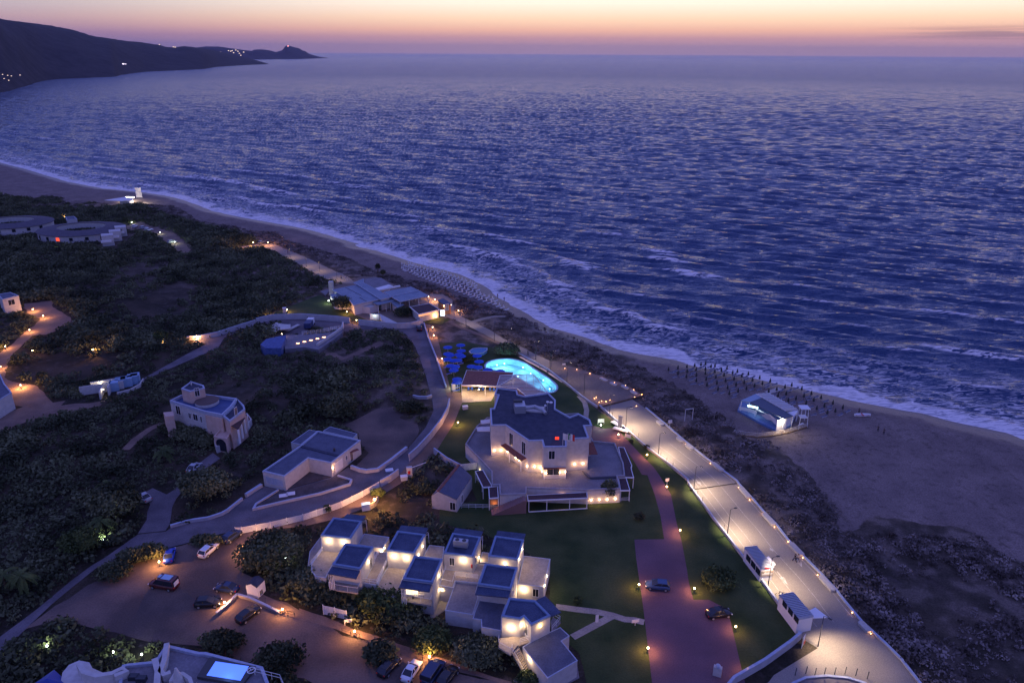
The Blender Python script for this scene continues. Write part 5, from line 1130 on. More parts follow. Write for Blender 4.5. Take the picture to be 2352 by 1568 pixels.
# ================================================================== OTHER HOUSES
wallrun('lane_wall', 'long white wall curving along the lane below the beach club', 'a3', [(60, 905), (200, 872), (480, 862), (800, 885), (920, 902)], 1.9)
wallrun('lane_wall', 'white wall stretch from the lane lamp to the junction car', 'a3', [(1000, 918), (1200, 940), (1350, 952), (1480, 946), (1590, 915)], 1.9)
wallrun('lane_wall', 'white wall tail end beside the orange lit scrub', 'a4', [(1720, 492), (1850, 478), (2000, 447), (2200, 382), (2351, 335)], 1.5)
wallrun('road_wall', 'tall pale wall between the gravel lane and the hotel path', 'z1', [(258, 700), (237, 790), (180, 902), (60, 1062), (-80, 1215), (-165, 1290)], 1.8)
wallrun('road_wall', 'low blue-lit kerb wall from the junction down to the hotel bend', 'a3', [(1598, 912), (1640, 1050), (1720, 1250), (1802, 1500)], .7, .3)
wallrun('gate_wall', 'short white wall piece between the gate and the slatted fence', 'z3', [(1815, 785), (1730, 850), (1630, 905)], 1.6)
# slatted fence
fp = PL('z3', [(115, 1395), (180, 1392), (480, 1337), (820, 1257), (1100, 1165), (1220, 1121), (1440, 1011), (1615, 908)])
r = thing('slatted_fence', fp[0], 'long white horizontal slatted fence along the orange lit path', 'fence')
for i in range(len(fp)-1):
    a, b = fp[i], fp[i+1]; mb = MB()
    for k in range(8): z_ = Vector((0, 0, .12+.175*k)); mb.bar(a+z_, b+z_, .04, .10)
    mb.build('slat_panel', M_wpaint, r)
    L_ = (b-a).length; k = max(1, round(L_/3.2))
    for j in range(k):
        q = a.lerp(b, j/k)+Vector((0, -.05, 0)); MB().bar(q, q+Vector((0, 0, 1.6)), .11).build('post', M_wpaint, r)
for k in range(8):
    q = fp[0].lerp(fp[-1], (k+.5)/8); i = min(range(len(fp)-1), key=lambda j: (fp[j]-q).length+(fp[j+1]-q).length-(fp[j+1]-fp[j]).length); s_ = fp[i].lerp(fp[i+1], .5)+Vector((.5, -1.3, 1.0))
    light(r, s_, 13, (1, .55, .28), .1)  # unseen lamps without fixtures, added in front of the fence to brighten its slats
fp = PL('z5', [(455, 1430), (600, 1460), (748, 1500)]); r = thing('slatted_fence', fp[0], 'short white slatted screen in the shrubs below the drop-front villa', 'fence'); mb = MB()
for k in range(9):
    for i in range(2): mb.bar(fp[i]+Vector((0, 0, .15+.2*k)), fp[i+1]+Vector((0, 0, .15+.2*k)), .04, .11)
mb.build('slat_panel', M_wpaint, r)
for q in fp: MB().bar(q, q+Vector((0, 0, 2)), .1).build('post', M_wpaint, r)
sign('z5', 765, 1560, 1.2, .6, 'small white sign at the end of the short slatted screen', .5, rz=.2)
# L-shaped house
lh, lp = building('courtyard_house', 'low L-shaped white house with wavy parapet walls beside the lane', 'house', 'z3', [(970, 318), (1415, 415), (1110, 652), (870, 602), (620, 792), (392, 738), (790, 470)], 3.6, roof=M_bluroof, wall=M_white, ph=.35, t=.3)
window(lh, lp[4], lp[5], 'z3', 520, 850, 4.2, 1.6, name='shutter', pane=M_trim, fm=M_white); window(lh, lp[2], lp[1], 'z3', 1268, 600, .6, 1.0); window(lh, lp[2], lp[1], 'z3', 1322, 590, .9, 2.1, name='door', pane=M_wood)
window(lh, lp[2], lp[1], 'z3', 1190, 680, 2.6, 2.1, name='garage_door', pane=M_wpaint); wlamp(lh, lp[2], lp[1], 'z3', 1128, 707, 12, (1, .5, .22))
MB().bar(P('z3', 1300, 545, 2.6), P('z3', 1390, 512, 2.6), .8, .1).build('door_canopy', M_tile, lh); MB().box(P('z3', 1143, 515, 3.7), (.4, .4, .7)).build('chimney', M_metal, lh)
MB().prism(PL('z3', [(790, 465), (1200, 570), (1190, 590), (780, 485)], 3.45), 3.3, 3.45).build('roof_step', M_tar, lh)
block('flat grey annex roof with solar tank behind the L-shaped house', 'z3', [(1025, 320), (1100, 275), (1382, 350), (1340, 395)], 3.0, roofm=M_bluroof, name='annex_roof')
block('low grey terrace on the uphill side of the L-shaped house', 'z3', [(690, 440), (880, 308), (965, 322), (790, 462)], 2.6, roofm=M_bluroof, name='annex_roof')
for nm, lab, f, px, z, m in (('garden_bed', 0, 'z3', [(305, 1150), (330, 1100), (560, 955), (600, 970), (1180, 808), (1318, 850), (1308, 888), (1000, 985), (600, 1075)], .25, M_gravel), ('garden_bed', 0, 'z3', [(655, 930), (880, 755), (1105, 805), (600, 950)], .2, M_gravel)):
    sheet(nm, Q((f, px)), z, mat('dark_bed_soil', (.06, .05, .05), .95, (.10, .085, .085), .6, grain=3), thick=.3)
wallrun('island_kerb_wall', 'low white kerb wall round the pointed planting island by the lane', 'z3', [(560, 955), (330, 1100), (300, 1150), (600, 1078), (1000, 988), (1308, 890), (1322, 850), (1180, 805)], .5, .35)
wallrun('lane_kerb_wall', 'thick low white wall at the house drive bend', 'z3', [(1320, 715), (1400, 745), (1480, 760), (1600, 745), (1740, 645), (1900, 518)], .8, .5)
wallrun('lane_kerb_wall', 'low pale wall sweeping down the left lane bend', 'z4', [(1750, 0), (1600, 120), (1540, 155), (1400, 202), (1200, 232), (1000, 288)], .6, .4)
wallrun('lane_kerb_wall', 'short white bank wall under the L-shaped house corner', 'z3', [(385, 905), (220, 1012)], .7, .6)
wallrun('hairpin_wall', 'small crescent white wall inside the hairpin of the lane', 'z1', [(-125, 625), (-60, 640), (20, 640), (70, 622)], .7, .4)
# pink villa
ZK = 7.6
pv, pp = building('pink_villa', 'tall stepped villa, pink and white, with a blue roof deck and tower room', 'villa', 'a4', [(1560, 1035), (1660, 985), (1760, 960), (2175, 1015), (2125, 1085), (2040, 1165), (1880, 1135), (1740, 1090)], ZK, roof=mat('blue_pool_deck', (.03, .06, .17), .5, (.05, .09, .22), .5), wall=M_white, ph=.7, t=.35)
b2r, bp = building('tower_room', None, None, 'a4', [(1665, 925), (1755, 860), (1870, 895), (1880, 920), (1745, 950)], ZK+2.8, z0=ZK-.6, roof=M_tar, wall=M_pink, ph=.3, root=pv, keep=False)
building('tower_room', None, None, 'a4', [(1745, 865), (1752, 855), (1762, 862), (1755, 872)], ZK+3.4, z0=ZK+2, roof=M_tar, wall=M_white, ph=.1, t=.05, root=pv, keep=False)
window(pv, bp[4], bp[3], 'a4', 1810, 960, 1.0, 2.0, name='door')
for a, b, w_, h_ in ((1638, 1125, 1.5, 2.2), (1745, 1175, .8, 1.4), (1797, 1190, 1.5, 1.6), (1850, 1210, .6, 1.6)): window(pv, pp[0], pp[6], 'a4', a, b, w_, h_)
MB().lathe(P('a4', 1905, 1062, ZK-.6), [(2.7, 0), (2.7, .75)], 24).build('roof_drum', M_white, pv); MB().lathe(P('a4', 1905, 1062, ZK-.6), [(2.75, .76), (2.5, .9), (1.4, 1.05), (.2, 1.1)], 24).build('roof_dome', mat('brown_dome', (.12, .085, .075), .9), pv)
r_, wq = building('east_wing', None, None, 'a4', [(2046, 1172), (2131, 1092), (2180, 1020), (2240, 1078), (2250, 1112), (2110, 1222)], ZK-.3, wall=M_pink, roof=M_tar, ph=.5, root=pv)
wstrip([V2(P('a4', 1884, 1141, ZK)), V2(P('a4', 2040, 1176, ZK))], .3, 2.0, ZK-.75).build('recessed_wall', M_pink, pv)
window(pv, P('a4', 1884, 1141, ZK), P('a4', 2040, 1176, ZK), 'a4', 1935, 1220, 1.5, 2.0)
window(pv, wq[5], wq[4], 'a4', 2165, 1135, .9, 1.8, pane=M_wood, name='shutter'); 
gw = PL('a4', [(2046, 1288), (1965, 1375), (2085, 1398), (2118, 1335)], 3.4); keepout(gw); MB().prism(gw, -.2, 3.4).build('ground_floor', M_pink, pv); ring(MB(), inset(gw, -.05), inset(gw, .25), 3.402, 3.7).build('terrace_parapet', M_pink, pv)
pr = [P('a4', 2108, 1262, 6.0), P('a4', 2215, 1145, 6.0), P('a4', 2266, 1165, 5.3), P('a4', 2188, 1298, 5.3)]
MB().add(pr+[p-Vector((0, 0, .18)) for p in pr], [(0, 1, 2, 3), (7, 6, 5, 4), (0, 3, 7, 4), (3, 2, 6, 7), (2, 1, 5, 6), (1, 0, 4, 5)]).build('porch_roof', M_tiledark, pv)
for k in range(4): c = pr[3].lerp(pr[2], k/3); MB().bar(c-Vector((0, 0, .18)), (c.x, c.y, 1.6), .35).build('porch_pillar', M_wpaint, pv)
tq = PL('a4', [(1985, 1462), (2190, 1390), (2312, 1205), (2270, 1150), (2215, 1180), (2100, 1350), (1960, 1395)], 1.6); keepout(tq); MB().prism(tq, -.2, 1.6).build('terrace', M_white, pv); MB().prism(inset(tq, .3), 1.602, 1.64).build('terrace_floor', mat('red_terrace_tiles', (.16, .075, .06), .85), pv)
c = onwall(gw[0], gw[1], 'a4', 2025, 1400, .0); c = Vector((c.x, c.y-.25, 1.5)); n_ = 10; nA = facing(gw[0], gw[1]); tA = Vector((nA.y, -nA.x, 0)); gA_, gB_ = gw[1], gw[2]; nA = facing(gA_, gB_); tA = Vector((nA.y, -nA.x, 0)); c = gA_.lerp(gB_, .5); c.z = 1.6+.2
pts = [(-1.3, -1.5)]+[(-1.3*math.cos(math.pi*k/n_), .3+1.2*math.sin(math.pi*k/n_)) for k in range(n_+1)]+[(1.3, -1.5)]
vs = [c+tA*a+nA*y+Vector((0, 0, b)) for y in (.12, -.1) for a, b in pts]; k_ = len(pts)
MB().add(vs, [tuple(range(k_)), tuple(range(k_, 2*k_))[::-1]]+[((i+1) % k_, i, k_+i, k_+(i+1) % k_) for i in range(k_)]).build('arched_door', M_glass, pv)
wl = PL('a4', [(1500, 1145), (1590, 1135), (1597, 1175), (1520, 1185)], 5.6); keepout(wl); MB().prism(wl, -.2, 5.6).build('side_wing', M_pink, pv)
# round buildings with sloping ring roofs
def round_house(label, f, c, ro, ri, a0, a1, h, wl_, lit=None):
    cc = P(f, *c, 0); r = thing('round_building', cc, label, 'building'); n = 40
    pt = lambda rad, t, z: (cc.x+rad*math.cos(t)*wl_, cc.y+rad*math.sin(t), z)
    ts = [a0+(a1-a0)*i/n for i in range(n+1)]
    vs = [pt(q, t, z) for t in ts for q, z in ((ro, -.3), (ro, h-.5), (ri, h+.6), (ri, -.3))]
    MB().add(vs, [(4*i+a, 4*(i+1)+a, 4*(i+1)+b, 4*i+b) for i in range(n) for a, b in ((0, 1), (2, 3))]+[(3, 2, 1, 0), (4*n, 4*n+1, 4*n+2, 4*n+3)]).build('wall', M_white, r)
    vs = [pt(q, t, z) for t in ts for q, z in ((ro+.5, h-.55), (ri-.3, h+.62), (ri-.3, h+.42), (ro+.5, h-.75))]
    MB().add(vs, [(4*i+a, 4*i+b, 4*(i+1)+b, 4*(i+1)+a) for i in range(n) for a, b in ((0, 1), (1, 2), (2, 3), (3, 0))]+[(3, 2, 1, 0), (4*n, 4*n+1, 4*n+2, 4*n+3)]).build('roof', mat('dull_ring_roof', (.07, .065, .085), .85, (.10, .09, .11), .8), r)
    keepout([(cc.x+q*wl_*math.cos(t), cc.y+q*math.sin(t)) for q, ts_ in ((ro+.5, [6.283*i/24 for i in range(25)]), (ri-.3, [6.283*i/24 for i in range(25)][::-1])) for t in ts_])
    for i, deg in enumerate((205, 225, 245, 262, 280, 300, 320, 340)):
        t = math.radians(deg)
        if not (a0 <= t <= a1): continue
        q = Vector(pt(ro+.04, t, 2.1)); tg = Vector((-math.sin(t)*wl_, math.cos(t), 0)).normalized(); nn_ = Vector((tg.y, -tg.x, 0))
        M = Matrix((tg, nn_, Vector((0, 0, 1)))).transposed(); MB().box(q, (1.5, .16, 1.5), M=M).build('window', emit('red_lit_window', (1, .08, .03), 1.2) if i == lit else M_glass, r)
    return r
round_house('round white building with a wide ring roof and one red lit window', 'a2', (765, 790), 16.5, 9.5, 0, 2*math.pi, 4.2, 1.2, 3)
round_house('second round white building farther left behind the first one', 'a2', (120, 722), 16, 9, 0, 2*math.pi, 3.9, 1.2)
r = thing('round_annex', P('a2', 1060, 770, 0), 'white stepped balconies on the end of the round building', 'building annex')
for k, (a, b) in enumerate(((990, 820), (1060, 780), (1110, 740))): q = P('a2', a, b, 2.6); MB().box((q.x, q.y, 2.4), (5, 5, 5.0-.2*k), .5).build('wall', M_white, r); MB().box((q.x+.6, q.y-2.7, 2.2), (4.4, 1.4, .9), .5).build('balcony', M_wpaint, r); MB().box((q.x-1.1, q.y-2.62, 3.6), (1.4, .2, 1.7), .5).build('window', M_glass, r); keepout([(q.x-5, q.y-5), (q.x+5, q.y-5), (q.x+5, q.y+5), (q.x-5, q.y+5)])
def simple_house(name, label, f, px, z, wins=(), cat='house', roof=None, wall=None):
    r, p = building(name, label, cat, f, px, z, roof=roof or M_bluroof, wall=wall, ph=.25, t=.25)
    for (i, j, a, b, w_, h_) in wins: window(r, p[i], p[j], f, a, b, w_, h_)
    return r, p
simple_house('hillside_house', 'small white house above the left footpath lamps', 'a4', [(-20, 60), (95, 42), (170, 72), (20, 108)], 5.6, [(3, 2, 105, 135, 2.0, 1.8)])
r, p = simple_house('hillside_house', 'blue-lit house cut by the left edge of the picture', 'a4', [(-160, 850), (0, 790), (40, 880), (105, 960), (-60, 1060)], 4.6)
o = MB().box(P('a4', 18, 1025, 1.6), (1.4, .2, 1.6)).build('lit_window', emit('yellow_lit_window', (1, .8, .45), 1.5), r)
simple_house('dune_hut', 'small pale flat hut beside an orange lamp behind the round buildings', 'a2', [(600, 612), (680, 608), (708, 632), (615, 640)], 2.8)
r = thing('ruined_house', P('a4', 1000, 920, 0), 'roofless hillside house with lit rooms and bluish boulder-like walls', 'ruin')
for k, (a, b, w_, d_, h_, q_) in enumerate(((870, 930, 7, .3, 2.6, .45), (1010, 880, 9, .3, 2.6, .45), (930, 960, .3, 4, 2.3, .3), (1010, 920, .3, 5, 2.6, .3), (1060, 900, 4, .3, 2.4, .5))): c = P('a4', a, b, 1.2); MB().box((c.x, c.y, h_/2-.2), (w_, d_, h_), q_).build('wall', M_white, r)
for k, (a, b, s) in enumerate(((1050, 900, 2.2), (1110, 870, 2.6), (1165, 860, 2.8), (1220, 840, 2.6), (1245, 830, 2.2))): c = P('a4', a, b, 1.2); MB().box((c.x, c.y, 1.1), (s, 2.2, 2.6), .4).build('tank_wall', mat('faded_blue_plaster', (.22, .36, .50), .9, (.30, .42, .55), 1), r)
MB().prism(ribbon(PL('a4', [(1080, 990), (1200, 960), (1290, 910), (1320, 860)]), .3), -.2, .9).build('terrace_wall', M_white, r)
for a, b, e in ((925, 880, 26), (950, 935, 18), (855, 903, 8)): c = P('a4', a, b, 1.8); o = MB().ball(c, .12, 8, 5).build('bare_bulb', M_wlight, r); light(o, c+Vector((0, -.2, .1)), e, (1, .85, .6))
keepout(PL('a4', [(760, 960), (1020, 840), (1260, 790), (1320, 850), (1200, 970), (900, 1030)]))
# stepped terrace building (theatre-like)
r = thing('stepped_terrace', P('a3', 500, 1060, 0), 'blue-lit stepped open terrace building in the middle of the scrub', 'terrace'); 
base = PL('a3', [(320, 1010), (500, 1005), (740, 985), (860, 945), (850, 985), (770, 1050), (630, 1145), (500, 1120), (320, 1140)], 1.2); keepout(base); MB().prism(base, -.2, 1.2).build('deck', M_terr, r)
for k, (a, b) in enumerate(((540, 1005), (670, 990), (740, 975), (800, 962))): railing(r, [P('a3', a-60, b+8, 1.2), P('a3', a+60, b-6, 1.2)], 1.3, 'railing', rails=4)
MB().prism(ribbon(PL('a3', [(620, 1145), (770, 1045), (850, 985), (858, 940)]), .5), -.2, 2.0).build('curved_wall', M_white, r)
bl = PL('a3', [(95, 1095), (150, 1045), (270, 1020), (330, 1010), (320, 1060), (285, 1130), (140, 1130)], 2.6); keepout(bl); MB().prism(bl, -.2, 2.6).build('low_wing', mat('blue_tarpaulin_roof', (.05, .08, .22), .7, (.08, .13, .30), 1.2), r)
for (a, b), (c_, d_), h_ in (((150, 1000), (265, 935), 2.6), ((265, 960), (330, 965), 2.8), ((200, 1010), (270, 975), 2.2), ((330, 1000), (330, 960), 3.2), ((340, 985), (450, 930), 1.2)):
    A = P('a3', a, b); B = P('a3', c_, d_); MB().bar(A+Vector((0, 0, h_/2)), B+Vector((0, 0, h_/2)), h_, .3).build('wall', M_white, r)
for k in range(6): c = P('a3', 440+60*k, 1085-14*k, 1.25); o = MB().box(c, (.9, .25, .12)).build('step_lamp', M_spot, r); light(o, c+Vector((0, -.4, .2)), 3.0, (1, .55, .25))
c = P('a3', 292, 1000, 2.0); o = MB().ball(c, .12, 8, 5).build('bare_bulb', M_wlight, r); light(o, c+Vector((.3, -.3, 0)), 22, (1, .5, .2))
r = thing('parked_truck', P('a3', 548, 930, 0), 'small white and blue truck parked above the stepped terrace', 'truck'); c = P('a3', 550, 930)
MB().box(c+Vector((0, -1.4, 1.3)), (2.2, 3.6, 1.7)).build('cargo_box', mat('dark_blue_paint', (.03, .05, .14), .5), r); MB().box(c+Vector((0, 1.6, 1.3)), (2.1, 1.9, 1.9)).build('cab', M_wpaint, r)
for s in (-1, 1):
    for y in (-2.2, 1.6): MB().lathe(c+Vector((s*.9, y, .4)), [(.1, -.4), (.42, -.2), (.42, .2), (.1, .4)], 10).build('wheel', M_rubber, r)
# bottom left house with glowing blue pool
bw, bp = building('white_villa', 'white villa with curved parapets and a glowing blue roof pool', 'villa', 'r5', [(1300, 540), (1560, 600), (1610, 600), (2060, 715), (2110, 850), (2150, 1000), (900, 1000), (960, 700), (1010, 690), (1215, 670)], 4.6, wall=M_white, roof=M_terr, ph=.5, t=.4)
rp = PL('r5', [(1640, 650), (2010, 720), (1900, 860), (1545, 800)], 4.5); MB().prism(rp, 4.3, 4.7).build('pool_deck', M_metal, bw)
MB().prism(PL('r5', [(1690, 672), (1950, 710), (1885, 822), (1620, 780)], 4.75), 4.6, 4.75).build('pool_surface', emit('underlit_pool_cover', (.10, .22, 1), .85), bw)
light(bw, P('r5', 1780, 760, 5.6), 26, (.15, .3, 1), .6)
q = P('r5', 1970, 740, 4.78); mb = MB(); ring(mb, [(q.x+.62*math.cos(a*.3927), q.y+.62*math.sin(a*.3927)) for a in range(16)], [(q.x+.5*math.cos(a*.3927), q.y+.5*math.sin(a*.3927)) for a in range(16)], 4.72, 4.76); mb.bar(q+Vector((-.35, -.3, 0)), q+Vector((.35, .3, 0)), .1, .04).bar(q+Vector((-.3, .3, 0)), q+Vector((.1, -.1, 0)), .08, .04); mb.build('round_emblem', M_wpaint, bw)
for pts, wd in (([(620, 700), (660, 770), (760, 800), (880, 780), (960, 740), (1000, 760), (900, 800)], .7), ([(1215, 665), (1240, 760), (1230, 900)], .8), ([(1310, 545), (1290, 680), (1260, 760), (1290, 790), (1340, 770)], .7), ([(1340, 845), (1370, 790), (1430, 780), (1490, 820), (1510, 880)], .5)):
    MB().prism(ribbon(PL('r5', pts, 4.9), wd), 3.0, 5.3).build('curved_parapet', M_white, bw)
MB().lathe(P('r5', 1400, 840, 4.4), [(.9, 0), (.5, 1.4), (.15, 2.6)], 12).build('chimney', M_white, bw)
wg = PL('r5', [(490, 760), (540, 700), (620, 665), (700, 680), (725, 725), (900, 800), (960, 860), (900, 1000), (440, 1000)], 3.6); keepout(wg); MB().prism(wg, -.2, 3.6).build('low_wing', M_white, bw)
for a, b in ((1050, 800), (1110, 815)): MB().box(P('r5', a, b, 4.4), (1.3, .8, .9)).build('roof_hatch', M_glass, bw)
sr = PL('r5', [(240, 850), (420, 725), (560, 850), (500, 960), (200, 960)], 3.4); r = thing('blue_roof_house', (sr[0].x, sr[0].y, 0), 'house with a deep blue pitched roof at the bottom left corner', 'house'); keepout(sr)
MB().prism(sr, -.2, 3.0).build('wall', M_white, r); c = sum(sr, Vector())/5+Vector((0, 0, 1.4)); MB().add([p-Vector((0, 0, .3)) for p in sr]+[c], [(i, (i+1) % 5, 5) for i in range(5)]).build('roof', mat('deep_blue_roof', (.03, .06, .28), .7), r)
railing(r if False else bw, PL('r5', [(2000, 780), (2200, 830), (2230, 900)], 4.6), 1.2, 'roof_railing', rails=2)
# small white shed in the car park, walls round it
r = thing('garden_shed', P('z4', 1890, 950), 'tiny white shed with a dark gabled roof in the car park', 'shed')
sp = [P('z4', 1785, 890, 2.1), P('z4', 1900, 918, 2.1), P('z4', 1980, 835, 2.1), P('z4', 1868, 802, 2.1)]; keepout(sp)
MB().prism(sp, -.2, 2.1).build('wall', M_wpaint, r); u1 = Vector((0, 0, .55)); m1, m2 = (sp[0]+sp[1])/2+u1, (sp[3]+sp[2])/2+u1
MB().add([sp[0], sp[1], sp[2], sp[3], m1, m2]+[p+Vector((0, 0, .1)) for p in [sp[0], sp[1], sp[2], sp[3], m1, m2]], [(6, 10, 11, 9), (7, 8, 11, 10), (0, 3, 5, 4), (1, 4, 5, 2), (0, 4, 10, 6), (4, 1, 7, 10), (2, 5, 11, 8), (5, 3, 9, 11), (0, 6, 9, 3), (1, 2, 8, 7)]).build('roof', M_tar, r)
MB().add([sp[0], sp[1], m1, sp[3], sp[2], m2], [(0, 1, 2), (4, 3, 5)]).build('gable', M_wpaint, r); window(r, sp[1], sp[2], 'z4', 1945, 960, .7, 1.0, name='door')
wallrun('planter_wall', 'low ochre wall beside the lit car park lamp, running to the shed', 'z4', [(1480, 1200), (1590, 1110), (1700, 1000)], .5, .35, m=M_beige)
wallrun('planter_wall', 'low ochre wall from the shed down toward the path railing', 'z4', [(1700, 1005), (1830, 1040), (1980, 1110), (2140, 1190)], .5, .35, m=M_beige)
for f, pts, lab in (('z4', [(2060, 1150), (2150, 1190), (2300, 1220)], 'low wooden rail by the path lamp near the shed'), ('r6', [(330, 385), (400, 410), (470, 430)], 'low wooden rail by the lamp at the white sign'), ('r6', [(905, 560), (960, 600), (1030, 635)], 'low wooden rail by the lamp above the white car')):
    r = thing('wooden_rail', P(f, *pts[0]), lab, 'fence'); railing(r, PL(f, pts), .9, 'rails', M_wood, rails=2)
# ================================================================== PROMENADE FURNITURE
def wl_px(name, lab, pts, h, t, m=None): return wallrun(name, lab, None, pts, h, t, m)
wl_px('promenade_wall', 'thin white wall between the hotel lawn and the bright promenade', PROM_L[:20], .55, .22, M_white)
wl_px('seaward_kerb', 'pale kerb along the dune side of the promenade', PROM_R[1:], .28, .35, M_bench)
wallrun('promenade_wall', 'thin white wall between the pool lawn and the plaza', 'z1', [(960, 165), (1100, 240), (1290, 345), (1490, 498), (1640, 625), (1800, 735)], .5, .22)
wallrun('corner_wall', 'white wall running diagonally from the sign to the drive entrance', 'r4', [(1645, 755), (1560, 830), (1310, 1010), (1020, 1178), (960, 1250)], 1.3, .35)
r = thing('gate_pier', P('r4', 865, 1090), 'white rounded gate pier beside the drive entrance', 'gate pier'); c = P('r4', 865, 1100); MB().box(c+Vector((0, 0, .8)), (1.2, .6, 1.6), -.4).build('pier', M_white, r); MB().ball(c+Vector((0, 0, 1.7)), .4, 10, 6).build('cap', M_trim, r)
M_beam = mat('dark_beam', (.035, .03, .03), .9)
r = thing('plaza_barrier', P('z1', 1820, 730), 'long low dark wooden edge beam closing the plaza', 'barrier'); A, B = P('z1', 1815, 735), P('z1', 2280, 612)
MB().bar(A+Vector((0, 0, .2)), B+Vector((0, 0, .2)), .4, .3).build('beam', M_wood, r)
for k in range(7): q = A.lerp(B, k/6); MB().bar(q, q+Vector((0, 0, .45)), .2).build('post', M_wood, r)
r = thing('drain_channel', P('r3', 705, 152), 'black strip crossing the promenade beside a street lamp', 'strip'); MB().bar(P('r3', 700, 153, .05), P('r3', 1168, 86, .05), .06, .3).build('grate', M_beam, r); MB().ball(P('r3', 692, 152, .25), .3, 8, 6).build('end_cap', M_beam, r)
def bench(f, a, b, lab):
    A, B = P(f, *a, .25), P(f, *b, .25); d = (B-A).normalized(); n = Vector((-d.y, d.x, 0)); r = thing('concrete_bench', (A+B)/2-Vector((0, 0, .22)), lab, 'bench', 'concrete benches along the dune side')
    w_ = .42; pts = [A-n*w_*.5-d*.1, A-n*w_, A+d*.2-n*w_*1.25, B-d*.2-n*w_*1.25, B-n*w_, B+d*.15, B+n*w_, B-d*.2+n*w_*1.1, A+d*.2+n*w_*1.1, A+n*w_, A-d*.15]
    MB().prism(pts, .03, .36).build('plinth', M_bench, r); MB().prism(inset(pts, -.06), .362, .5).build('seat', M_bench, r); return r
for f, a, b, lab in (('r1', (1125, 875), (1175, 915), 'concrete bench first down the road from the white post sign'), ('r1', (1335, 1045), (1385, 1085), 'concrete bench second down the road from the white post sign'), ('r1', (1430, 1120), (1490, 1165), 'concrete bench third down the road, beside a kerb light'), ('r1', (1700, 1310), (1800, 1390), 'long concrete bench just above the black cross strip'),
  ('r3', (1210, 130), (1300, 235), 'long concrete bench just below the black cross strip'), ('r3', (1455, 405), (1560, 520), 'long concrete bench opposite the middle street lamp'), ('r3', (1735, 715), (1850, 835), 'long concrete bench beside the two walkers'), ('r3', (2050, 1060), (2180, 1205), 'long concrete bench opposite the lower white kiosk'), ('r4', (2215, 605), (2300, 690), 'pale concrete bench near the bottom of the promenade'),
  ('r1', (530, 425), (590, 455), 'plaza bench nearest the three lone parapet lights'), ('r1', (635, 475), (690, 500), 'second plaza bench along the dune parapet'), ('r1', (755, 505), (808, 535), 'third plaza bench along the dune parapet'), ('r1', (850, 560), (900, 592), 'plaza bench nearest the wooden edge beam')):
    bench(f, a, b, lab)
for k, (f, a, b, lab) in enumerate((('r1', 1417, 1110, 'kerb light at the third bench'), ('r1', 1677, 1310, 'kerb light above the long bench before the cross strip'), ('r3', 1187, 124, 'kerb light just below the black cross strip'), ('r3', 1303, 254, 'kerb light at the lower end of the bench by the cross strip'), ('r3', 1436, 396, 'kerb light above the bench opposite the middle street lamp'), ('r3', 1563, 538, 'kerb light below the bench opposite the middle street lamp'),
    ('r3', 1705, 692, 'kerb light uphill of the two walkers'), ('r3', 1858, 860, 'kerb light right beside the two walkers'), ('r3', 2015, 1038, 'kerb light above the bench opposite the lower kiosk'), ('r4', 2137, 509, 'kerb light above the lowest pale bench'), ('r4', 2313, 706, 'kerb light below the lowest pale bench'), ('r1', 903, 712, 'kerb light just past the plaza beam'))):
    bollard_light(f, a, b, lab, 3.5)
for k, (a, b, lab) in enumerate(((155, 318, 'plaza light nearest the little white sign'), (280, 328, 'plaza light second from the little white sign'), (418, 371, 'plaza light third from the little white sign'), (543, 412, 'plaza light on the first plaza bench'), (672, 467, 'plaza light on the second plaza bench'), (790, 495, 'bright orange plaza light by the third bench'), (875, 543, 'bright orange plaza light by the fourth bench'), (960, 592, 'bright orange light on the outer plaza corner'),
    (465, 632, 'outer lamp of the pair beside the pool-side wall end'), (483, 622, 'inner lamp of the pair beside the pool-side wall end'), (513, 672, 'floor light at the head of the plaza ramp'), (540, 660, 'floor light beside the ramp head'), (585, 665, 'floor light in the middle of the plaza ramp'), (630, 648, 'floor light farthest along the plaza ramp'), (885, 618, 'faint floor light before the wooden edge beam'))):
    bollard_light('r1', a, b, lab, 9 if a > 700 else 7, .15, (1, .42, .16), 'small orange plaza lights', .3)
# street lamps
SLS = [('r3', 740, 25, 718, 165, ('r3', 900, 200), 'street lamp beside the black cross strip'), ('r3', 1100, 445, 1068, 632, ('r3', 1260, 600), 'middle street lamp on the bare promenade stretch'), ('r3', 1540, 955, 1495, 1155, ('r3', 1700, 1130), 'street lamp standing in front of the upper white kiosk'), ('r4', 1865, 610, 1815, 830, ('r4', 2020, 960), 'lowest street lamp beyond the lower white kiosk'),
  ('r1', 805, 845, 790, 955, ('r1', 970, 980), 'street lamp beside the grey entrance totem'), ('r1', 1150, 1125, 1130, 1240, ('r1', 1330, 1240), 'street lamp between entrance totem and cross strip'), ('r1', 625, 705, 622, 815, ('r1', 760, 860), 'street lamp just below the wooden plaza beam'),
  ('z1', 1665, 530, 1662, 590, ('z1', 1780, 640), 'plaza lamp beside the pool lawn path'), ('z1', 1485, 390, 1483, 460, ('z1', 1600, 470), 'plaza lamp level with the pool end'), ('z1', 1315, 250, 1315, 340, ('z1', 1400, 320), 'promenade lamp where the plaza begins'), ('z1', 1160, 180, 1158, 225, ('z1', 1230, 240), 'upper promenade lamp beside the pool'), ('z1', 865, 40, 865, 95, ('z1', 940, 90), 'upper promenade lamp behind the round shrub'), ('a3', 1985, 860, 1985, 930, ('a3', 2040, 900), 'upper promenade lamp beside the dune side track'), ('a3', 2245, 1010, 2245, 1065, ('a3', 2290, 1000), 'upper promenade lamp midway to the pool')]
for k, (f, u, v, ub, vb, aim, lab) in enumerate(SLS):
    street_lamp(f, u, v, ub, vb, lab, 2000 if k < 6 else (1300 if k == 6 else (160 if k < 10 else 260)), P(*aim))
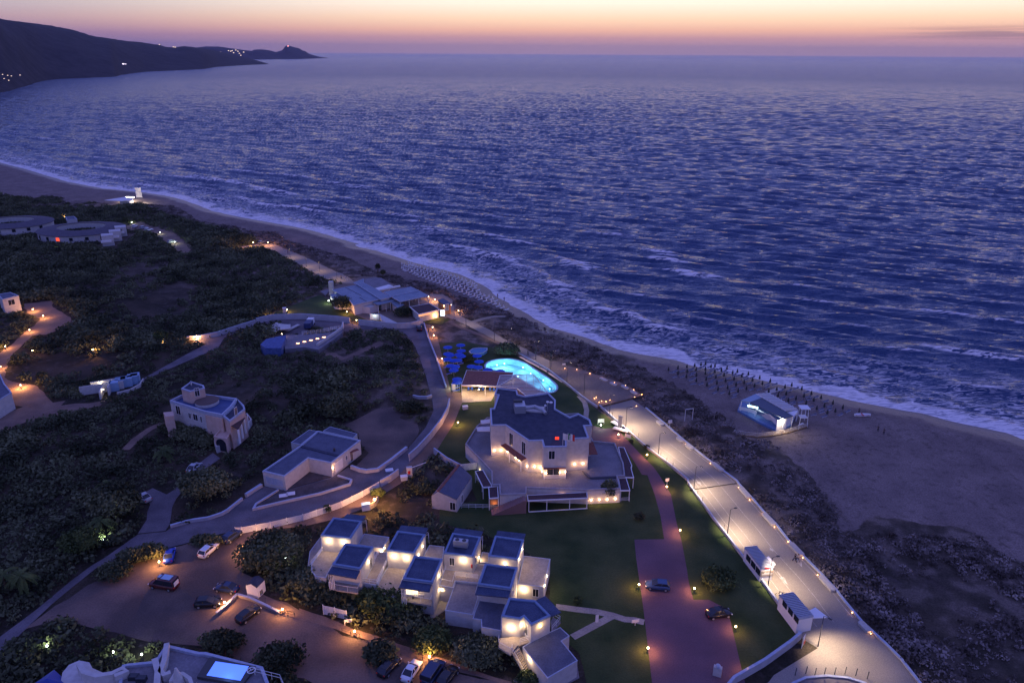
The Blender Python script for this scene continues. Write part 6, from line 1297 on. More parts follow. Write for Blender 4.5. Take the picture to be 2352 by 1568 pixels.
for k, (a, b, e) in enumerate(((370, 300, 200), (520, 385, 200), (640, 425, 200), (800, 500, 200))):
    q = P('a3', a, b, .03); lab = ['first', 'second', 'third', 'last'][k]+' slim lamp post down the north path from its lit end'
    r = thing('street_lamp', q, lab, 'street lamp', 'street lamps on the north path'); MB().tube([q, q+Vector((0, 0, 4.5))], .06, 6).build('pole', M_metal, r); MB().box(q+Vector((.2, -.1, 4.5)), (.5, .3, .1)).build('lamp_head', M_wlight if False else M_metal, r)
    light(r, q+Vector((.4, -.2, 4.35)), e, (1, .66, .34), .15, 'SPOT', math.radians(130), d=(.1, .1, -1))
# thin posts along the lawn wall
for k, (f, a, b) in enumerate((('r3', 755, 225), ('r3', 807, 295), ('r3', 1030, 590), ('r1', 1155, 1260), ('r1', 1217, 1315), ('r1', 1282, 1368), ('r1', 920, 1058), ('r1', 863, 1015), ('r1', 590, 785), ('r1', 648, 840))):
    q = P(f, a, b, 0); r = thing('thin_post', q, 'thin dark post standing along the promenade wall', 'post', 'thin dark posts along the promenade wall'); MB().tube([q, q+Vector((0, 0, 1.5))], .035, 6).build('shaft', M_metal, r); MB().box(q+Vector((0, 0, 1.5)), (.12, .12, .06)).build('cap', M_metal, r)
for k, (a, b) in enumerate(((1600, 1100), (1700, 1085), (1785, 1100), (1875, 1095), (1970, 1095), (2068, 1090), (2170, 1105), (2278, 1135))):
    q = P('r4', a, b, .03); r = thing('curb_bollard', q, 'thin dark bollard in the arc around the turning circle', 'bollard', 'bollards around the turning circle'); MB().tube([q, q+Vector((.05, 0, 1.3))], .06, 6).build('shaft', M_metal, r); MB().ball(q+Vector((.05, 0, 1.32)), .09, 6, 4).build('cap', M_metal, r)
wallrun('circle_kerb', 'pale curved kerb ring of the turning circle', 'r4', [(1500, 1260), (1585, 1180), (1700, 1130), (1900, 1112), (2100, 1132), (2260, 1182), (2400, 1300)], .18, .3, m=M_bench)
# the two white kiosks on the promenade
def kiosk(label, f, px, z, front):
    p = PL(f, px, z); keepout(p); r = thing('promenade_kiosk', (p[0].x, p[0].y, 0), label, 'kiosk', 'white kiosks on the promenade')
    MB().prism(inset(p, .06), -.1, z-.3).build('wall', M_wpaint, r)
    MB().prism(p, z-.3, z-.12).build('roof_base', M_trim, r)
    a, b, c, d = p; n = 16; mb = MB()
    for i in range(n): t = (i+.5)/n; mb.bar(a.lerp(d, t)-Vector((0, 0, .05)), b.lerp(c, t)-Vector((0, 0, .05)), .14, .16)
    mb.build('corrugated_roof', M_galv, r); return r, p
r, p = kiosk('upper white container kiosk with a large car poster on its end wall', 'r3', [(1250, 745), (1375, 730), (1558, 950), (1425, 965)], 3.0, None)
A, B = p[3], p[2]; n_ = facing(A, B); c = onwall(A, B, 'r3', 1485, 1025, .0); tg = (B-A).normalized(); Mk = Matrix((tg, n_, Vector((0, 0, 1)))).transposed()
po = MB().box(c+n_*.0, (2.3, .06, 1.1), M=Mk).build('poster', mat('poster_dark', (.20, .13, .10), .5, (.42, .36, .30), 1.4), r)
MB().box(c+n_*.05+Vector((0, 0, -.1)), (2.0, .03, .22), M=Mk).box(c+n_*.05+Vector((0, 0, .12)), (1.1, .03, .18), M=Mk).build('poster_car_shape', mat('poster_pale', (.6, .58, .55), .5), po)
MB().box(onwall(A, B, 'r3', 1490, 968, .05), (.9, .04, .22), M=Mk).build('red_lettering', M_red, r)
for s in (0, 1, 2): 
    c2 = onwall(p[3], p[0], 'r3', 1290+50*s, 870+65*s, .0); n2 = facing(p[3], p[0]); t2 = Vector((n2.y, -n2.x, 0)); MB().box(c2, (1.4, .1, 1.1), M=Matrix((t2, n2, Vector((0, 0, 1)))).transposed()).build('side_window', M_glass, r)
awp = [p[1].lerp(p[2], .45), p[1].lerp(p[2], .85)]; MB().prism([awp[0], awp[1], awp[1]+Vector((1.1, .6, 0)), awp[0]+Vector((1.1, .6, 0))], 2.1, 2.2).build('serving_flap', M_wpaint, r)
r, p = kiosk('lower white container kiosk with a blue-grey ribbed roof and side flap', 'r3', [(1610, 1240), (1760, 1215), (1975, 1465), (1810, 1500)], 3.0, None)
awp = [p[1].lerp(p[2], .72), p[2]]; MB().prism([awp[0], awp[1], awp[1]+Vector((2.4, .2, 0)), awp[0]+Vector((1.6, .9, 0))], 2.4, 2.5).build('serving_flap', M_wpaint, r)
for s in range(3): c2 = onwall(p[3], p[0], 'r3', 1670+60*s, 1350+75*s, .0); n2 = facing(p[3], p[0]); t2 = Vector((n2.y, -n2.x, 0)); MB().box(c2, (1.2, .1, 1.0), M=Matrix((t2, n2, Vector((0, 0, 1)))).transposed()).build('side_window', M_glass, r)
q = P('r4', 1462, 355, 0); r = thing('parked_bicycle', q, 'dark bicycle leaning at the end of the lower kiosk', 'bicycle')
for s in (-.52, .52):
    mb = MB(); pts = [q+Vector((s+.33*math.cos(k*.5236), .0, .34+.33*math.sin(k*.5236))) for k in range(13)]; mb.tube(pts, .03, 5, False); mb.build('wheel', M_rubber, r)
MB().tube([q+Vector((-.52, 0, .34)), q+Vector((-.2, 0, .8)), q+Vector((.35, 0, .82)), q+Vector((.52, 0, .34))], .03, 5).tube([q+Vector((-.2, 0, .8)), q+Vector((0, 0, .32)), q+Vector((.35, 0, .82))], .03, 5).build('frame', M_metal, r)
MB().box(q+Vector((-.25, 0, .95)), (.25, .12, .06)).build('saddle', M_rubber, r); MB().bar(q+Vector((.36, -.28, 1.02)), q+Vector((.36, .28, 1.02)), .035).build('handlebar', M_metal, r)
# entrance totem and gate at the hotel walkway
r = thing('entrance_gate', P('r1', 700, 930), 'grey totem and white gate panels where the hotel court meets the promenade', 'gate')
MB().box(P('r1', 730, 950)+Vector((0, 0, 1.7)), (.9, .5, 3.4), -.5).build('totem', mat('grey_totem', (.30, .31, .32), .6), r)
for a, b, c_, d_ in ((650, 895, 745, 950), (665, 960, 820, 1005)): A, B = P('r1', a, b), P('r1', c_, d_); MB().bar(A+Vector((0, 0, .6)), B+Vector((0, 0, .6)), 1.2, .15).build('wall_panel', M_wpaint, r)
sign('z1', 1838, 905, 1.6, 1.0, 'white twin-leg sign board lit from below on the hotel lawn', .5)
sign('z1', 2118, 1060, 1.5, .9, 'white sign board between court and promenade wall', .4, rz=-.5)
sign('r3', 438, 100, .8, .7, 'white square sign on one leg behind a path lamp', .9, legs=1)
sign('r3', 105, 1568, 1.2, .6, 'small white sign beside the narrow lawn path', .6, legs=1)
sign('r1', 1250, 940, 1.0, .8, 'white square sign on a tall post on the dune side', 1.3, legs=1)
sign('r1', 145, 295, .9, .5, 'tiny white sign at the head of the plaza', .3, legs=1)
sign('z6', 2155, 1380, .5, 1.4, 'narrow upright white sign between the two lawn paths', .2, legs=1)
sg = sign('r4', 1670, 830, 1.1, 1.9, 'white and red poster panel at the promenade wall end', .2, rz=.9); 
MB().box(Vector(sg.location)+Vector((.12, -.14, 1.0)), (.7, .03, .6), .9).build('red_panel', M_red, sg)
# dune gate frame, seaward rail walkway
r = thing('dune_gate', P('r1', 1450, 870), 'bare white rectangular gate frame in the dunes', 'gate frame'); mb = MB(); A, B = P('r1', 1405, 878), P('r1', 1485, 868); mb.bar(A, A+Vector((0, 0, 3.4)), .1).bar(B, B+Vector((0, 0, 3.4)), .1).bar(A+Vector((0, 0, 3.4)), B+Vector((0, 0, 3.4)), .1); mb.build('frame', M_wpaint, r)
r = thing('walkway_railing', P('r2', 990, 960), 'long white three-bar railing leading to the beach bar', 'railing'); rp_ = PL('r2', [(985, 985), (1120, 1010), (1260, 1025), (1450, 1005), (1640, 968), (1850, 905)], .2)
railing(r, rp_, 1.1, 'rails', rails=3, step=3)
slab(r, 'boardwalk', [ (p.x, p.y) for p in rp_]+[(p.x+.6, p.y+2.2) for p in rp_[::-1]], .18, .15, M_wood)
r = thing('walkway_railing', P('r2', 300, 935), 'dark wooden railing crossing the dunes to the white one', 'railing'); railing(r, PL('r2', [(285, 940), (480, 945), (700, 945), (960, 945)], .3), 1.0, 'rails', M_wood, rails=2, step=3)
# ================================================================== BEACH BAR
ZB = 3.4
r = thing('beach_bar', P('r2', 1400, 850, 0), 'white beach bar with slatted pergola roof and blue deck on the sand', 'beach bar')
fl = PL('r2', [(1030, 700), (1075, 585), (1250, 520), (1400, 520), (1730, 720), (1660, 880), (1480, 935), (1300, 850)], .5); keepout(fl); MB().prism(fl, -.8, .5).build('deck', mat('blue_painted_deck', (.12, .20, .36), .7, (.16, .25, .42), 1), r)
mr_ = PL('r2', [(1175, 612), (1305, 560), (1685, 770), (1575, 805)], ZB); MB().prism(mr_, ZB-.2, ZB).build('main_roof', mat('dark_grey_roof', (.10, .12, .15), .7), r)
MB().prism(PL('r2', [(1072, 590), (1245, 512), (1310, 558), (1172, 610)], ZB+.1), ZB-.2, ZB+.1).build('tent_roof', mat('pale_blue_tent', (.28, .38, .46), .7), r)
MB().prism(PL('r2', [(1600, 735), (1735, 705), (1740, 720), (1690, 775)], ZB), ZB-.5, ZB).build('fascia', M_wpaint, r)
a, b, c_, d_ = PL('r2', [(1250, 515), (1400, 512), (1735, 700), (1600, 712)], ZB+.2)
for t in range(10): q = (t+.5)/10; MB().bar(a.lerp(d_, q), b.lerp(c_, q), .12, .75).build('roof_slat', M_canvas if t % 2 else M_wpaint, r)
MB().bar(a, d_, .16, .2).bar(b, c_, .16, .2).build('pergola_frame', M_wpaint, r)
bwp = PL('r2', [(1190, 660), (1320, 610), (1660, 800), (1560, 850)], .5); MB().bar(P('r2', 1250, 690, 1.9), P('r2', 1560, 850, 1.9), .2, .0+.2).build('beam', M_wpaint, r)
MB().prism(ribbon([bwp[0], bwp[1], bwp[2]], .2), .5, ZB-.2).build('back_wall', mat('bar_back_wall', (.35, .36, .38), .8), r)
MB().prism(ribbon(PL('r2', [(1045, 700), (1170, 725), (1250, 760)], .5), .15), .5, 1.4).build('parapet', M_wpaint, r)
MB().prism(ribbon(PL('r2', [(1480, 935), (1590, 900), (1665, 860)], .5), .2), -.5, 3.0).build('end_wall', M_wpaint, r)
for q in ((1075, 600), (1170, 620), (1250, 660), (1575, 810), (1680, 775), (1735, 712)): c = P('r2', *q, ZB-.2); MB().bar(c, (c.x, c.y, .3), .14).build('post', M_wpaint, r)
MB().box(P('r2', 1208, 665, 2.4), (2.6, .15, .5), -.5).build('lit_window', emit('cold_lit_window', (.6, .9, 1), 2.2), r)
s0 = P('r2', 1405, 750, 3.1); mb = MB(); e = [P('r2', 1250, 755, 1.2), P('r2', 1370, 815, 1.0), P('r2', 1480, 880, .9), P('r2', 1530, 850, 2.0)]
for i in range(3): mb.add([s0, e[i], (e[i]+e[i+1])/2+Vector((0, .3, .35)), e[i+1]], [(0, 1, 2), (0, 2, 3)])
mb.build('sail_canvas', M_canvas, r)
c = P('r2', 1560, 800, 3.1)-Vector((0, .4, 0)); o = MB().ball(c, .2, 8, 6).build('floodlight', emit('flood_white', (.95, .95, 1), 25), r); light(o, c+Vector((-.6, -.6, -.1)), 300, (1, .85, .62), .2)
light(r, P('r2', 1280, 690, 2.6), 20, (.7, .9, 1), .3)
r = thing('lifeguard_stand', P('r2', 1780, 850), 'small white lookout hut on legs beside the beach bar', 'lookout'); c = P('r2', 1785, 855, -.2)
mb = MB(); [mb.bar(c+Vector((x, y, 0)), c+Vector((x*.8, y*.8, 4.2)), .12) for x in (-1, 1) for y in (-1, 1)]; mb.build('frame', M_wpaint, r); MB().box(c+Vector((0, 0, 4.3)), (2.3, 2.3, .2)).build('roof', M_wpaint, r); MB().box(c+Vector((0, 0, 1.8)), (1.8, 1.8, .15)).build('platform', M_wpaint, r)
slab(r, 'ramp', PL('r2', [(1790, 850), (1850, 880), (1800, 905), (1740, 880)], .1), .1, .3, M_wpaint)
sheet('beach_walkway', ribbon(Q(('r2', [(1370, 500), (1450, 480), (1530, 450)])), 1.6), .05, M_bench, thick=.6)
# far beach bar at the left
r = thing('beach_bar', P('a2', 1190, 460, -.3), 'far brightly lit beach bar with a long pale canopy', 'beach bar'); c = P('a2', 1195, 462, 0)
MB().prism(PL('a2', [(960, 462), (1150, 432), (1225, 440), (1220, 458), (1120, 470)], 2.8), 2.6, 2.85).build('canopy', M_canvas, r); MB().prism(PL('a2', [(1100, 470), (1150, 455), (1225, 470), (1190, 488)], 1.5), -.5, 2.3).build('counter', M_wpaint, r)
light(r, c+Vector((1, -3, 2.2)), 1500, (1, .85, .6), .3); MB().box(c+Vector((1.5, -2.2, 2.3)), (5, .2, .35)).build('light_strip', emit('strip_white', (1, .9, .8), 10), r)
light(r, P('a2', 1290, 455, 2.5), 900, (1, .9, .7), .3)
r = thing('beach_banner', P('a2', 1280, 440, -.2), 'tall pale banner beside the far beach bar', 'banner'); c = P('a2', 1282, 440, 0); MB().box(c+Vector((0, 0, 3.2)), (3.6, .1, 6)).build('cloth', M_canvas, r); MB().bar(c+Vector((-1.8, 0, -.5)), c+Vector((-1.8, 0, 6.3)), .15).build('pole', M_wpaint, r)
# ================================================================== CARS
C_dark = paint('black', (.012, .013, .018)); C_white = paint('white', (.7, .7, .72)); C_blue = paint('blue', (.015, .06, .42)); C_navy = paint('navy', (.02, .035, .09)); C_grey = paint('grey', (.13, .14, .17)); C_maroon = paint('maroon', (.10, .02, .02)); C_silver = paint('silver', (.35, .37, .40))
for f, b, a, m, kd, lab, kw in (
  ('r3', (465, 1190), (215, 1165), paint('slate_blue', (.04, .08, .17)), 'hatch', 'blue-grey car parked across the purple drive beside two lamps', {}), ('r3', (850, 1485), (1100, 1450), C_dark, 'sedan', 'dark car with shiny windows at the edge of the purple drive', {}),
  ('z4', (1350, 590), (1450, 500), C_white, 'hatch', 'white estate car parked near the lane fence', {}), ('z4', (985, 640), (1005, 560), C_blue, 'sedan', 'bright blue car parked beside the orange lamp', {}),
  ('z4', (1590, 440), (1700, 360), C_navy, 'hatch', 'dark car parked at the end of the slatted fence', {}), ('z4', (1080, 930), (790, 880), C_maroon, 'van', 'large dark red van with pale roof panels', dict(L=5.0, W=2.0, H=2.1)),
  ('z4', (1310, 1100), (1480, 1090), C_dark, 'hatch', 'black car in front of the low ochre wall', {}), ('z4', (1700, 960), (1480, 925), C_navy, 'sedan', 'dark blue car tucked beside the little shed', {}),
  ('z4', (1750, 1270), (1880, 1170), C_dark, 'hatch', 'black car parked below the low ochre wall', {}), ('r6', (650, 730), (750, 620), C_dark, 'hatch', 'dark car with a shiny side by the path railing, left of the white one', {}),
  ('r6', (840, 760), (910, 655), C_white, 'sedan', 'white car with black windows at the bottom edge', {}), ('r6', (1010, 770), (1080, 670), C_navy, 'van', 'very dark van under the dark tree at the bottom edge', dict(L=4.8, W=1.95, H=1.9)), ('r6', (1130, 790), (1190, 710), C_dark, 'hatch', 'dark car with two bright roof rails at the bottom edge', {}),
  ('b1', (1680, 1090), (1670, 1010), C_dark, 'hatch', 'black car driving at the lane junction', dict(L=4.4)), ('b2', (1995, 370), (2070, 300), C_silver, 'sedan', 'pale car on the side lane below the pink villa', {}), ('b2', (1560, 680), (1450, 610), C_silver, 'sedan', 'pale-edged car parked at the dark side lane turning', {}),
  ('a2', (1230, 715), (1250, 705), C_white, 'hatch', 'white car nearest the dune car park lamp', {}), ('a2', (1310, 725), (1335, 720), C_silver, 'hatch', 'silver car second in the dune car park', {}), ('a2', (1350, 745), (1385, 740), C_white, 'hatch', 'white car third in the dune car park', {}),
  ('a2', (1560, 858), (1605, 850), C_silver, 'hatch', 'pale car under the lower dune car park lamp', {}), ('a3', (95, 175), (120, 165), C_grey, 'hatch', 'car parked at the lit head of the north path', {})):
    loc, rz = heading(f, b, a); r = car(lab, (loc.x, loc.y, .02), rz, m, kd, **kw)
    if kd == 'van' and m is C_maroon:
        for q in (MB().box((-.9, 0, 2.2), (1.7, 1.2, .05)).build('roof_panel', mat('pale_roof_panel', (.35, .5, .62), .4)), MB().box((.45, 0, 2.2), (.5, .7, .05)).build('roof_panel', MATS['pale_roof_panel']), MB().box((-2.52, 0, 1.3), (.06, 1.2, .8)).build('rear_board', M_wpaint)): q.parent = r
# ================================================================== PEOPLE
person('r3', 1770, 905, 'person in black walking on the promenade, long dark hair', (.02, .02, .025), (.02, .02, .03), 2.2, stride=.3, scale=1.05)
person('r3', 1800, 905, 'person in a grey top walking close beside the one in black', (.30, .31, .33), (.05, .055, .07), 2.2, stride=.28, scale=1.05)
person('a3', 315, 265, 'person in white standing on the north path', (.75, .73, .7), (.5, .48, .45), .6); person('a3', 350, 270, 'person in red walking on the north path', (.4, .04, .03), (.08, .06, .06), .8)
person('a3', 838, 497, 'person in dark clothes at the end of the north path', (.03, .03, .04), (.03, .03, .04), .2); person('a3', 876, 505, 'person in white, left one of the pair by the beach club', (.78, .75, .7), (.6, .55, .5), 1.0); person('a3', 890, 510, 'person in pale clothes, right one of the pair by the beach club', (.7, .6, .5), (.7, .68, .62), 2.0)
person('b1', 2072, 800, 'person in black waiting at the lit club screen', (.02, .02, .02), (.02, .02, .03), .3); person('b1', 2092, 805, 'person in brown beside the one at the lit screen', (.12, .06, .04), (.03, .03, .05), 2.3)
person('b1', 1825, 1100, 'person in a dark red top on the path by the junction lamps', (.2, .04, .03), (.03, .03, .04), 1.2)
person('z1', 1075, 188, 'person in black walking on the upper promenade', (.02, .02, .02), (.02, .02, .03), 2.4)
for a, b, s, lab in ((325, 72, (.05, .05, .08), 'person in dark clothes standing by the small boat on the sand'), (430, 172, (.03, .03, .05), 'first person in dark clothes on the open sand past the small boat'), (462, 188, (.04, .04, .06), 'second person in dark clothes on the open sand')):
    q = person('b3', a, b+4, lab, s, (.03, .03, .05), 1.0, zg=-.25)
for a, b, lab in ((2275, 670, 'person in dark clothes at the water edge below the parasols'), (2335, 700, 'person wading in the wash near the pale parasols')): person('a3', a, b, lab, (.05, .04, .06), (.03, .03, .05), .6, zg=-.8)
q = P('b3', 345, 88, -.1); r = thing('small_boat', q, 'small white and red boat lying on the sand', 'boat')
vs = []; st = [(-2, .35, .5), (-1.2, .75, .42), (.2, .85, .42), (1.3, .6, .5), (2.1, .05, .7)]
for x, w_, z_ in st: vs += [(q.x+x, q.y-w_, q.z+z_), (q.x+x, q.y-w_*.6, q.z+.05), (q.x+x, q.y+w_*.6, q.z+.05), (q.x+x, q.y+w_, q.z+z_)]
MB().add(vs, [(4*i+j, 4*i+j+1, 4*i+j+5, 4*i+j+4) for i in range(4) for j in range(3)]+[(0, 3, 2, 1)]).build('hull', M_wpaint, r); MB().box(q+Vector((0, 0, .45)), (.3, 1.5, .05)).build('thwart', M_red, r); MB().bar(q+Vector((-2, -.5, .5)), q+Vector((1.4, -.62, .52)), .07).build('gunwale', M_red, r)
# ================================================================== LAMPS
for f, u, v, lab, e, w_ in (('z1', 178, 218, 'globe lamp on the path beside the blue parasols', 70, 0), ('z1', 345, 885, 'globe lamp lighting the lawn edge left of the hotel', 90, 0), ('z1', 2022, 1010, 'globe lamp at the corner of the hotel court', 45, 0), ('z1', 2322, 1222, 'globe lamp on the lawn where the purple path bends', 45, 0),
  ('r3', 437, 118, 'globe lamp in front of a square white sign', 40, 0), ('r3', 577, 572, 'globe lamp where the purple path meets the drive', 45, 0), ('r3', 147, 1140, 'globe lamp just left of the blue-grey car', 50, 0), ('r3', 727, 1180, 'globe lamp at the notch of the drive right of the blue-grey car', 50, 0), ('r4', 1043, 642, 'globe lamp on the lawn right of the shiny dark car', 30, 0), ('r4', 217, 843, 'globe lamp on the left edge of the drive, near the bottom', 55, 0), ('r4', 1142, 1043, 'globe lamp beside the diagonal white wall', 20, 0),
  ('z4', 878, 643, 'globe lamp left of the bright blue car', 150, 0), ('z4', 1563, 1065, 'globe lamp inside the low ochre wall', 75, 0), ('z4', 2168, 1137, 'globe lamp on the path below the shed', 80, 0), ('r6', 427, 376, 'globe lamp on the path near the short slatted screen', 140, 0), ('r6', 1014, 576, 'globe lamp on the path above the white car', 110, 0),
  ('a3', 1678, 937, 'globe lamp at the junction gate, upper one', 45, 0), ('a3', 1688, 1012, 'globe lamp at the junction, lower one', 50, 0), ('a3', 978, 873, 'globe lamp in the gap of the long lane wall', 60, 0), ('a3', 340, 777, 'globe lamp by the small white box on the club lawn', 60, 0), ('a3', 155, 837, 'globe lamp at the left end of the long lane wall', 80, 0), ('a3', 890, 795, 'globe lamp under the round dark tree at the club', 70, 0), ('a3', 1710, 842, 'globe lamp before the curved wall of the club bar', 60, 0), ('a3', 1640, 657, 'lamp on the seaward corner of the club pergola', 40, 0), ('a3', 1698, 683, 'lamp at the back of the terracotta kiosk', 80, 0), ('a3', 1915, 785, 'lamp beside the dune boulders past the kiosk', 50, 0),
  ('a4', 300, 200, 'hillside path lamp nearest the small white house', 150, 0), ('a4', 395, 260, 'hillside path lamp second from the small white house', 150, 0), ('a4', 270, 388, 'hillside path lamp halfway down the left track', 130, 0), ('a4', 47, 540, 'hillside path lamp low on the left track', 130, 0), ('a4', 298, 577, 'yellowish lone lamp in the scrub below the left track', 40, 0), ('a4', 852, 570, 'lone reddish lamp in the middle of the scrub', 160, 0), ('a4', 1500, 505, 'lone lamp lighting a bush left of the white wall', 90, 0), ('a4', 1810, 465, 'lamp at the tail end of the white lane wall', 150, 0), ('a4', 188, 895, 'lamp lighting the orange bank at the left edge', 260, 0), ('a4', 4, 725, 'lamp cut by the left picture edge', 120, 0),
  ('a2', 595, 612, 'orange lamp at the small dune hut', 40, 0), ('a2', 440, 660, 'orange lamp behind the second round building', 30, 0)):
    globe_lamp(f, u, v, lab, e=e*.9)
for f, u, v, lab, e in (('z1', 288, 503, 'white lamp on a pale box beside the pool house', 60), ('z1', 1838, 912, 'white floodlight below the twin-leg sign', 60), ('z4', 2203, 597, 'white lamp buried in the big bush by the car park', 70), ('z4', 303, 405, 'greenish lamp in the dark scrub left of the lane', 110), ('r5', 367, 552, 'greenish lamp in the dark lower left garden', 60), ('r5', 888, 600, 'lamp beside the white villa pergola', 30), ('r5', 1110, 618, 'lamp on a pale box by the white villa', 50), ('a3', 722, 695, 'white lamp at the left corner of the club roof', 70), ('a2', 90, 625, 'white lamp on the far left slope', 60), ('a2', 1210, 663, 'white lamp above the dune car park', 70), ('a2', 1470, 755, 'white lamp beside the dune car park ramp', 70), ('a2', 1605, 845, 'lowest white lamp of the dune car park', 80), ('a2', 558, 903, 'greenish-white lamp below the round building', 160)):
    globe_lamp(f, u, v, lab, e=e*.8, white=True)
globe_lamp('z4', 1800, 512, 'small orange lamp at the car park end of the fence path', .6, 160)
r = globe_lamp('z3', 1562, 1037, 'tall globe lamp above the blue bin on the lit path', 2.4, 420, r=.24)
globe_lamp('a3', 30, 160, 'tall lamp at the lit head of the north path', 3.0, 400, r=.2); globe_lamp('a3', 165, 158, 'lamp at the beach exit of the north path', 1.6, 120)
q = P('z3', 1475, 1145); r = thing('blue_bin', q, 'blue and white ribbed bin beside the lit path', 'bin'); MB().box(q+Vector((0, 0, .7)), (1.6, .9, 1.3), .3).build('body', M_wpaint, r); MB().box(q+Vector((0, 0, 1.42)), (1.7, 1.0, .14), .3).build('lid', paint('bin_blue', (.15, .3, .6)), r); [MB().box(q+Vector((-.5+.33*k, -.42+.1*k, .7)), (.12, .08, 1.1), .3).build('rib', M_metal, r) for k in range(4)]
q = P('z3', 1535, 1125); r = thing('retaining_wall', q, 'short cream retaining wall glowing behind the tall globe lamp', 'wall'); MB().prism(ribbon(PL('z3', [(1500, 1150), (1570, 1105), (1600, 1050)]), .3), -.2, 1.1).build('wall_face', M_beige, r)
for f, a, b, w_, h_, lab in (('z1', 420, 745, 1.3, .8, 'small white box on the lawn left of the hotel'), ('z3', 1872, 830, 1.4, .9, 'pale box on the ground beside the gate'), ('z3', 1718, 740, 1.6, .3, 'pale slab lying on the lane by the gate'), ('a3', 320, 805, 1.2, 1.8, 'white box cabinet beside a lawn lamp at the club'), ('z1', 298, 550, 1.0, 1.8, 'pale cabinet under the white lamp by the pool house'), ('z3', 612, 1010, 1.6, .1, 'pale square hatch in the planting island, left one'), ('z3', 690, 990, 1.6, .1, 'pale square hatch in the planting island, right one')):
    q = P(f, a, b); r = thing('utility_box', q, lab, 'box'); zz = .26 if h_ < .2 else 0; MB().box(q+Vector((0, 0, zz+h_/2)), (w_, w_*.7, h_), .3).build('body', M_trim, r); MB().box(q+Vector((0, 0, zz+h_+.03)), (w_+.1, w_*.7+.1, .06), .3).build('lid', M_wpaint, r)
q = P('z3', 1930, 800); r = thing('gate_post', q, 'white gatehouse pillar with a red intercom at the hotel gate', 'gate pillar'); MB().box(q+Vector((0, 0, 1.2)), (1.2, .8, 2.4), .2).build('pillar', M_white, r); MB().box(q+Vector((0, -.42, 1.3)), (.5, .05, .8), .2).build('intercom', M_red, r); MB().bar(q+Vector((.6, 0, 2.3)), q+Vector((3.4, 2.2, 2.3)), .1).build('arm', M_wpaint, r)
# ================================================================== PARASOL FIELDS ON THE BEACH
# the pale field by the beach club
sh = closed_parasol(M_canvas, 'closed pale parasol in the white field on the beach below the club', 'closed pale parasols', None)
bd = sunbed('pale sunbed beside a closed pale parasol', 'pale sunbeds in the white parasol field', M_canvas)
A = P('a3', 1330, 395, -.4); B = P('a3', 2330, 782, -.4); Cc = P('a3', 1440, 375, -.4)
ex = (B-A); nrow = 5; cnt = 0; sdm = lambda q: (lambda a_, b_: shoredist(a_, b_)[0])(np.array([q.x]), np.array([q.y])); perp = Vector((-ex.y, ex.x, 0)).normalized()
if perp.y < 0: perp = -perp
for i in range(30):
    for j in range(nrow):
        t = i/29; q = A+ex*t+perp*((j)*3.1+(.0 if i % 2 else .4))+Vector((rnd.uniform(-.3, .3), rnd.uniform(-.3, .3), 0))
        if i < 2 and j == 0 or sdm(q) < 5.2: continue
        pq = Vector((q.x, q.y, -.28))
        if cnt == 0: sh.location = pq; bd.location = pq+Vector((1.2, -.3, 0)); bd.rotation_euler = (0, 0, .6)
        else: dup(sh, pq); dup(bd, pq+Vector((1.1, -.4, 0)), .6+rnd.uniform(-.1, .1))
        cnt += 1
dk = closed_parasol(M_dcanvas, 'closed dark parasol in the field around the beach bar', 'closed dark parasols', None)
dbd = sunbed('blue-grey sunbed beside a closed dark parasol', 'sunbeds in the dark parasol field', mat('blue_grey_sling', (.13, .13, .17), .8))
DP = [(215, 255), (325, 235), (430, 222), (521, 208), (595, 195), (648, 185), (713, 220), (759, 212), (835, 262), (900, 240), (967, 292), (1022, 278), (1075, 330), (1151, 308), (1284, 352), (1408, 390), (1660, 438), (325, 302), (433, 278), (538, 255), (647, 248), (757, 280), (866, 320), (983, 365), (1101, 408), (1200, 378), (1317, 420), (1223, 450), (425, 338), (541, 322), (648, 300), (769, 345), (884, 388), (1007, 435), (1129, 480), (541, 385), (655, 370), (782, 415), (908, 468), (1031, 508), (664, 435), (795, 488), (928, 538), (1390, 512), (1484, 488), (1580, 462), (1778, 482), (1891, 538), (2004, 588), (2143, 650), (2260, 705), (1595, 542), (1803, 568), (1710, 598), (1919, 618), (2044, 685), (2172, 745), (1828, 655), (1954, 715), (2079, 765), (1858, 745), (1620, 620), (1500, 560)]
for k, (a, b) in enumerate(DP):
    q = P('r2', a, b+14, -.3)
    if k == 0: dk.location = q; dbd.location = q+Vector((1.1, -.3, 0))
    else:
        o = dup(dk, q)
        if k == 5: o['label'] = 'closed dark parasol with reddish top, nearest the water'; o.children[1].data = o.children[1].data
        if k % 5 != 4: dup(dbd, q+Vector((1.1, -.5, 0)), .5+rnd.uniform(-.15, .15)); 
        if k % 2: dup(dbd, q+Vector((-1.0, -.5, 0)), .5+rnd.uniform(-.15, .15))
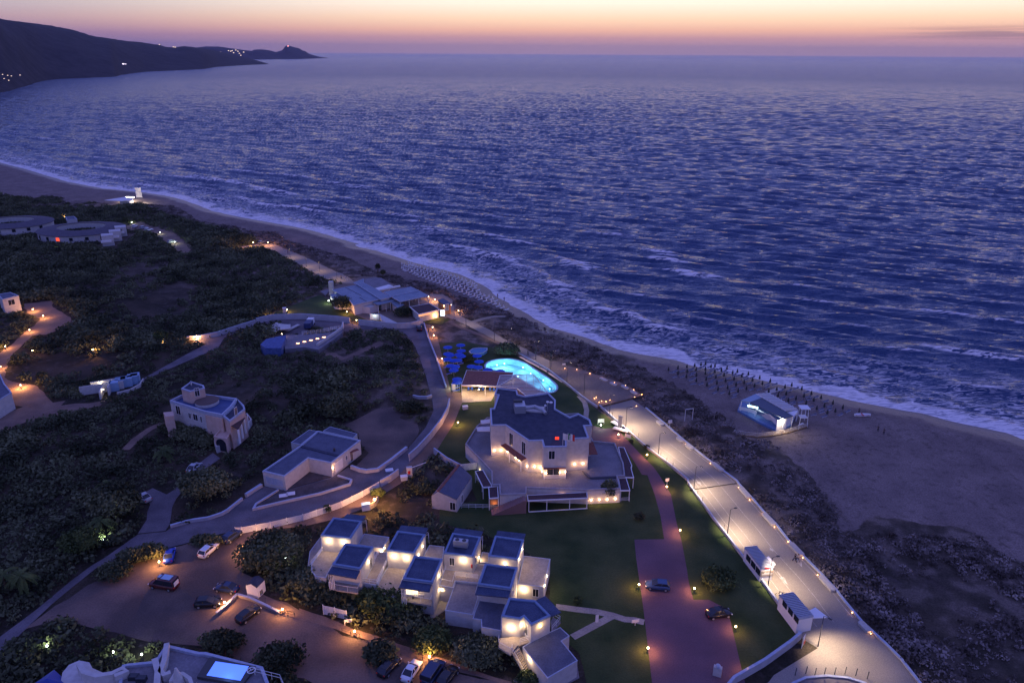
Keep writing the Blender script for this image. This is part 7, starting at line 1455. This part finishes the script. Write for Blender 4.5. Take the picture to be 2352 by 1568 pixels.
# ================================================================== FAR LIGHTS
M_far = emit('distant_house_light', (1, .72, .5), 1.7); M_farw = emit('distant_white_light', (1, .85, 1), 1.8)
def far_house(a, b, R_, s, label, m=M_far, group=None):
    d = ray('a1', a, b); k = R_/math.hypot(d.x, d.y); c = Vector((d.x*k, d.y*k, CH+d.z*k)); r = thing('lit_house', c, label, 'house', group)
    MB().box(c+Vector((0, 0, -s*.3)), (s, s, s*.6)).build('wall', mat('distant_plaster', (.3, .28, .3), .9), r); MB().box(c+Vector((0, -s*.52, -s*.25)), (s*.8, s*.06, s*.35)).build('lit_windows', m, r)
T = [(1500, 370), (1560, 366), (1575, 348), (1600, 347), (1640, 352), (1660, 380), (1700, 367), (1715, 368), (1728, 369), (1770, 392), (1800, 374), (1812, 371), (1822, 376), (1845, 365), (1850, 377), (1862, 396), (1870, 395), (1885, 367), (1625, 344), (1680, 358), (1590, 352), (1610, 362), (1650, 366), (1740, 365), (1755, 380), (1785, 384), (1790, 371), (1808, 384), (1835, 384), (1857, 388), (1880, 380), (1895, 388), (1705, 380), (1520, 356)]
for a, b in T: far_house(a, b, 9500 if a < 1690 else 11500, 15, 'tiny lit house in the far headland town', group='lit houses of the far headland town')
for a, b, lab in ((1985, 316, 'red lit keep on top of the headland rock'), (1993, 335, 'white lit castle terrace on the headland rock'), (2020, 354, 'white lit house low on the headland rock')): far_house(a, b, 11600, 20, lab, emit('castle_light', (1, .3, .25), 4) if b < 320 else M_farw)
for a, b, R_, lab in ((1100, 306, 4600, 'dim lit farm on the hill crest'), (1195, 322, 4600, 'bright lit house on the hill crest'), (1208, 324, 4600, 'second bright lit house on the hill crest')): far_house(a, b, R_, 7, lab)
far_house(853, 437, 3300, 9, 'white lit villa alone on the dark hillside', M_farw); far_house(868, 440, 3300, 5, 'small lit annex beside the lone hillside villa', M_farw)
for a, b in ((20, 512), (55, 518), (80, 522), (140, 516), (62, 552), (30, 540)): far_house(a, b, 1750, 2.2, 'dimly lit house on the shore at the far left', group='houses on the far left shore')
# ================================================================== GROUND, SEA, HILLS, VEGETATION
make_ground(); make_sea()
make_hill('hills', COAST1, RIDGE1, -900, 1850, 1500, M_hill)
make_hill('headland', COAST2, RIDGE2, 1350, 2262, 1500, M_hill2, n=220, rough=3, kk=5)
def scatter(name, label, region, spacing, rmin, rmax, hz, nleaf, leaf, m, nvar=14, prob=None, seed=3):
    rng = np.random.default_rng(seed); xs, ys = np.array([p[0] for p in region]), np.array([p[1] for p in region])
    X, Y = np.meshgrid(np.arange(xs.min(), xs.max(), spacing), np.arange(ys.min(), ys.max(), spacing)); X = X.ravel()+rng.uniform(-.5, .5, X.size)*spacing; Y = Y.ravel()+rng.uniform(-.5, .5, Y.size)*spacing
    k = inpoly(X, Y, region) & inpoly(X, Y, LANDPOLY); X, Y = X[k], Y[k]
    R = rng.uniform(rmin, rmax, X.size)*(.6+.8*vnoise(X, Y, 22, 31))
    bad = np.zeros(X.size, bool)
    for s in SHEETS:
        for dx, dy in ((0, 0), (.8, 0), (-.8, 0), (0, .8), (0, -.8)): bad |= inpoly(X+dx*R, Y+dy*R, s)
    if prob is not None: bad |= rng.random(X.size) > prob(X, Y)
    X, Y, R = X[~bad], Y[~bad], R[~bad]; Z = H_AT(X, Y)
    pr = [cloud_np(nleaf, 1, 1, hz, leaf/((rmin+rmax)/2), rng, .35, .45) for _ in range(nvar)]
    n = len(X); out = np.empty((n, nleaf*4, 3), np.float32)
    a = rng.uniform(0, 6.283, n); v = rng.integers(0, nvar, n)
    for i in range(nvar):
        q = np.where(v == i)[0]; c, s = np.cos(a[q])[:, None], np.sin(a[q])[:, None]; p = pr[i]
        out[q, :, 0] = (p[:, 0]*c-p[:, 1]*s)*R[q, None]+X[q, None]; out[q, :, 1] = (p[:, 0]*s+p[:, 1]*c)*R[q, None]+Y[q, None]; out[q, :, 2] = (p[:, 2]+hz*.45)*R[q, None]+Z[q, None]
    o = np_mesh(name, out.reshape(-1, 3), quads(n*nleaf), m); o['kind'] = 'stuff'; o['label'] = label; print(name, n, 'clumps'); return o
SANDN = SANDPOLY
WEST = [(p.x, p.y) for p in PL('v', [(-120, 400), (120, 448), (300, 470), (560, 540), (620, 570), (800, 660), (1010, 760), (1050, 900), (1000, 1050), (1300, 1250), (1330, 1640), (-260, 1640), (-200, 900)])]
scatter('scrub', 'dark Mediterranean scrub covering the slopes left of the hotel', WEST, 1.95, .9, 1.9, .60, 46, .22, M_leafd, seed=3, prob=lambda X, Y: np.where(inpoly(X, Y, SANDN), 0, np.clip(.42+2.2*(vnoise(X, Y, 24, 41)-.28), 0, 1)))
scatter('tall_scrub', 'taller green shrubs standing out of the scrub', WEST, 9.0, 2.0, 3.6, .66, 260, .26, M_leafd, seed=21, prob=lambda X, Y: np.where(inpoly(X, Y, SANDN), 0, np.clip(1.8*(vnoise(X, Y, 40, 47)-.45), 0, .8)))
DUN = [(p.x, p.y) for p in PL('v', [(560, 480), (700, 560), (860, 610), (1180, 700), (1400, 810), (1560, 870), (1700, 940), (1780, 1030), (1900, 1110), (1960, 1230), (2380, 1240), (2700, 1640), (2150, 1640), (1600, 1050), (1300, 860), (1050, 740), (850, 640), (620, 560), (300, 500), (300, 430)])]
scatter('dune_vegetation', 'low brownish dune plants between the road and the beach', DUN, 1.1, .38, .85, .55, 20, .14, M_leafp, seed=8, prob=lambda X, Y: np.where(inpoly(X, Y, SANDN), .0, np.clip(.15+1.9*(vnoise(X, Y, 9, 43)-.2), 0, 1)))
for f, u, v, rx, ry, rz, lab, n, lf, kw in (
  ('a2', 765, 790, 9.0, 7.4, 1.6, 'dark shrubbery filling the courtyard of the round building with the red window', 3000, .4, {}), ('a2', 120, 722, 8.6, 7.0, 1.6, 'dark shrubbery filling the courtyard of the farther round building', 2600, .4, {}),
  ('a4', 1640, 1330, 4.0, 2.6, 1.5, 'dark bush in front of the tall stepped villa, left one', 2000, .2, dict(zb=1.5)), ('a4', 1790, 1400, 4.2, 2.6, 1.5, 'dark bush in front of the tall stepped villa, middle one', 2000, .2, dict(zb=1.5)), ('a4', 1900, 1440, 2.6, 2.0, 1.3, 'dark bush beside the arched door of the tall stepped villa', 1500, .2, dict(zb=1.2)),
  ('z4', 2050, 640, 5.2, 4.6, 2.6, 'largest dark bush, around the white lamp by the car park', 4200, .22, {}), ('z1', 850, 170, 3.8, 3.2, 1.9, 'round dark shrub behind the glowing pool', 2200, .20, {}), ('z1', 440, 235, 2.0, 2.0, 1.3, 'green shrub among the blue parasols', 1200, .18, {}), ('a3', 850, 780, 3.6, 3.3, 2.3, 'round brown tree at the corner of the beach club', 2600, .2, dict(name='tree', cat='tree', zb=2.6)),
  ('a3', 1415, 830, 3.2, 2.8, 1.7, 'dark shrub in front of the club bar', 1800, .2, {}), ('r3', 980, 1120, 3.0, 2.6, 1.2, 'low spreading shrub on the lawn beside the drive', 1700, .18, dict(m=M_leafg)), ('r3', 150, 460, 1.0, 1.0, .8, 'small dark bush on the lawn left of the purple path', 600, .13, {}),
  ('z6', 1920, 1130, .7, .7, .7, 'small pale shrub in the middle of the big lawn', 350, .12, dict(m=M_leafg)), ('z2', 1850, 700, 1.7, 1.7, 1.9, 'feathery dark tree against the lit podium wall', 1600, .16, dict(name='tree', cat='tree', zb=2.5)), ('z5', 1010, 1270, 1.9, 1.8, 1.5, 'lit spiky shrub at the foot of the balcony villa deck', 1200, .18, dict(m=M_leafg)), ('z5', 1300, 1380, 4.6, 3.4, 2.0, 'wide green bush below the balcony villa', 3200, .22, dict(m=M_leafg)), ('z5', 300, 1080, 3.6, 2.6, 1.8, 'dark bush below the drop-front villa', 2200, .2, {}), ('z5', 650, 1220, 3.4, 2.4, 1.6, 'dark bush under the drop-front balcony', 2200, .2, {}),
  ('z4', 800, 590, 2.6, 1.8, 1.4, 'dark bush behind the orange lamp beside the blue car', 1600, .18, {}), ('z4', 420, 790, 2.8, 2.4, 1.5, 'dark bush on the island left of the dark red van', 1600, .18, {}), ('z4', 600, 650, 2.8, 1.8, 1.4, 'dark bush midway along the car park edge', 1500, .18, {}), ('z4', 1380, 460, 2.8, 1.3, 1.1, 'dark hedge bush behind the white estate car', 1300, .18, {}), ('r6', 1030, 490, 3.0, 2.4, 1.5, 'golden lit bush above the path lamp', 2000, .18, dict(m=M_leafg)), ('r6', 760, 250, 4.2, 2.8, 1.7, 'dark green bush above the path between the lamps', 2400, .2, {}), ('r6', 1400, 560, 3.8, 3.2, 1.4, 'dark rough bush left of the outside staircase', 2200, .2, {}), ('r6', 1790, 770, 1.6, 1.2, .9, 'round green bush at the foot of the staircase', 900, .15, dict(m=M_leafg)),
  ('r6', 620, 590, 2.6, 2.0, 1.5, 'black tree over the lower car park edge', 1500, .2, {}), ('z4', 1560, 1520, 3.4, 2.0, 1.4, 'dark bush beside the white villa roof pool', 1600, .2, {}), ('r5', 2200, 700, 3.6, 2.6, 1.8, 'dark bush right of the white villa at the bottom', 1800, .2, {}), ('z3', 1930, 110, 3.6, 2.6, 1.3, 'dark bush inside the lane hairpin', 1800, .2, {}), ('z3', 1180, 190, 4.5, 4.0, 3.0, 'tall dark green tree behind the L-shaped house', 3000, .24, dict(name='tree', cat='tree', zb=3)), ('z3', 1600, 1000, 1.4, 1.0, 1.0, 'small bright green tree above the tall globe lamp', 700, .15, dict(m=M_leafg)),
  ('z3', 1070, 1165, .8, .8, .9, 'small green shrub growing through the slatted fence', 400, .12, dict(m=M_leafg)), ('b2', 1230, 800, 5.0, 4.4, 3.0, 'broad dark tree left of the side lane', 3400, .24, dict(name='tree', cat='tree', zb=3)), ('b2', 2150, 620, 5.0, 4.0, 2.6, 'dark tree mass between side lane and lane wall', 3000, .24, dict(name='tree', cat='tree', zb=2.8)), ('z4', 80, 520, 3.4, 3.0, 2.2, 'green lit bush under the greenish lamp', 2000, .2, dict(m=M_leafg)),
  ('a3', 1180, 500, .9, .9, 1.6, 'tall dark potted plant on the club upper terrace', 600, .15, dict(zb=5.2)), ('a3', 1225, 540, 1.1, 1.1, 1.1, 'second dark potted plant on the club upper terrace', 600, .15, dict(zb=4.6)), ('a4', 1490, 500, 2.2, 1.4, 1.6, 'golden lit bush alone in the scrub', 900, .2, dict(m=M_leafg)), ('z2', 110, 640, 2.2, 1.6, 1.3, 'dark shrub left of the gabled house', 1000, .18, {}), ('r1', 1010, 1155, .6, .5, .5, 'small shrub on the lawn beside the promenade wall', 300, .12, {}), ('r1', 850, 1095, .5, .5, .5, 'tiny shrub near the court corner lamp', 260, .1, {})):
    bush(f, u, v, rx, ry, rz, lab, n, lf, **kw)
for f, u, v, h, lab in (('r5', 60, 150, 3.6, 'large palm at the lower left edge'), ('r5', 190, 130, 3.0, 'palm just right of the largest one at the lower left'), ('b2', 1160, 640, 3.4, 'palm beside the parked car at the dark turning'), ('b2', 1080, 1010, 2.6, 'small palm next to the greenish lamp'), ('b2', 1720, 230, 2.6, 'palm near the pale car on the side lane')): palm(f, u, v, h, lab)
# ------------------------------------------------------------------ the air: a thin even haze over sea and coast
hz = MB().box((0, 15000, 200), (60000, 42000, 440)).build('haze', bpy.data.materials.new('haze')); hz['kind'] = 'stuff'; hz['label'] = 'thin even sea haze'
m = hz.data.materials[0]; nt = nodes(m); o_ = nt.nodes.new('ShaderNodeOutputMaterial'); pv_ = nt.nodes.new('ShaderNodeVolumePrincipled'); nt.links.new(pv_.outputs[0], o_.inputs['Volume']); pv_.inputs['Color'].default_value = (.86, .80, .92, 1); pv_.inputs['Density'].default_value = .000016; pv_.inputs['Anisotropy'].default_value = .1
# ------------------------------------------------------------------ render settings
scene.view_settings.view_transform = 'Standard'; scene.view_settings.look = 'None'; scene.view_settings.exposure = 0.33; scene.view_settings.gamma = 1.0
cy = scene.cycles; cy.use_denoising = True; cy.max_bounces = 6; cy.diffuse_bounces = 3; cy.glossy_bounces = 3; cy.transparent_max_bounces = 8; cy.transmission_bounces = 3; cy.caustics_reflective = False; cy.caustics_refractive = False; cy.sample_clamp_indirect = 3.0; cy.use_light_tree = True
print('lights', NL)
